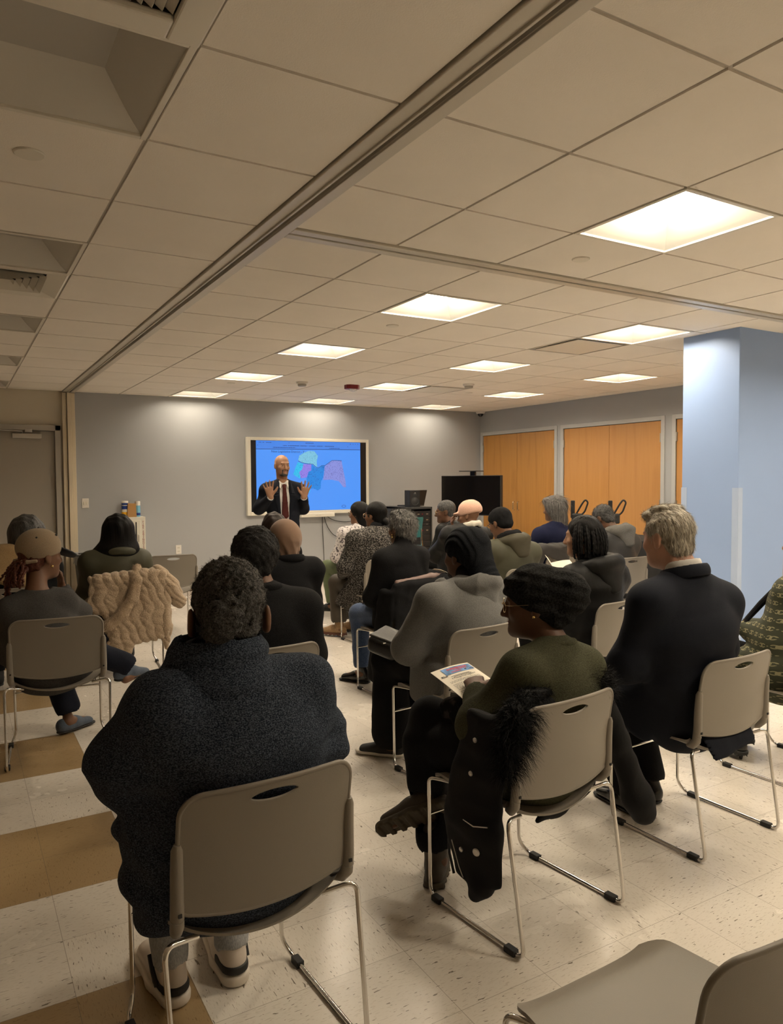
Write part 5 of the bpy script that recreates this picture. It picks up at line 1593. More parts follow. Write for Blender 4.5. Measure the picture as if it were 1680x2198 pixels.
kink = lambda x, y, z: bumps(.0035, 330, 1)(x, y, z) + bumps(.003, 160, 2)(x, y, z)
hb = hair(P4, 'hair', HR['curl'], .012, .03, .5, .0045, kink, smooth=1, keeps=[(hd.p(0, 0, -.078), hd.d((0, 0, 1)), .02)])
for sx in (-1, 1):
    P4.part('ear', blob([hd.E((sx * .0905, -.028, -.020), (.010, .020, .034)), hd.E((sx * .088, -.020, -.045), (.009, .012, .014))], .004, .01, subs=[hd.E((sx * .099, -.020, -.016), (.006, .011, .020))]), SK['brown'])
me = hb.data; P4b = with_strands(me, 3600, .0075, .0006, 3, 0.0, curl=.8, seg=3)
hb.data = P4b; P4b.materials.append(HR['curl']) if not len(P4b.materials) else None
bun = blob([hd.E((-.022, -.136, .004), (.043, .036, .046)), hd.E((-.004, -.126, .026), (.034, .028, .030)), hd.E((-.034, -.124, -.024), (.034, .030, .030))], .004, .012, fn=lambda x, y, z: bumps(.005, 240, 9)(x, y, z), smooth=1)
P4.part('hair_bun', with_strands(bun, 900, .009, .0007, 5, 0.0, curl=.9, seg=3), HR['curl'])
P4.trousers(FB['palejean'], .014, .010, folds(.004, 22, 3), ankle=.02)
# white sneakers with a dark stripe
for sd in 'LR':
    an, to = J['an' + sd], J['to' + sd]; d = to - an; d[2] = 0; d /= np.linalg.norm(d); S = np.cross(d, V3((0, 0, 1)))
    hl = V3((an[0], an[1], 0)) - d * .035
    up = [slab(hl + V3((0, 0, .055)), hl + d * .09 + V3((0, 0, .055)), (.034, .048), (.042, .046), S), slab(hl + d * .09 + V3((0, 0, .052)), V3((to[0], to[1], .040)), (.043, .044), (.038, .026), S), cap_(hl + V3((0, 0, .075)) + d * .018, hl + d * .03 + V3((0, 0, .125)), .036, .041)]
    sh = P4.part('shoe', blob(up, .005, .02, keeps=[((0, 0, .022), (0, 0, 1))], fn=bumps(.0012, 60, 3)), FB['shoewhite'])
    so = [slab(hl + V3((0, 0, .02)), hl + d * .09 + V3((0, 0, .02)), (.044, .06), (.049, .06), S), slab(hl + d * .09 + V3((0, 0, .02)), V3((to[0], to[1], .02)) + d * .01, (.049, .06), (.044, .05), S)]
    mesh_obj('sole', blob(so, .005, .02, keeps=[((0, 0, .002), (0, 0, 1)), ((0, 0, .034), (0, 0, -1))]), FB['solewhite'], sh)
    mesh_obj('heel_stripe', blob([slab(hl + V3((0, 0, .046)), hl + d * .05 + V3((0, 0, .046)), (.0405, .053), (.046, .055), S)], .004, .01, keeps=[((0, 0, .036), (0, 0, 1)), ((0, 0, .060), (0, 0, -1))]), MAT['rubber'], sh)
    bm = bmesh.new(); tube(bm, [Vector(hl + d * q + S * (.046 if sd == 'R' else -.046) * w_ + V3((0, 0, z))) for q, w_, z in ((.02, .97, .05), (.05, 1.0, .08), (.075, .98, .115))], .007, 7); bm_obj('side_stripe', bm, MAT['rubber'], sh)

# ------------------------------------------------------------------ woman in black knit beanie and olive sweater
p, a = ch('c2')
J = seated(1.030, .088, .015, sx=.07, sw=.165, shL=(-.075, -.085, .832), shR=(.210, -.105, .808), nek=(.112, -.060, .890), elL=(-.198, .0, .655), elR=(.305, .02, .60), wrL=(-.078, .135, .722), wrR=(.10, .21, .60),
           pel=(.02, -.03, .52), wst=(.04, -.055, .63), chs=(.07, -.085, .735), hpL=(-.085, .0, .51), hpR=(.10, .0, .51), knL=(-.135, .365, .48), knR=(-.085, .385, .562), anL=(-.160, .265, .11), anR=(-.165, .315, .305), toL=(-.06, .36, .03), toR=(-.29, .37, .205))
D = dims(1.0, hip=(.190, .135), wst=(.186, .128), chs=(.168, .116), arm=(.051, .047, .030), neck=.052, shr=.056)
P19 = Person(p, a, 'woman in black slouchy beanie, glasses and olive sweater, crossed legs, reading papers', J, D)
hd = P19.head(42, -4, 0, 1.0)
P19.body(SK['dark'], .0055, hands=dict(L=dict(D=(.55, .75, .22), N=(.1, -.25, -.95), thumb=-1, fingers=[38, 45, 50, 55], spread=3)))
P19.top('sweater', FB['olive'], .016, .007, hem=(.012, .015), sleeve=(.018, .016, .014), fn=lambda x, y, z: folds(.0045, 16, 8)(x, y, z) * np.clip((.86 - z) * 6, .15, 1),
        extra=[slab((-.185, -.005, .60), (-.235, .020, .36), (.035, .085), (.018, .055)), slab((-.15, -.03, .60), (-.17, -.02, .50), (.08, .10), (.07, .09))])
P19.part('collar', blob([ring((.112, -.058, .900), .074, .070, .010, rotm(0, -8, 0), .012)], .004), FB['olive'])
hat = [hd.E((0, -.034, -.004), (.0905, .082, .056)), hd.E((0, -.012, .052), (.094, .118, .090)), hd.E((0, -.112, .030), (.088, .090, .086)), hd.E((0, -.075, -.045), (.072, .060, .050))]
P19.part('knit_beanie', blob(hat, .0042, .03, fn=lambda x, y, z: .0022 * np.sin(150 * (z + .35 * x)) * 1.0 + bumps(.0025, 120, 4)(x, y, z) + folds(.005, 26, 6)(x, y, z), keeps=[(hd.p(0, .088, .036), hd.d((0, -.76, 1)), .008)], smooth=1), fabric('black_cable_knit', (0.006, 0.006, 0.006, 1), (0.018, 0.018, 0.018, 1), (160, 160, 160), .8))
glasses(P19, GLASS, .0017); eyes(P19)
P19.part('lips', blob([hd.S((-.018, .0885, -.0565), (.018, .0885, -.0565), (.005, .0040), (.005, .0040), (0, 1, 0)), hd.S((-.016, .088, -.0665), (.016, .088, -.0665), (.006, .0048), (.006, .0048), (0, 1, 0))], .0022, .003), LIP)
earring(P19, -.088, -.030, GOLD, .0062, .0)
P19.trousers(FB['black'], .016, .008, folds(.005, 18, 5), ankle=.05, flare=.018)
# boots: one planted, one crossed over with the treaded sole turned back
def boot(P, an, toe, up, mat, sole, name='boot', L=.24, high=.10):
    """boot from explicit ankle / toe points; up = shaft direction"""
    an, toe, up = V3(an), V3(toe), V3(up); up /= np.linalg.norm(up)
    d = toe - an; d -= up * (d @ up); d /= np.linalg.norm(d); S = np.cross(d, up)
    base = an - up * .085; hl = base - d * .045; tp = base + d * (L - .075)
    Q = [slab(hl + up * .045, base + d * .06 + up * .048, (.034, .042), (.041, .042), S), slab(base + d * .06 + up * .045, tp + up * .034, (.042, .042), (.034, .028), S), cap_(hl + up * .06 + d * .04, an + up * high, .040, .047)]
    b = P.part(name, blob(Q, .006, .02, fn=bumps(.0015, 50, 2), keeps=[(base + up * .018, up)]), mat)
    Q2 = [slab(hl + up * .02, base + d * .06 + up * .02, (.039, .06), (.044, .06), S), slab(base + d * .06 + up * .02, tp + d * .012 + up * .02, (.044, .06), (.037, .05), S)]
    tread = lambda x, y, z: .004 * np.sign(np.sin(150 * ((x - base[0]) * d[0] + (y - base[1]) * d[1] + (z - base[2]) * d[2]))) * (((x - base[0]) * up[0] + (y - base[1]) * up[1] + (z - base[2]) * up[2]) < .006)
    mesh_obj('sole', blob(Q2, .004, .015, keeps=[(base + up * .002, up), (base + up * .026, -up)], fn=tread, smooth=1), sole, b)
treadm = plain('olive_brown_tread', (0.060, 0.048, 0.030, 1), .75)
boot(P19, J['anL'] - V3((0, 0, .024)), J['toL'], (0, 0, 1), FB['bootbrown'], treadm, high=.09)
boot(P19, J['anR'], J['toR'], (.38, .62, .42), FB['bootbrown'], treadm, high=.07)

# ------------------------------------------------------------------ grey-haired man in dark suit
p, a = ch('suit')
J = seated(1.228, -.150, .0, sx=-.125, sw=.20, shL=(-.322, -.055, .985), shR=(.066, -.10, .958), nek=(-.130, -.070, 1.085), elL=(-.362, .02, .735), elR=(.215, .0, .735), wrL=(-.300, .255, .600), wrR=(.04, .25, .62),
           pel=(-.04, -.025, .53), wst=(-.08, -.050, .68), chs=(-.115, -.075, .865), hpL=(-.12, .0, .51), hpR=(.07, .0, .51), knL=(-.22, .38, .50), knR=(.08, .38, .50), anL=(-.12, .225, .09), anR=(.055, .245, .09), toL=(-.10, .38, .03), toR=(.075, .41, .03))
D = dims(1.0, hip=(.190, .145), wst=(.192, .140), chs=(.208, .138), arm=(.062, .054, .032), neck=.060, shr=.064)
P20 = Person(p, a, 'man with short grey-blond hair in dark suit jacket and white collar, seen from behind', J, D)
hd = P20.head(0, -6, 0, 1.03); P20.body(SK['fair'], .006)
P20.top('suit_jacket', FB['suit'], .018, .007, hem=(.01, .012), sleeve=(.017, .015, .016), k=.035, fn=lambda x, y, z: folds(.0045, 13, 12)(x, y, z) * np.clip((.98 - z) * 4, .1, 1),
        extra=[slab((-.02, -.185, .47), (-.01, -.225, .392), (.165, .016), (.155, .014)), slab((-.23, .02, .60), (-.25, .10, .47), (.05, .12), (.04, .12)), slab((-.20, .12, .52), (-.185, .22, .40), (.06, .07), (.05, .06))])
P20.part('shirt_collar', blob([ring((-.133, -.062, 1.120), .068, .066, .007, rotm(0, -14, 0), .022)], .004), FB['white'])
P20.part('jacket_collar', blob([ring((-.132, -.072, 1.092), .090, .084, .012, rotm(0, -16, 0), .026)], .005, subs=[cap_((-.13, .06, 1.03), (-.13, .04, 1.15), .07)]), FB['suit'])
comb = lambda x, y, z: .0022 * np.sin(170 * x + 90 * z + 2.2 * np.sin(38 * y + 20 * z)) + .0016 * np.sin(260 * x - 140 * y + 60 * z)
hb = hair(P20, 'hair', HR['silver'], .006, .046, .50, .0042, lambda x, y, z: .4 * comb(x, y, z), ears=True, smooth=1, extra=[hd.E((0, .052, .098), (.058, .045, .024)), hd.E((.01, .0, .122), (.060, .060, .014))])
def comb_flow(hd, front=.55, down=.9, side=.0):
    def fl(Pn):
        q = (Pn - hd.c) @ hd.R
        v = np.stack([q[:, 0] * 2.0 + side, np.where(q[:, 2] > .07, -1.0, -.35) * front, -down * np.clip((.13 - q[:, 2]) * 9, .1, 1)], 1)
        return v @ hd.R.T
    return fl
def add_locks(hb, hd, n, length, width, seed, lift=.22, jit=.2, curl=.1, droop=.1, sel=None, **kw):
    m_ = with_strands(hb.data, n, length, width, seed, droop, curl=curl, seg=4, flow=comb_flow(hd, **kw), lift=lift, jit=jit, sel=sel)
    mt = hb.data.materials[0]; hb.data = m_; m_.materials.append(mt)
add_locks(hb, hd, 5200, .024, .0010, 31, .13, .15)
P20.trousers(FB['black'], .016, .009, folds(.004, 18, 5), ankle=.03, flare=.014)
P20.shoes(FB['shoeblack'], None, .005)

# ------------------------------------------------------------------ grey hoodie, long ribbed beanie
p, a = ch('hood')
J = seated(1.085, .060, .0, sx=.02, sw=.19, shL=(-.205, -.075, .890), shR=(.235, -.085, .865), nek=(.04, -.060, .955), elL=(-.275, .03, .655), elR=(.32, .05, .62), wrL=(-.150, .225, .640), wrR=(.10, .25, .62),
           pel=(0, -.03, .52), wst=(.01, -.055, .64), chs=(.02, -.080, .77), knL=(-.15, .37, .515), knR=(.12, .37, .50), anL=(-.165, .330, .09), anR=(.05, .36, .09), toL=(-.255, .455, .03), toR=(.03, .52, .03))
D = dims(1.0, hip=(.190, .140), wst=(.188, .132), chs=(.192, .128), arm=(.058, .052, .032), neck=.056, shr=.060)
P18 = Person(p, a, 'person in grey hoodie and long drooping black ribbed beanie, bag on lap', J, D)
hd = P18.head(6, -4, 0, 1.04); P18.body(SK['dark'], .0075)
P18.top('hoodie', FB['hoodie'], .018, .007, hem=(.02, .02), sleeve=(.022, .026, .018), fn=lambda x, y, z: folds(.007, 13, 21)(x, y, z) * np.clip((.93 - z) * 5, .2, 1),
        extra=[slab((-.195, -.02, .56), (-.205, -.015, .405), (.055, .125), (.045, .115)), cap_((-.28, .03, .64), (-.26, .05, .60), .060, .045)])
hoodp = [ring((.055, -.085, .945), .130, .100, .030, rotm(0, -22, 0), .036), slab((.055, -.150, .950), (.06, -.165, .815), (.125, .045), (.060, .026)), cap_((-.11, -.03, .955), (-.055, .055, .88), .034, .022), cap_((.20, -.03, .955), (.14, .055, .88), .034, .022), cap_((.175, -.06, .985), (.195, -.04, .955), .032)]
P18.part('hood', blob(hoodp, .006, .03, fn=folds(.008, 17, 33), subs=[ell((.055, -.04, 1.01), (.088, .075, .085))], ks=.015), FB['hoodie'])
P18.part('undershirt', blob([slab((.045, -.06, .93), (.05, -.05, 1.00), (.085, .082), (.066, .064))], .006), FB['blackwool'])
hat = [hd.E((0, -.018, .052), (.092, .114, .094)), hd.S((.004, -.070, .045), (.020, -.125, -.125), (.090, .080), (.072, .046)), hd.E((.018, -.115, -.115), (.078, .052, .050))]
hm = hd.mat().inverted()
def ribs(x, y, z):
    R, c = hd.R, hd.c
    qx = ((x - c[0]) * R[0, 0] + (y - c[1]) * R[1, 0] + (z - c[2]) * R[2, 0]); qy = ((x - c[0]) * R[0, 1] + (y - c[1]) * R[1, 1] + (z - c[2]) * R[2, 1]); qz = z - c[2]
    return .0019 * np.sin(330 * (np.sqrt((qy + .02) ** 2 + (qz - .015) ** 2 + .4 * qx ** 2))) + .004 * np.sin(22 * qz + 14 * qx)
P18.part('ribbed_beanie', blob(hat, .0040, .035, fn=ribs, keeps=[(hd.p(0, .07, .034), hd.d((0, -.75, 1)), .008)], smooth=1), fabric('black_rib_knit', (0.006, 0.007, 0.009, 1), (0.012, 0.013, 0.016, 1), (200, 200, 200), .4))
P18.part('beard', blob([hd.E((0, .044, -.086), (.051, .052, .034)), hd.E((0, .086, -.088), (.024, .014, .022))], .0045, .01, keeps=[(hd.p(0, .0, -.062), hd.d((0, .25, -1)))], fn=bumps(.001, 300, 3)), HR['afro'])
P18.trousers(FB['black'], .026, .009, folds(.007, 14, 9), ankle=.055, flare=.045)
P18.shoes(FB['shoemat'], FB['solewhite'], .0055)

# ------------------------------------------------------------------ woman with braids, black puffer
p, a = ch('c17')
J = seated(1.128, -.055, .0, sx=0, sw=.19, shL=(-.195, -.05, .892), shR=(.185, -.06, .875), nek=(-.02, -.055, .965), elL=(-.26, .05, .64), elR=(.26, .04, .62), wrL=(-.08, .26, .66), wrR=(.08, .26, .64), anL=(-.10, .38, .09), anR=(.12, .36, .09))
P17 = Person(p, a, 'woman with chin-length dark braids in black hooded puffer coat', J, dims(1.0, hip=(.19, .14), wst=(.19, .135), chs=(.19, .13), shr=.062))
hd = P17.head(22, -3, 0, 1.02); P17.body(SK['tan'], .0075)
quilt = lambda x, y, z: folds(.006, 15, 41)(x, y, z) + .006 * np.abs(np.sin(z * 26))
P17.top('puffer_coat', FB['puffer'], .032, .009, hem=(.01, .01), sleeve=(.030, .028, .026), fn=quilt)
P17.part('hood', blob([ring((-.01, -.085, .955), .135, .105, .034, rotm(0, -24, 0), .042), slab((.0, -.15, .965), (.01, -.175, .830), (.13, .050), (.075, .030)), cap_((.13, -.05, .99), (.10, -.12, .99), .038)], .007, .035, fn=folds(.007, 18, 43)), FB['puffer'])
P17.part('scarf', blob([slab((-.03, -.05, .93), (-.035, -.04, 1.0), (.09, .085), (.07, .07))], .007), FB['blackknit'])
hair(P17, 'hair', HR['black'], .010, .050, .50, .006, lambda x, y, z: .002 * np.sin(160 * x + 60 * y))
g = random.Random(5); ro, ti = [], []
for i in range(60):
    an_ = math.radians(g.uniform(-200, 20)); el_ = g.uniform(.15, 1.0)
    rx_, ry_ = .082 * math.cos(an_), .102 * math.sin(an_)
    ro.append((rx_ * (1 - el_ * .6), ry_ * (1 - el_ * .6) - .01, .055 + .065 * el_))
    ti.append((rx_ * 1.20, ry_ * 1.12 - .01, g.uniform(-.125, -.085)))
braid_set(P17, 'braids', HR['black'], ro, ti, .0092, seed=6, sag=.045); eyes(P17)
P17.trousers(FB['black']); P17.shoes(FB['shoemat'])

# ------------------------------------------------------------------ man in olive jacket with dark knit cap
p, a = ch('c14')
J = seated(1.112, -.035, .055, lean=.02, sx=.0, sw=.19, shL=(-.205, -.04, .905), shR=(.215, -.045, .865), nek=(-.015, -.03, .975), elL=(-.27, .08, .63), elR=(.275, .06, .60), wrL=(-.10, .30, .62), wrR=(.10, .30, .62))
P14 = Person(p, a, 'man with bowed head in olive green jacket and black cap-like hair, hood behind neck', J, dims(1.0, hip=(.19, .14), wst=(.195, .14), chs=(.20, .135), shr=.062))
hd = P14.head(8, -24, 0, 1.02); P14.body(SK['brown'], .008)
P14.top('jacket', FB['olivejacket'], .028, .009, hem=(.01, .01), sleeve=(.026, .024, .022), fn=lambda x, y, z: folds(.008, 12, 51)(x, y, z))
P14.part('hood', blob([ring((-.01, -.065, .965), .120, .095, .032, rotm(0, -26, 0), .040), slab((.0, -.135, .985), (.015, -.16, .87), (.12, .045), (.07, .03)), cap_((.09, -.08, 1.01), (.12, -.05, .985), .034)], .007, .03, fn=folds(.008, 19, 53)), FB['oliveshell'])
P14.part('scarf', blob([ring((-.02, -.04, 1.005), .085, .080, .026, rotm(0, -28, 0), .034)], .006, fn=folds(.006, 25, 54)), FB['blackknit'])
P14.part('knit_cap', blob([hd.E((0, -.016, .040), (.086, .106, .088)), hd.E((0, -.05, -.02), (.070, .060, .055))], .006, .02, keeps=[(hd.p(0, .050, .025), hd.d((0, -.62, .62)), .01)], fn=bumps(.0012, 200, 2)), FB['blackknit'])
glasses(P14, GLASSB); P14.trousers(FB['black']); P14.shoes(FB['shoemat'])

# ------------------------------------------------------------------ woman with long grey hair, navy top
p, a = ch('c15')
J = seated(1.150, .095, .01, sx=.05, sw=.185, shL=(-.165, -.05, .885), shR=(.255, -.05, .875), nek=(.075, -.045, .985), elL=(-.255, .05, .62), elR=(.33, .05, .62))
P15 = Person(p, a, 'woman with long straight grey hair and navy top', J, dims(1.0, hip=(.2, .14), wst=(.205, .14), chs=(.20, .135), shr=.066))
hd = P15.head(14, -2, 0, 1.10); P15.body(SK['brown'], .008)
P15.top('navy_top', FB['navy'], .02, .009, hem=(.01, .01), fn=folds(.006, 13, 61))
hb = hair(P15, 'hair', HR['grey'], .016, .060, .45, .006, strand, extra=[hd.S((.01, -.03, .03), (.02, -.055, -.150), (.100, .095), (.090, .055)), hd.S((.03, -.07, -.08), (.04, -.085, -.215), (.060, .04), (.035, .02)), hd.E((-.02, .06, .085), (.055, .045, .035))], k=.03)
add_locks(hb, hd, 1800, .10, .0022, 34, .02, .06, front=.2, down=1.6)
P15.trousers(FB['black']); P15.shoes(FB['shoemat'])

# ------------------------------------------------------------------ man with grey hood, bowed head
p, a = ch('c16')
J = seated(1.100, .015, .115, lean=.05, sx=.03, sw=.19, shL=(-.175, -.02, .905), shR=(.225, -.03, .875), nek=(.03, .0, .985), elL=(-.25, .10, .63), elR=(.29, .08, .60), wrL=(-.08, .32, .62), wrR=(.10, .32, .62))
P16 = Person(p, a, 'man with short grey hair bowing his head, dark jacket with grey hood', J, dims(1.0, hip=(.2, .14), wst=(.20, .14), chs=(.205, .14), shr=.064))
hd = P16.head(8, -34, 0, 1.02); P16.body(SK['dark'], .008)
P16.top('jacket', FB['greyshell'], .028, .009, hem=(.01, .01), sleeve=(.028, .026, .022), fn=lambda x, y, z: folds(.008, 14, 71)(x, y, z))
P16.part('grey_hood', blob([ring((.045, -.035, .985), .120, .095, .036, rotm(0, -22, 0), .044), slab((.06, -.115, 1.0), (.075, -.145, .880), (.125, .050), (.07, .034)), cap_((.10, -.06, 1.04), (.15, -.03, 1.0), .036)], .007, .03, fn=folds(.008, 19, 73)), FB['greyhood'])
hb = hair(P16, 'hair', HR['darkgrey'], .007, .050, .50, .005, bumps(.0025, 230, 7), ears=True, smooth=1)
add_locks(hb, hd, 2000, .016, .0016, 33, .45, .35, curl=.4)
P16.trousers(FB['black']); P16.shoes(FB['shoemat'])

# ------------------------------------------------------------------ woman with short grey hair, black turtleneck
p, a = ch('c11')
J = seated(1.130, .012, .0, sx=-.03, sw=.165, shL=(-.178, -.055, .930), shR=(.115, -.06, .935), nek=(-.02, -.055, .995), elL=(-.225, .02, .665), elR=(.185, .03, .66), wrL=(-.12, .22, .62), wrR=(.08, .24, .62), anL=(-.145, .295, .10), anR=(.02, .35, .09), toL=(-.215, .42, .03), toR=(-.03, .50, .03), knL=(-.130, .345, .495))
P11 = Person(p, a, 'woman with short grey hair and gold earrings in black turtleneck and blue jeans', J, dims(1.0, shr=.054))
hd = P11.head(6, 0, 0, 1.02); P11.body(SK['brown'], .007)
P11.top('turtleneck', FB['blackknit'], .018, .008, hem=(.012, .012), sleeve=(.016, .016, .012), fn=folds(.005, 14, 81), extra=[slab((-.02, -.055, .985), (-.012, -.045, 1.045), (.072, .068), (.064, .062))])
hb = hair(P11, 'hair', HR['greyshort'], .016, .045, .55, .0055, bumps(.003, 120, 4), ears=True, smooth=1, extra=[hd.E((0, .03, .112), (.060, .060, .020))])
add_locks(hb, hd, 3600, .026, .0015, 32, .42, .26)
earring(P11, -.084, -.038, GOLD, .007, .002, .016); earring(P11, .084, -.038, GOLD, .007, .002, .016)
P11.trousers(FB['denim'], .014, .009, folds(.004, 20, 5), ankle=.045, flare=.01)
P11.shoes(FB['shoeblack'], None, .006, 'ankle_boot', high=.06)

# ------------------------------------------------------------------ woman in tweed coat with bun
p, a = ch('c10')
J = seated(1.145, .02, .0, sx=-.03, sw=.20, shL=(-.235, -.06, .945), shR=(.175, -.06, .935), nek=(.0, -.055, 1.01), elL=(-.305, .01, .695), elR=(.25, .03, .68), wrL=(-.20, .22, .60), wrR=(.08, .25, .62), anL=(-.205, .300, .10), anR=(-.02, .34, .10), toL=(-.285, .42, .03), toR=(-.07, .48, .03), knL=(-.18, .37, .50))
P10 = Person(p, a, 'woman with black bun and glasses in grey tweed coat and tan boots', J, dims(1.0, hip=(.20, .14), wst=(.195, .135), chs=(.195, .13), shr=.064))
hd = P10.head(18, -2, 0, 1.02); P10.body(SK['brown'], .008)
P10.top('tweed_coat', FB['tweed'], .024, .009, hem=(.02, .02), sleeve=(.024, .024, .024), fn=folds(.006, 13, 91),
        extra=[slab((-.185, -.02, .56), (-.195, .10, .30), (.055, .13), (.05, .16)), slab((-.17, .10, .50), (-.19, .24, .34), (.085, .07), (.075, .05))])
P10.part('scarf', blob([slab((.0, -.055, .985), (.005, -.045, 1.04), (.085, .08), (.066, .066))], .007), FB['blackknit'])
hair(P10, 'hair', HR['black'], .012, .045, .55, .006, None, ears=False, extra=[hd.E((.02, -.105, -.055), (.048, .036, .034))], k=.008)
glasses(P10, GLASS, .0025); P10.trousers(FB['bootbrown'], .02, .009, ankle=.08, flare=.02)
boot(P10, J['anL'], J['toL'], (0, 0, 1), FB['brownsuede'], plain('reddish_heel', (0.10, 0.035, 0.02, 1), .5), high=.12); boot(P10, J['anR'], J['toR'], (0, 0, 1), FB['brownsuede'], MAT['rubber'], high=.12)

# ------------------------------------------------------------------ woman in print blouse, green trousers
p, a = ch('c9')
J = seated(1.105, .0, .0, sx=-.03, sw=.17, shL=(-.195, -.03, .900), shR=(.135, -.05, .90), elL=(-.245, .06, .64), wrL=(-.17, .24, .58), anL=(-.19, .32, .085), toL=(-.30, .44, .03), knL=(-.205, .37, .495))
P9 = Person(p, a, 'woman with straight black hair in white print blouse and sage green trousers', J, dims(1.0, hip=(.19, .135)))
hd = P9.head(34, -3, 0, 1.02); P9.body(SK['brown'], .009)
P9.top('print_blouse', FB['print'], .016, .009, hem=(.012, .012), fn=folds(.004, 15, 101))
hair(P9, 'hair', HR['black'], .016, .045, .50, .007, None, extra=[hd.S((0, -.045, .02), (0, -.060, -.165), (.094, .070), (.088, .05))], k=.03)
glasses(P9, GLASS, .0025); P9.trousers(FB['green'], .020, .009, folds(.005, 16, 3)); P9.shoes(FB['shoemat'])

# ------------------------------------------------------------------ man with glasses beside the pink cap
p, a = ch('c12')
J = seated(1.100, -.06, .05, sx=0, sw=.18)
P12 = Person(p, a, 'man with short grey hair and glasses, half hidden behind the pink cap', J)
hd = P12.head(52, -6, 0, 1.08); P12.body(SK['dark'], .008)
P12.top('black_jacket', FB['puffer'], .025, .010, fn=folds(.006, 14, 111))
hair(P12, 'hair', HR['darkgrey'], .008, .050, .50, .006, bumps(.002, 220, 3), ears=True); glasses(P12, GLASS, .0028); eyes(P12)
P12.trousers(FB['black']); P12.shoes(FB['shoemat'])

# ------------------------------------------------------------------ person in pink cap and black puffer, cheek on hand
p, a = ch('c13')
J = seated(1.108, .150, .02, sx=.08, sw=.185, shL=(-.125, -.02, .935), shR=(.27, -.06, .915), nek=(.12, -.04, .99), elL=(-.150, .16, .730), wrL=(.045, .165, 1.015), elR=(.33, .05, .64))
P13 = Person(p, a, 'person in pale pink cap and black puffer jacket resting cheek on fist', J, dims(1.0, hip=(.2, .14), wst=(.195, .14), chs=(.20, .135), shr=.064))
hd = P13.head(30, -6, 6, 1.04)
P13.body(SK['brown'], .007, hands=dict(L=dict(D=(.25, .1, 1), N=(.85, -.5, 0), thumb=-1, fingers=[45, 50, 55, 60], spread=2)))
P13.top('puffer_jacket', FB['puffer'], .032, .009, hem=(.015, .015), sleeve=(.034, .030, .020), fn=lambda x, y, z: folds(.007, 14, 121)(x, y, z) + .005 * np.abs(np.sin(z * 24)))
P13.part('hoodie_collar', blob([ring((.125, -.045, 1.025), .095, .085, .020, rotm(0, -14, 0), .028)], .006, fn=folds(.005, 22, 3)), FB['offwhite'])
P13.part('pink_cap', blob([hd.E((0, -.020, .060), (.102, .118, .104)), hd.E((0, .095, .030), (.072, .058, .016))], .0055, .03, fn=lambda x, y, z: folds(.0055, 24, 13)(x, y, z), keeps=[(hd.p(0, 0, .010), hd.d((0, .20, 1)), .01)]), FB['pink'])
bm = bmesh.new()
for q in ((-.03, .10, .86), (-.02, .13, .60)):
    pass
bm.free()
for z_ in (.62, .86):
    bm = bmesh.new(); bmesh.ops.create_icosphere(bm, subdivisions=2, radius=.012); o = bm_obj('snap_button', bm, MAT['chrome'], P13.root); o.location = (-.145, .10, z_) if z_ < .8 else (.0, .13, .985)
P13.trousers(FB['black']); P13.shoes(FB['shoemat'])

# ------------------------------------------------------------------ woman in tan headscarf, black coat
p, a = ch('c6')
J = seated(1.080, .130, .0, sx=.12, sw=.185, shL=(-.070, -.045, .880), shR=(.300, -.045, .875), elL=(-.13, .06, .62), elR=(.345, .05, .645), wrL=(.0, .24, .60), wrR=(.20, .25, .60))
P6 = Person((p[0], p[1] + .07), a, 'woman in tan brown headscarf and black coat, seen from behind', J, dims(1.0, hip=(.19, .135), wst=(.185, .13), chs=(.185, .125), shr=.062))
hd = P6.head(-12, 0, 0, 1.02); P6.body(SK['tan'], .009)
P6.top('black_coat', FB['blackwool'], .028, .008, hem=(.012, .012), sleeve=(.024, .026, .022), fn=folds(.005, 13, 131))
P6.part('coat_collar', blob([ring((.130, -.055, .955), .098, .088, .016, rotm(0, -12, 0), .026)], .006), FB['blackwool'])
P6.part('headscarf', blob([hd.E((0, -.014, .034), (.098, .118, .104)), hd.S((0, -.020, .0), (0, -.020, -.125), (.094, .104), (.082, .080))], .0055, .04, fn=lambda x, y, z: folds(.009, 30, 14)(x, y, z) * np.clip((1.13 - z) * 8, .10, 1) + .0085 * (np.abs(np.sin(7 * np.arctan2(y, x - .13) + 26 * (z - 1.0))) ** .7 - .6) * np.clip((1.115 - z) * 9, 0, 1) - .003, subs=[hd.E((0, .125, -.01), (.055, .07, .085))], keeps=[(hd.p(0, 0, -.135), hd.d((0, 0, 1)))]), FB['hijab'])
P6.trousers(FB['black']); P6.shoes(FB['shoemat'])

# ------------------------------------------------------------------ man with short black curls
p, a = ch('c5')
J = seated(1.122, .030, .0, sx=.02, sw=.21, shL=(-.185, -.055, .905), shR=(.225, -.065, .890), nek=(.035, -.055, .985), elL=(-.245, .05, .66), elR=(.290, .0, .650), wrL=(-.10, .26, .62), wrR=(.16, .26, .60))
P5 = Person(p, a, 'man with short black curly hair in black sweater, behind the navy sweater person', J, dims(1.0, hip=(.20, .145), wst=(.205, .14), chs=(.21, .135), arm=(.06, .054, .034), shr=.064, neck=.058))
hd = P5.head(-34, 0, 0, 1.05); P5.body(SK['brown'], .007)
P5.top('black_sweater', FB['blackknit'], .022, .008, hem=(.015, .015), sleeve=(.024, .026, .018), fn=folds(.006, 13, 141))
P5.part('collar', blob([ring((.038, -.055, .995), .078, .072, .012, rotm(0, -10, 0), .018)], .005), FB['blackknit'])
hb = hair(P5, 'hair', HR['afro'], .026, .045, .50, .005, lambda x, y, z: bumps(.004, 240, 5)(x, y, z) + bumps(.003, 120, 6)(x, y, z), ears=False, smooth=1, keeps=[(hd.p(0, 0, -.085), hd.d((0, 0, 1)))])
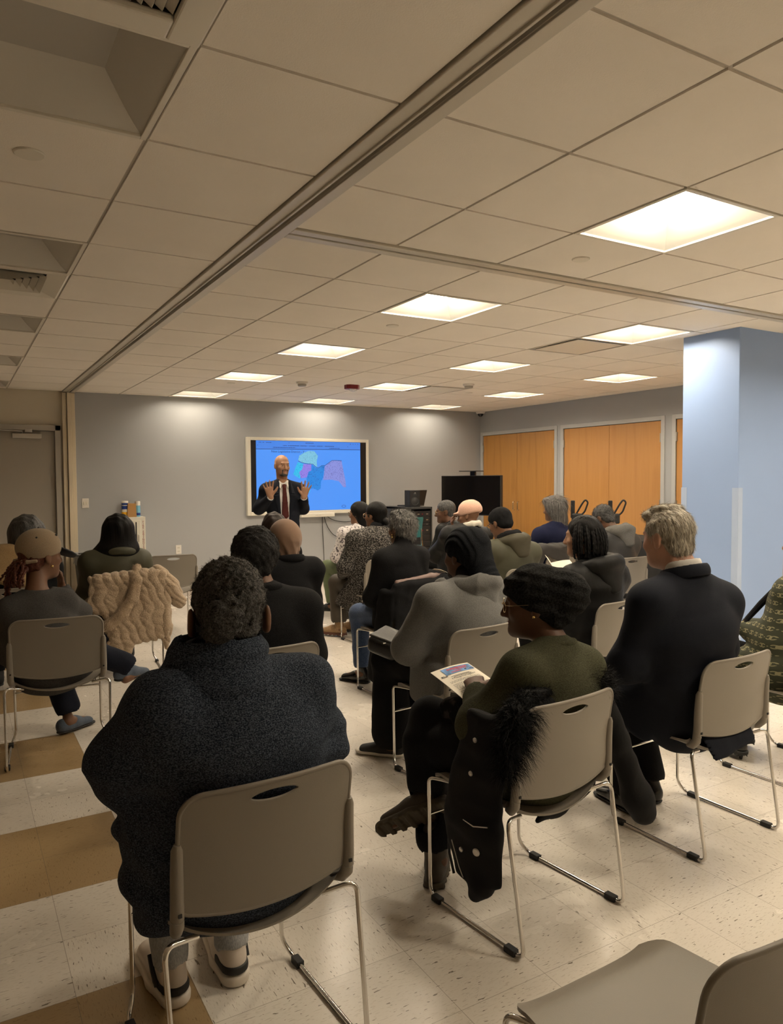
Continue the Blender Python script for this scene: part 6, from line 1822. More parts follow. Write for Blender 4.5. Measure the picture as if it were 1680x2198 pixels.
m_ = with_strands(hb.data, 2600, .006, .0008, 7, 0.0, curl=.7, seg=3); hb.data = m_
m_.materials.append(HR['afro'])
P5.trousers(FB['black']); P5.shoes(FB['shoemat'])

# ------------------------------------------------------------------ brown-haired person before the presenter
p, a = ch('c7')
J = seated(1.060, .010, .0, sw=.165)
P7 = Person(p, a, 'person with smooth dark brown hair, only the head showing before the presenter', J)
hd = P7.head(-5, 0, 0, 1.04); P7.body(SK['tan'], .010)
P7.top('dark_top', FB['blackwool'], .018, .011, fn=folds(.004, 14, 3))
hair(P7, 'hair', HR['brown'], .020, .045, .5, .007, strand, extra=[hd.S((0, -.04, .02), (0, -.05, -.16), (.105, .085), (.115, .07))], k=.03)
P7.trousers(FB['black']); P7.shoes(FB['shoemat'])

# ------------------------------------------------------------------ woman with long black hair, olive jacket
p, a = ch('c3')
J = seated(1.075, -.040, .0, sx=-.07, sw=.185, shL=(-.245, -.055, .855), shR=(.110, -.055, .865), nek=(-.05, -.05, .935), elL=(-.285, .03, .60), elR=(.19, .04, .60), wrL=(-.14, .24, .58), wrR=(.06, .25, .58), anL=(-.14, .42, .09), anR=(.06, .42, .09), toL=(-.15, .58, .03), toR=(.06, .58, .03))
P3 = Person(p, a, 'woman with long straight black hair in olive green jacket, by the waste bin', J, dims(1.0, hip=(.2, .14), wst=(.195, .135), chs=(.195, .13), shr=.066))
hd = P3.head(-4, 0, 0, 1.06); P3.body(SK['tan'], .008)
P3.top('olive_jacket', FB['olivejacket'], .026, .009, hem=(.012, .012), sleeve=(.026, .026, .022), fn=folds(.007, 13, 151))
P3.part('jacket_collar', blob([ring((-.03, -.06, .925), .115, .095, .024, rotm(0, -14, 0), .032)], .006), FB['olivejacket'])
hb = hair(P3, 'hair', HR['black'], .024, .045, .5, .006, strand, extra=[hd.S((0, -.04, .03), (0, -.075, -.14), (.112, .096), (.142, .070)), hd.S((-.01, -.080, -.12), (-.015, -.115, -.250), (.140, .060), (.115, .035)), hd.S((-.11, -.05, -.12), (-.215, -.035, -.185), (.05, .035), (.035, .018)), hd.S((.10, -.05, -.10), (.13, -.05, -.23), (.035, .04), (.018, .02))], k=.035)
P3.trousers(FB['navytr']); P3.shoes(FB['shoemat'])

# ------------------------------------------------------------------ woman in tan baseball cap
p, a = ch('cap')
J = seated(1.075, -.070, .0, sx=-.10, sw=.16, shL=(-.225, -.105, .805), shR=(.035, -.03, .825), nek=(-.095, -.065, .895), elL=(-.255, .02, .57), elR=(.115, .07, .735), wrL=(-.08, .20, .58), wrR=(.030, .155, .880), pel=(-.03, -.04, .51), wst=(-.055, -.065, .61), chs=(-.095, -.075, .70),
           knL=(-.06, .34, .49), knR=(.10, .36, .50), anL=(.045, .285, .10), anR=(.375, .36, .30), toL=(.16, .375, .035), toR=(.50, .42, .285), hpL=(-.08, 0, .505), hpR=(.08, 0, .505))
P2 = Person(p, a, 'woman in tan baseball cap with red-brown tied hair, grey sweater, blue flats', J, dims(1.0, hip=(.19, .14), wst=(.17, .125), chs=(.165, .11), arm=(.048, .044, .028), neck=.050, shr=.050))
hd = P2.head(-56, -2, 0, 1.08)
P2.body(SK['brown'], .0065, hands=dict(R=dict(D=(-.15, .10, 1), N=(-.85, -.3, .1), thumb=1, fingers=[40, 45, 50, 55], spread=2)))
P2.top('grey_sweater', FB['greyknit'], .014, .008, hem=(.012, .012), sleeve=(.014, .014, .010), fn=folds(.004, 15, 161), subs=[ell((-.092, -.055, .935), (.082, .075, .055))])
P2.part('baseball_cap', blob([hd.E((0, -.014, .046), (.092, .112, .094))], .0045, .02, keeps=[(hd.p(0, .085, .018), hd.d((0, -.20, 1)), .004)], subs=[hd.E((0, -.130, -.012), (.046, .05, .036))], ks=.004), FB['capcloth'])
P2.part('cap_strap', blob([hd.S((-.05, -.108, -.022), (.05, -.108, -.022), (.010, .006), (.010, .006), (0, 0, 1)), hd.C((-.052, -.106, -.022), (-.074, -.075, -.018), .009), hd.C((.052, -.106, -.022), (.074, -.075, -.018), .009)], .004, .01), FB['capcloth'])
P2.part('cap_bill', blob([ell(hd.p(0, .118, .020), (.076, .078, .011), hd.R @ rotm(0, -24, 0)), ell(hd.p(0, .118, .012), (.060, .070, .010), hd.R @ rotm(0, -24, 0))], .004, keeps=[(hd.p(0, .078, .03), hd.d((0, 1, -.2)))]), plain('navy_cap_bill', (0.012, 0.014, 0.020, 1), .7))
bm = bmesh.new()
for q in ((0, -.014, .140), (.055, .045, .105), (-.055, .045, .105), (.062, -.065, .095), (-.062, -.065, .095)):
    bmesh.ops.create_icosphere(bm, subdivisions=1, radius=.0075, matrix=Matrix.Translation(Vector(hd.p(q))))
bm_obj('cap_eyelet', bm, MAT['rubber'], P2.root)
hair(P2, 'hair', HR['red'], .008, .030, .35, .0055, bumps(.003, 190, 3), ears=True, smooth=1)
g = random.Random(8); ro, ti = [], []
for i in range(44):
    ro.append((g.uniform(-.05, .05), -.085 - g.uniform(0, .03), g.uniform(-.07, -.01))); ti.append((g.uniform(-.075, .055), -.115 - g.uniform(0, .055), g.uniform(-.15, -.10)))
for i in range(6): ro.append((g.uniform(-.04, .0), -.12, -.10)); ti.append((g.uniform(-.05, .0), -.13 - g.uniform(0, .03), g.uniform(-.25, -.18)))
braid_set(P2, 'braids', HR['red'], ro, ti, .0085, seed=9, sag=.03, wob=.014)
earring(P2, .084, -.048, GOLD, .008, .006); eyes(P2)
P2.trousers(FB['navytr'], .014, .009, folds(.004, 18, 5), ankle=.055, flare=.02)
P2.shoes(FB['blueflat'], None, .0055, 'flat_shoe', high=-.012)

# ------------------------------------------------------------------ grey bob, tan shawl, far left
p, a = ch('c1')
J = seated(1.098, .105, .0, sx=.06, sw=.18, shL=(-.125, -.05, .885), shR=(.240, -.05, .885), nek=(.09, -.05, .965), elL=(-.17, .04, .62), elR=(.30, .04, .62))
P1 = Person(p, a, 'person with grey bob hair, tan shawl and black sleeves, behind the woman in the cap', J, dims(1.0, hip=(.19, .14), wst=(.185, .135), chs=(.19, .13)))
hd = P1.head(-20, 0, 0, 1.06); P1.body(SK['tan'], .009)
P1.top('black_coat', FB['blackwool'], .024, .010, sleeve=(.026, .024, .020), fn=folds(.006, 13, 171))
P1.part('tan_shawl', blob([slab((.04, -.10, .985), (-.02, -.155, .82), (.15, .06), (.17, .05)), cap_((-.09, -.08, .93), (-.16, -.08, .84), .075, .06), cap_((.1, -.09, .95), (.18, -.10, .88), .06, .05)], .008, .04, fn=folds(.006, 14, 18)), FB['camel'])
hair(P1, 'hair', HR['darkgrey'], .026, .055, .5, .0065, strand, extra=[hd.S((0, -.03, .02), (0, -.035, -.075), (.112, .105), (.108, .095))], k=.03)
P1.trousers(FB['black']); P1.shoes(FB['shoemat'])

# ------------------------------------------------------------------ person in green patterned coat, right edge
def monogram():
    m, nt, b = _nt('green_monogram_jacquard'); N, L = nt.nodes, nt.links
    setin(b, 'Roughness', .75)
    tc = N.new('ShaderNodeTexCoord')
    def M(op, *a):
        n = N.new('ShaderNodeMath'); n.operation = op
        for i, v in enumerate(a):
            if isinstance(v, (int, float)): n.inputs[i].default_value = v
            else: L.new(v, n.inputs[i])
        return n.outputs[0]
    sp = N.new('ShaderNodeSeparateXYZ'); L.new(tc.outputs['Object'], sp.inputs[0])
    u = M('MULTIPLY', M('ADD', sp.outputs[0], sp.outputs[1]), 17.0); v = M('MULTIPLY', sp.outputs[2], 24.0)
    row = M('MODULO', M('FLOOR', M('ADD', v, 50)), 2)
    uu = M('ADD', M('ADD', u, 50), M('MULTIPLY', row, .5))
    fu, fv = M('SUBTRACT', M('FRACT', uu), .5), M('SUBTRACT', M('FRACT', M('ADD', v, 50)), .5)
    def ringm(cx):
        d = M('SQRT', M('ADD', M('POWER', M('MULTIPLY', M('SUBTRACT', fu, cx), 1.15), 2), M('POWER', fv, 2)))
        return M('LESS_THAN', M('ABSOLUTE', M('SUBTRACT', d, .20)), .052)
    def gap(cx, s):      # opening of each letter form
        return M('MULTIPLY', M('LESS_THAN', M('ABSOLUTE', fv), .09), M('GREATER_THAN', M('MULTIPLY', M('SUBTRACT', fu, cx), s), .10))
    r1 = M('MULTIPLY', ringm(-.13), M('SUBTRACT', 1, gap(-.13, -1))); r2 = M('MULTIPLY', ringm(.13), M('SUBTRACT', 1, gap(.13, 1)))
    dots = M('LESS_THAN', M('SQRT', M('ADD', M('POWER', M('SUBTRACT', M('ABSOLUTE', fu), .5), 2), M('POWER', fv, 2))), .07)
    f = M('MAXIMUM', M('MAXIMUM', r1, r2), M('MULTIPLY', dots, .6))
    mx = N.new('ShaderNodeMix'); mx.data_type = 'RGBA'; L.new(f, mx.inputs[0]); mx.inputs[6].default_value = (.026, .030, .012, 1); mx.inputs[7].default_value = (.22, .20, .11, 1)
    L.new(mx.outputs[2], b.inputs['Base Color'])
    return m
p, a = ch('c21')
J = seated(1.13, .17, .0, sx=.14, sw=.17, shL=(-.045, -.05, .905), shR=(.31, -.05, .90), nek=(.15, -.05, .985), elL=(-.105, -.01, .660), wrL=(-.055, .185, .675), elR=(.37, .03, .64), wrR=(.09, .27, .66), anL=(-.085, .22, .11), anR=(.10, .30, .11), toL=(-.05, .38, .03), toR=(.12, .45, .03), knL=(-.06, .36, .50))
P21 = Person(p, a, 'person in green monogram-patterned coat, cut off by the right edge', J, dims(1.0, hip=(.2, .14), wst=(.18, .13), chs=(.18, .125)))
hd = P21.head(5, 0, 0, 1.0); P21.body(SK['tan'], .007, hands=dict(L=dict(D=(.45, .85, .05), N=(.2, 0, -1), thumb=-1, curl=28)))
GM = monogram()
P21.top('patterned_coat', GM, .020, .008, hem=(.015, .015), sleeve=(.022, .022, .020), fn=folds(.005, 14, 181), extra=[slab((-.11, .0, .54), (-.12, .03, .40), (.05, .14), (.04, .13)), slab((-.09, .12, .55), (-.10, .26, .47), (.10, .07), (.09, .06))])
hair(P21, 'hair', HR['black'], .014, .045, .5, .008)
bm = bmesh.new(); M_ = Matrix.Identity(4)
tube(bm, [(.06, .045, .94), (.0, .13, .82), (-.055, .175, .735), (-.075, .17, .72)], .016, 8, rs=[.02, .017, .014, .008]); bm_obj('dark_lapel', bm, FB['blackwool'], P21.root)
P21.trousers(FB['black'], .014); 
boot(P21, J['anL'], J['toL'], (0, 0, 1), FB['shoeblack'], MAT['rubber'], 'heeled_boot', .22, .12); boot(P21, J['anR'], J['toR'], (0, 0, 1), FB['shoeblack'], MAT['rubber'], 'heeled_boot', .22, .12)
bm = bmesh.new(); tube(bm, [(-.095, .17, .045), (-.092, .175, .002)], .012, 8, rs=[.014, .008]); bm_obj('boot_heel', bm, MAT['rubber'], P21.root)

# ------------------------------------------------------------------ the presenter
J = {k: V3(v) for k, v in dict(pel=(0, 0, .95), wst=(0, .005, 1.10), chs=(0, -.005, 1.265), nek=(.005, .0, 1.455), shL=(-.170, 0, 1.375), shR=(.178, 0, 1.375), elL=(-.228, -.03, 1.165), elR=(.258, -.03, 1.172), wrL=(-.188, .195, 1.295), wrR=(.170, .205, 1.300),
     hpL=(-.085, 0, .92), hpR=(.085, 0, .92), knL=(-.095, .02, .50), knR=(.095, .02, .50), anL=(-.10, -.03, .09), anR=(.10, -.03, .09), toL=(-.125, .14, .03), toR=(.125, .14, .03), hd=(.012, .025, 1.634)).items()}
D = dims(1.0, hip=(.155, .110), wst=(.148, .106), chs=(.162, .112), arm=(.046, .040, .029), neck=.056, shr=.055, leg=(.078, .056, .038))
P8 = Person((3.06, 7.52), 168, 'presenter standing with both palms raised, dark suit, white shirt, dark red tie, bald head, goatee', J, D)
hd = P8.head(14, -3, 0, .985)
P8.body(SK['tan'], .0055, hands=dict(R=dict(D=(.18, .10, 1), N=(-.05, 1, -.05), thumb=1, fingers=[6, 5, 6, 8], spread=13, s=1.14), L=dict(D=(-.18, .10, 1), N=(.05, 1, -.05), thumb=-1, fingers=[6, 5, 6, 8], spread=13, s=1.14)))
eyes(P8)
P8.part('eyebrow', blob([hd.S((sx * .014, .090, .026), (sx * .048, .079, .026), (.005, .003), (.004, .003), (0, 0, 1)) for sx in (-1, 1)], .003, .004), HR['afro'])
P8.part('goatee', blob([hd.C((-.026, .083, -.046), (.026, .083, -.046), .0062), hd.C((-.028, .082, -.048), (-.027, .078, -.088), .0075), hd.C((.028, .082, -.048), (.027, .078, -.088), .0075), hd.E((0, .082, -.096), (.030, .016, .020)), hd.E((0, .045, -.094), (.048, .048, .026))], .0035, .008, keeps=[(hd.p(0, .02, 0), hd.d((0, 1, 0)))], subs=[hd.E((0, .092, -.062), (.021, .015, .012))], ks=.003), HR['darkgrey'])
P8.part('lips', blob([hd.S((-.018, .0885, -.0565), (.018, .0885, -.0565), (.0045, .0038), (.0045, .0038), (0, 1, 0)), hd.S((-.016, .088, -.0665), (.016, .088, -.0665), (.0055, .0045), (.0055, .0045), (0, 1, 0))], .0022, .003), LIP)
P8.part('shirt', blob(torso_prims(J, D, .000) + [ring((.006, .004, 1.452), .064, .062, .009, rotm(0, -14, 0), .030)] + [cap_(J['wr' + s] + (J['el' + s] - J['wr' + s]) * .35, J['wr' + s] + (J['wr' + s] - J['el' + s]) * .02, .037, .036) for s in 'LR'], .006, .03, keeps=[((0, 0, 1.0), (0, 0, 1))], subs=[cap_((.01, .05, 1.55), (.01, .08, 1.49), .045)] + [cap_(J['wr' + s] + (J['wr' + s] - J['el' + s]) * .16, J['wr' + s] + (J['wr' + s] - J['el' + s]) * .5, .05) for s in 'LR']), FB['white'])
for sx in (-1, 1):
    P8.part('collar_point', blob([slab((sx * .042 + .005, .054, 1.452), (sx * .040 + .003, .090, 1.392), (.022, .005), (.006, .004), (1, -.7 * sx, 0))], .0035), FB['white'])
V = [slab((0, .15, .98), (0, .15, 1.47), (.040, .13), (.062, .14)), slab((0, .15, .74), (0, .15, 1.0), (.075, .13), (.040, .13))]
P8.top('suit_jacket', FB['suit'], .018, .0065, hem=None, sleeve=(.016, .015, .018), k=.035, fn=folds(.0035, 13, 191), subs=V,
       extra=[slab((0, -.005, 1.0), (0, -.005, .76), (.172, .130), (.180, .132))], cuffs=True, keeps=[((0, 0, .74), (0, 0, 1))])
for sx in (-1, 1):
    P8.part('lapel', blob([slab((sx * .052, .128, 1.05), (sx * .088, .118, 1.32), (.010, .005), (.034, .006), (1, -.35 * sx, 0)), slab((sx * .090, .108, 1.335), (sx * .072, .060, 1.445), (.028, .006), (.013, .008), (1, -.6 * sx, 0))], .0045, .008), FB['suit'])
P8.part('tie', blob([slab((.003, .094, 1.425), (.003, .108, 1.392), (.024, .013), (.017, .012)), slab((.003, .108, 1.392), (.002, .124, 1.24), (.020, .006), (.031, .006)), slab((.002, .124, 1.24), (.0, .126, 1.095), (.031, .006), (.040, .006)), slab((.0, .126, 1.095), (.0, .124, 1.050), (.040, .006), (.004, .005))], .004, .006), FB['tie'])
P8.part('trousers', blob([slab((0, 0, 1.06), (0, .0, .93), (.152, .112), (.160, .115))] + sum([chain([J['hp' + s], J['kn' + s], J['an' + s] + V3((0, -.01, -.03))], [.092, .075, .062]) for s in 'LR'], []), .009, .035, fn=folds(.003, 15, 5), keeps=[((0, 0, .04), (0, 0, 1))]), FB['black'])
bm = bmesh.new(); pts = [(.158 * math.cos(t_), .118 * math.sin(t_), 1.045) for t_ in [2 * PI * k / 40 for k in range(40)]]; tube(bm, pts, .014, 8, closed=True); bl = bm_obj('belt', bm, FB['shoeblack'], P8.root)
bm = bmesh.new(); box(bm, (-.028, .122, 1.028), (.028, .138, 1.062), .004); bm_obj('buckle', bm, MAT['steel'], bl, smooth=False)
P8.shoes(FB['shoeblack'], None, .007)
# ------------------------------------------------------------------ coats hung on chairs, bags and papers
def at_chair(name, k, label, cat, group=None):
    x, y, a, _ = CHAIRS[k]
    return empty(name, (x, y, 0), math.radians(a), label, cat, group)
def quilt_cells(amp, su, sv, slope=0.0):
    def fn(x, y, z):
        u = x + slope * z + .022 * np.sin(z * 17 + x * 9) + .010 * np.sin(z * 43 + 1); v = z + .35 * y + .024 * np.sin(x * 23 + z * 6) + .012 * np.sin(x * 51)
        col_ = np.floor(u / su); rnd = np.sin(col_ * 12.9898) * 43758.5; rnd = rnd - np.floor(rnd)
        a = np.abs(np.sin(PI * u / su)); b = np.abs(np.sin(PI * (v / (sv * (.8 + .6 * rnd)) + rnd)))
        return -amp * (a ** .45 * (.45 + .55 * b ** .45) - .5)
    return fn
FUR = fabric('beige_faux_fur', (0.33, 0.245, 0.165, 1), (0.42, 0.32, 0.22, 1), (120, 120, 120), .8, dist=.006, sheen=.25)
FUR2 = fabric('beige_long_fur', (0.36, 0.265, 0.17, 1), (0.50, 0.385, 0.27, 1), (200, 200, 200), .9, sheen=.25)
t = at_chair('fur_coat', 'c3', 'beige quilted faux fur coat draped over a chair back, fur collar hanging', 'coat')
body = [slab((.125, -.245, .765), (.150, -.275, .300), (.150, .040), (.140, .034)), slab((-.10, -.235, .730), (-.135, -.262, .520), (.165, .045), (.150, .040)), cap_((-.22, -.20, .735), (.24, -.20, .765), .048),
        slab((-.17, -.24, .62), (-.30, -.18, .545), (.07, .05), (.035, .035), (0, .5, 1)), slab((-.06, -.275, .50), (-.05, -.285, .28), (.105, .035), (.095, .032)), slab((-.05, -.285, .28), (-.02, -.290, .120), (.095, .032), (.022, .022))]
mesh_obj('coat_body', blob(body, .0065, .045, fn=lambda x, y, z: quilt_cells(.016, .072, .062, .25)(x, y, z) + folds(.008, 15, 7)(x, y, z), smooth=1), FUR, t)
slv = [cap_((.225, -.20, .775), (.31, -.20, .660), .060, .066), cap_((.31, -.20, .660), (.385, -.16, .535), .066, .056)]
mesh_obj('sleeve', blob(slv, .0065, .03, fn=quilt_cells(.014, .065, .060, .9), smooth=1), FUR, t)
slv2 = [slab((.255, -.225, .62), (.262, -.255, .36), (.060, .045), (.055, .038)), slab((.262, -.255, .36), (.275, -.262, .205), (.055, .038), (.018, .018))]
mesh_obj('front_panel', blob(slv2, .0065, .03, fn=quilt_cells(.012, .055, .060, .2), smooth=1), FUR, t)
col = blob(chain([(.075, -.205, .815), (.060, -.270, .735), (.030, -.300, .600), (-.050, -.312, .490), (-.140, -.305, .415), (-.215, -.285, .385)], [.034, .042, .042, .042, .040, .036]), .006, .02, fn=folds(.005, 30, 3))
mesh_obj('fur_collar', with_strands(col, 5200, .016, .0008, 11, .3, curl=.3), FUR2, t)

t = at_chair('parka', 'c2', 'black parka with shaggy fur trim hung on the chair of the woman in black beanie', 'coat')
PK = plain('black_parka_cotton', (0.007, 0.007, 0.008, 1), .75, spec=.2, bump=.2, bscale=120)
P_ = [slab((.01, -.150, .745), (.02, -.150, .56), (.215, .026), (.200, .026)), cap_((-.215, -.165, .735), (.235, -.165, .760), .030),
      slab((-.245, -.105, .700), (-.275, -.045, .36), (.105, .028), (.130, .030), (0, 1, .1)), slab((-.275, -.055, .36), (-.272, -.080, .195), (.140, .030), (.110, .024), (0, 1, .1)), cap_((-.272, -.10, .175), (-.275, -.075, .140), .040, .026)]
mesh_obj('coat_body', blob(P_, .007, .03, fn=folds(.007, 14, 13)), PK, t)
P_ = [cap_((.245, -.135, .72), (.330, -.165, .54), .052, .050), cap_((.330, -.165, .54), (.398, -.205, .32), .044, .050), cap_((.398, -.205, .32), (.418, -.215, .270), .050, .046)]
mesh_obj('sleeve', blob(P_, .007, .03, fn=folds(.006, 16, 17)), PK, t)
P_ = [slab((.14, -.11, .42), (.165, -.10, .335), (.150, .016), (.125, .014)), slab((.10, -.105, .36), (-.015, -.10, .315), (.050, .014), (.012, .012), (0, 0, 1))]
mesh_obj('coat_tail', blob(P_, .006, .02, fn=folds(.004, 18, 19)), PK, t)
SHAG = plain('black_shaggy_fur', (0.005, 0.005, 0.005, 1), .6, spec=.12)
f1 = blob(chain([(-.150, -.170, .775), (-.215, -.205, .735), (-.255, -.215, .665), (-.265, -.205, .585)], [.034, .040, .038, .028]), .007, .02)
me = with_strands(f1, 3200, .048, .0008, 21, .5, curl=.18, seg=4, bias=(0, -.35, -.25)); mesh_obj('fur_trim', me, SHAG, t)
f1 = blob(chain([(-.150, -.170, .775), (0, -.165, .785), (.14, -.165, .790)], [.028, .022, .024]), .007, .02)
me = with_strands(f1, 1300, .024, .0008, 22, .3, curl=.3, seg=4); mesh_obj('fur_trim', me, SHAG, t)
f1 = blob(chain([(.14, -.165, .790), (.225, -.160, .775), (.275, -.145, .725)], [.026, .036, .034]), .007, .02)
me = with_strands(f1, 1800, .044, .0008, 23, .25, curl=.25, seg=4, bias=(.4, 0, .1)); mesh_obj('fur_trim', me, SHAG, t)
for q in ((-.305, -.085, .545), (-.310, -.045, .285), (-.300, -.10, .655)):
    bm = bmesh.new(); lathe(bm, [(0, .004), (.003, .004), (.0045, .002), (.008, .003), (.0085, 0), (0, 0)], seg=14, M=Matrix.Translation(q) @ Matrix.Rotation(-PI / 2, 4, 'Y')); bm_obj('snap', bm, MAT['steel'], t)
bm = bmesh.new(); lathe(bm, [(0, .003), (.010, .003), (.013, 0), (0, 0)], seg=16, M=Matrix.Translation((-.306, -.11, .300)) @ Matrix.Rotation(-PI / 2, 4, 'Y') @ Matrix.Rotation(.3, 4, 'X')); bm_obj('pocket_button', bm, MAT['steel'], t)
bm = bmesh.new(); tube(bm, [(-.300, -.155, .395), (-.308, -.10, .380), (-.306, -.05, .384)], .0022, 6); bm_obj('pocket_zip', bm, MAT['steel'], t)
bm = bmesh.new(); tube(bm, [(-.312, .0, .300), (-.306, -.03, .220), (-.302, -.045, .190)], .002, 6); bm_obj('hem_zip', bm, MAT['steel'], t)
bm = bmesh.new(); tube(bm, [(-.245, .045, .47), (-.262, .075, .36), (-.270, .06, .22), (-.285, .02, .17)], .005, 6); bm_obj('drawcord', bm, MAT['rubber'], t)

t = at_chair('black_coat', 'c11', 'black coat with mauve lining hung over the chair of the grey-haired woman', 'coat')
P_ = [slab((.0, -.255, .765), (-.03, -.285, .14), (.215, .028), (.235, .030)), cap_((-.195, -.225, .765), (.20, -.225, .785), .030), slab((-.235, -.170, .72), (-.275, -.115, .12), (.085, .028), (.125, .028), (0, 1, .05)), cap_((.20, -.21, .77), (.265, -.19, .52), .055, .05)]
mesh_obj('coat_body', blob(P_, .008, .04, fn=folds(.008, 13, 27)), FB['blackwool'], t)
mesh_obj('lining', blob([slab((-.190, -.225, .790), (.10, -.222, .812), (.020, .020), (.020, .020), (0, 1, 0)), slab((.10, -.222, .812), (.215, -.215, .818), (.020, .02), (.012, .012), (0, 1, 0))], .006, .02, fn=folds(.007, 40, 5)), FB['mauve'], t)
bm = bmesh.new(); tube(bm, round_path([(.215, -.235, .805), (.170, -.268, .800), (.170, -.270, .760)], .01), .005, 7); bm_obj('hanging_loop', bm, MAT['rubber'], t)
t = at_chair('dark_jacket', 'c15', 'dark grey jacket hung over the chair of the woman in navy', 'coat')
P_ = [cap_((-.31, -.20, .755), (.18, -.215, .775), .055, .050), slab((-.10, -.245, .745), (-.13, -.262, .655), (.185, .03), (.12, .016)), cap_((-.30, -.19, .75), (-.33, -.14, .48), .065, .05), cap_((.19, -.20, .76), (.24, -.18, .55), .06, .05)]
mesh_obj('jacket_body', blob(P_, .009, .04, fn=folds(.009, 14, 29)), FB['greyshell'], t)

# bag on the lap of the person in the hoodie
t = at_chair('shoulder_bag', 'hood', 'small black leather shoulder bag on the lap of the person in grey hoodie', 'bag')
LT = plain('black_leather', (0.010, 0.010, 0.010, 1), .38, spec=.5, bump=.25, bscale=120)
R_ = rotm(20, 12, -8)
mesh_obj('bag_body', blob([rbox((-.205, .285, .618), (.085, .090, .045), .028, R_)], .006, fn=folds(.004, 25, 31)), LT, t)
mesh_obj('flap', blob([rbox((-.200, .283, .664), (.078, .083, .008), .008, R_)], .004, fn=folds(.003, 30, 32)), plain('grey_leather', (0.035, 0.034, 0.032, 1), .4, bump=.2, bscale=90), t)
bm = bmesh.new(); tube(bm, [(-.278, .235, .640), (-.23, .205, .642), (-.16, .205, .648)], .003, 6); bm_obj('zip', bm, MAT['steel'], t)
# dark patterned bag under the papers
t = at_chair('handbag', 'c2', 'dark marbled handbag on the lap of the woman in black beanie, under the papers', 'bag')
MB = fabric('dark_marbled_cloth', (0.012, 0.011, 0.011, 1), (0.045, 0.040, 0.036, 1), (26, 26, 26), .3, lo=.48, hi=.60)
mesh_obj('bag_body', blob([rbox((-.030, .215, .610), (.075, .095, .070), .030, rotm(12, -14, 0))], .006, fn=folds(.004, 22, 35)), MB, t)
bm = bmesh.new(); tube(bm, [Vector((-.118 + .013 * math.cos(a), .135, .600 + .017 * math.sin(a))) for a in [2 * PI * k / 16 for k in range(16)]], .0028, 6, closed=True); bm_obj('ring', bm, MAT['steel'], t)

# papers
PAPER = plain('white_paper', (0.80, 0.74, 0.62, 1), .7)
def sheet_obj(name, A, e, n, w_, h_, label, k, curve=.006, content=True, group=None):
    t = at_chair(name, k, label, 'paper', group)
    A, e, n = Vector(A), Vector(e).normalized(), Vector(n).normalized(); N = e.cross(n); N.normalize()
    if N.z < 0: N = -N
    bm = bmesh.new(); G = []
    for i in range(9):
        row = []
        for j in range(11):
            u, v = i / 8, j / 10
            row.append(A + e * w_ * u + n * h_ * v + N * (curve * math.sin(PI * u) + curve * .8 * math.sin(PI * v)))
        G.append(row)
    top = [[bm.verts.new(p) for p in r] for r in G]; bot = [[bm.verts.new(p - N * .0012) for p in r] for r in G]
    for i in range(8):
        for j in range(10):
            bm.faces.new((top[i][j], top[i + 1][j], top[i + 1][j + 1], top[i][j + 1])); bm.faces.new((bot[i][j], bot[i][j + 1], bot[i + 1][j + 1], bot[i + 1][j]))
    for i in range(8):
        bm.faces.new((top[i][0], bot[i][0], bot[i + 1][0], top[i + 1][0])); bm.faces.new((top[i][10], top[i + 1][10], bot[i + 1][10], bot[i][10]))
    for j in range(10):
        bm.faces.new((top[0][j], top[0][j + 1], bot[0][j + 1], bot[0][j])); bm.faces.new((top[8][j], bot[8][j], bot[8][j + 1], top[8][j + 1]))
    bm_obj('sheet', bm, PAPER, t)
    def P(u, v, l=.0012): return A + e * w_ * u + n * h_ * v + N * (curve * math.sin(PI * u) + curve * .8 * math.sin(PI * v) + l)
    def patchq(bm, u0, u1, v0, v1, l=.0012, m=0):
        K = max(1, int((u1 - u0) * 8))
        for q in range(K):
            a, b = u0 + (u1 - u0) * q / K, u0 + (u1 - u0) * (q + 1) / K
            bm.faces.new([bm.verts.new(P(*c, l)) for c in ((a, v0), (b, v0), (b, v1), (a, v1))]).material_index = m
    return t, P, patchq
e_ = (.989, .149, .0); n_ = (.057, -.93, -.36)
t, P_f, pq = sheet_obj('paper_sheet', (-.098, .360, .742), e_, (.09, -.93, -.34), .216, .265, 'lower white printed sheet peeking out under the letter held by the woman in black beanie', 'c2', .004)
bm = bmesh.new(); rr = random.Random(4)
for i in range(12): pq(bm, .04 + i * .075, .075 + i * .075 + rr.uniform(0, .03), .02, .032)
bm_obj('printed_border', bm, plain('navy_print', srgb(30, 34, 50), .7), t, smooth=False)
t, P_f, pq = sheet_obj('letter_sheet', (-.115, .345, .748), e_, n_, .216, .279, 'white letter with a blue and red banner held by the woman in black beanie', 'c2', .006)
bm = bmesh.new(); pq(bm, .20, .98, .03, .17, .0014); bm_obj('banner', bm, plain('banner_blue', srgb(95, 140, 195), .7, var=.5, vscale=30), t, smooth=False)
bm = bmesh.new(); rr = random.Random(9)
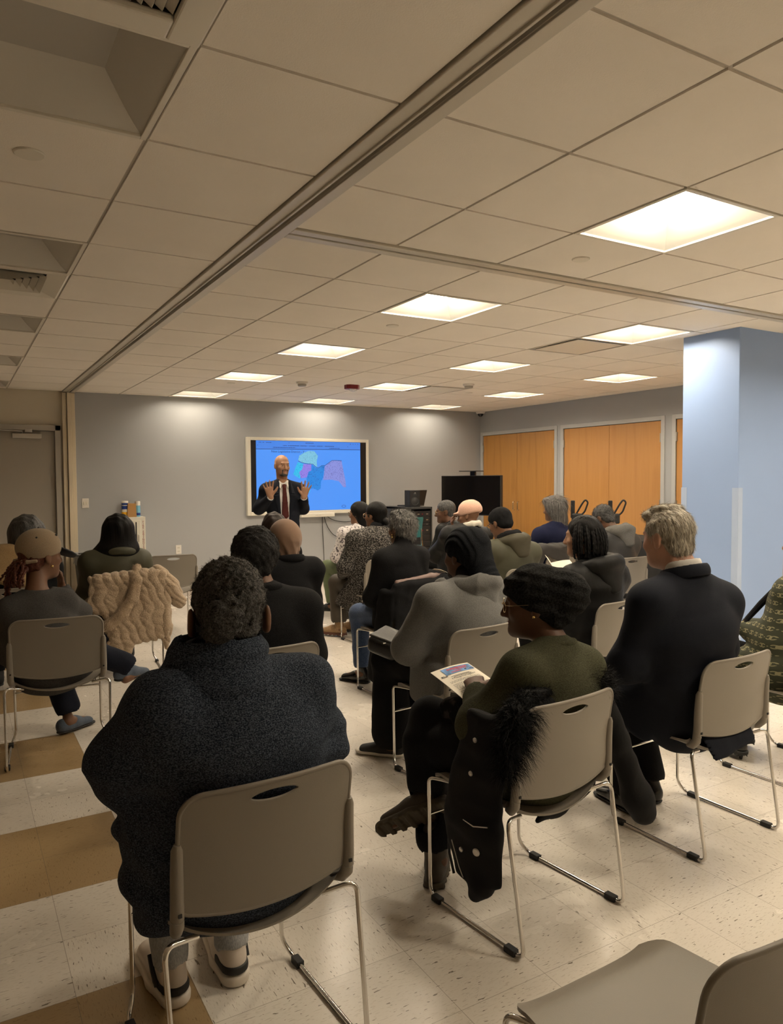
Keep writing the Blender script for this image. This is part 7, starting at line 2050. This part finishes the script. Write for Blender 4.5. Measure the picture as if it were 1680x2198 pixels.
for v0, v1, u0, u1 in ((.055, .085, .32, .86), (.095, .112, .45, .82), (.130, .152, .36, .62)):
    u = u0
    while u < u1:
        l = rr.uniform(.015, .05); pq(bm, u, min(u + l, u1), v0 + rr.uniform(0, .004), v1, .0018); u += l + .008
bm_obj('banner_lettering', bm, plain('red_print', srgb(196, 62, 78), .7), t, smooth=False)
bm = bmesh.new()
for u0, u1, v0, v1 in ((.05, .10, .165, .195), (.11, .13, .165, .20), (.14, .20, .178, .20), (.72, .78, .125, .15), (.86, .98, .135, .15)): pq(bm, u0, u1, v0, v1, .0019)
for i in range(30):
    v = .315 + i * .0215
    if i in (2, 9, 16, 23): continue
    u = .10
    while u < .90:
        l = rr.uniform(.02, .07); pq(bm, u, min(u + l, .9), v, v + .0065, .0016); u += l + .012
        if i % 7 == 6 and u > .4: break
for u0, u1, v in ((.25, .75, .215), (.30, .78, .235)): pq(bm, u0, u1, v, v + .008, .0016)
bm_obj('printed_text', bm, plain('ink_print', srgb(58, 54, 50), .7), t, smooth=False)
me = text_mesh('A Message From Legislator', .0125, 'CENTER', .0001)
Nn = Vector(e_).normalized().cross(-Vector(n_).normalized()).normalized(); Ev = Vector(e_).normalized(); Up = Nn.cross(Ev)
o_ = P_f(.52, .285, .0022); M4 = Matrix(((Ev.x, Up.x, Nn.x, o_.x), (Ev.y, Up.y, Nn.y, o_.y), (Ev.z, Up.z, Nn.z, o_.z), (0, 0, 0, 1))); me.transform(M4)
mesh_obj('heading', me, bpy.data.materials['ink_print'], t, smooth=False)
sheet_obj('paper_sheet', (.085, .350, .935), (1, .02, .02), (.02, -.62, -.80), .205, .24, 'white booklet page held open in front of the woman with dark braids', 'c17', .010)
sheet_obj('paper_sheet', (.030, .350, .990), (.72, .0, -.70), (.02, -.62, -.80), .075, .24, 'curled white page edge rising beside the booklet of the woman with dark braids', 'c17', .004)
sheet_obj('paper_sheet', (.14, -.225, .862), (.93, -.15, -.32), (.1, .9, -.2), .095, .05, 'small folded white sheet tucked on top of the black coat with mauve lining', 'c11', .004)
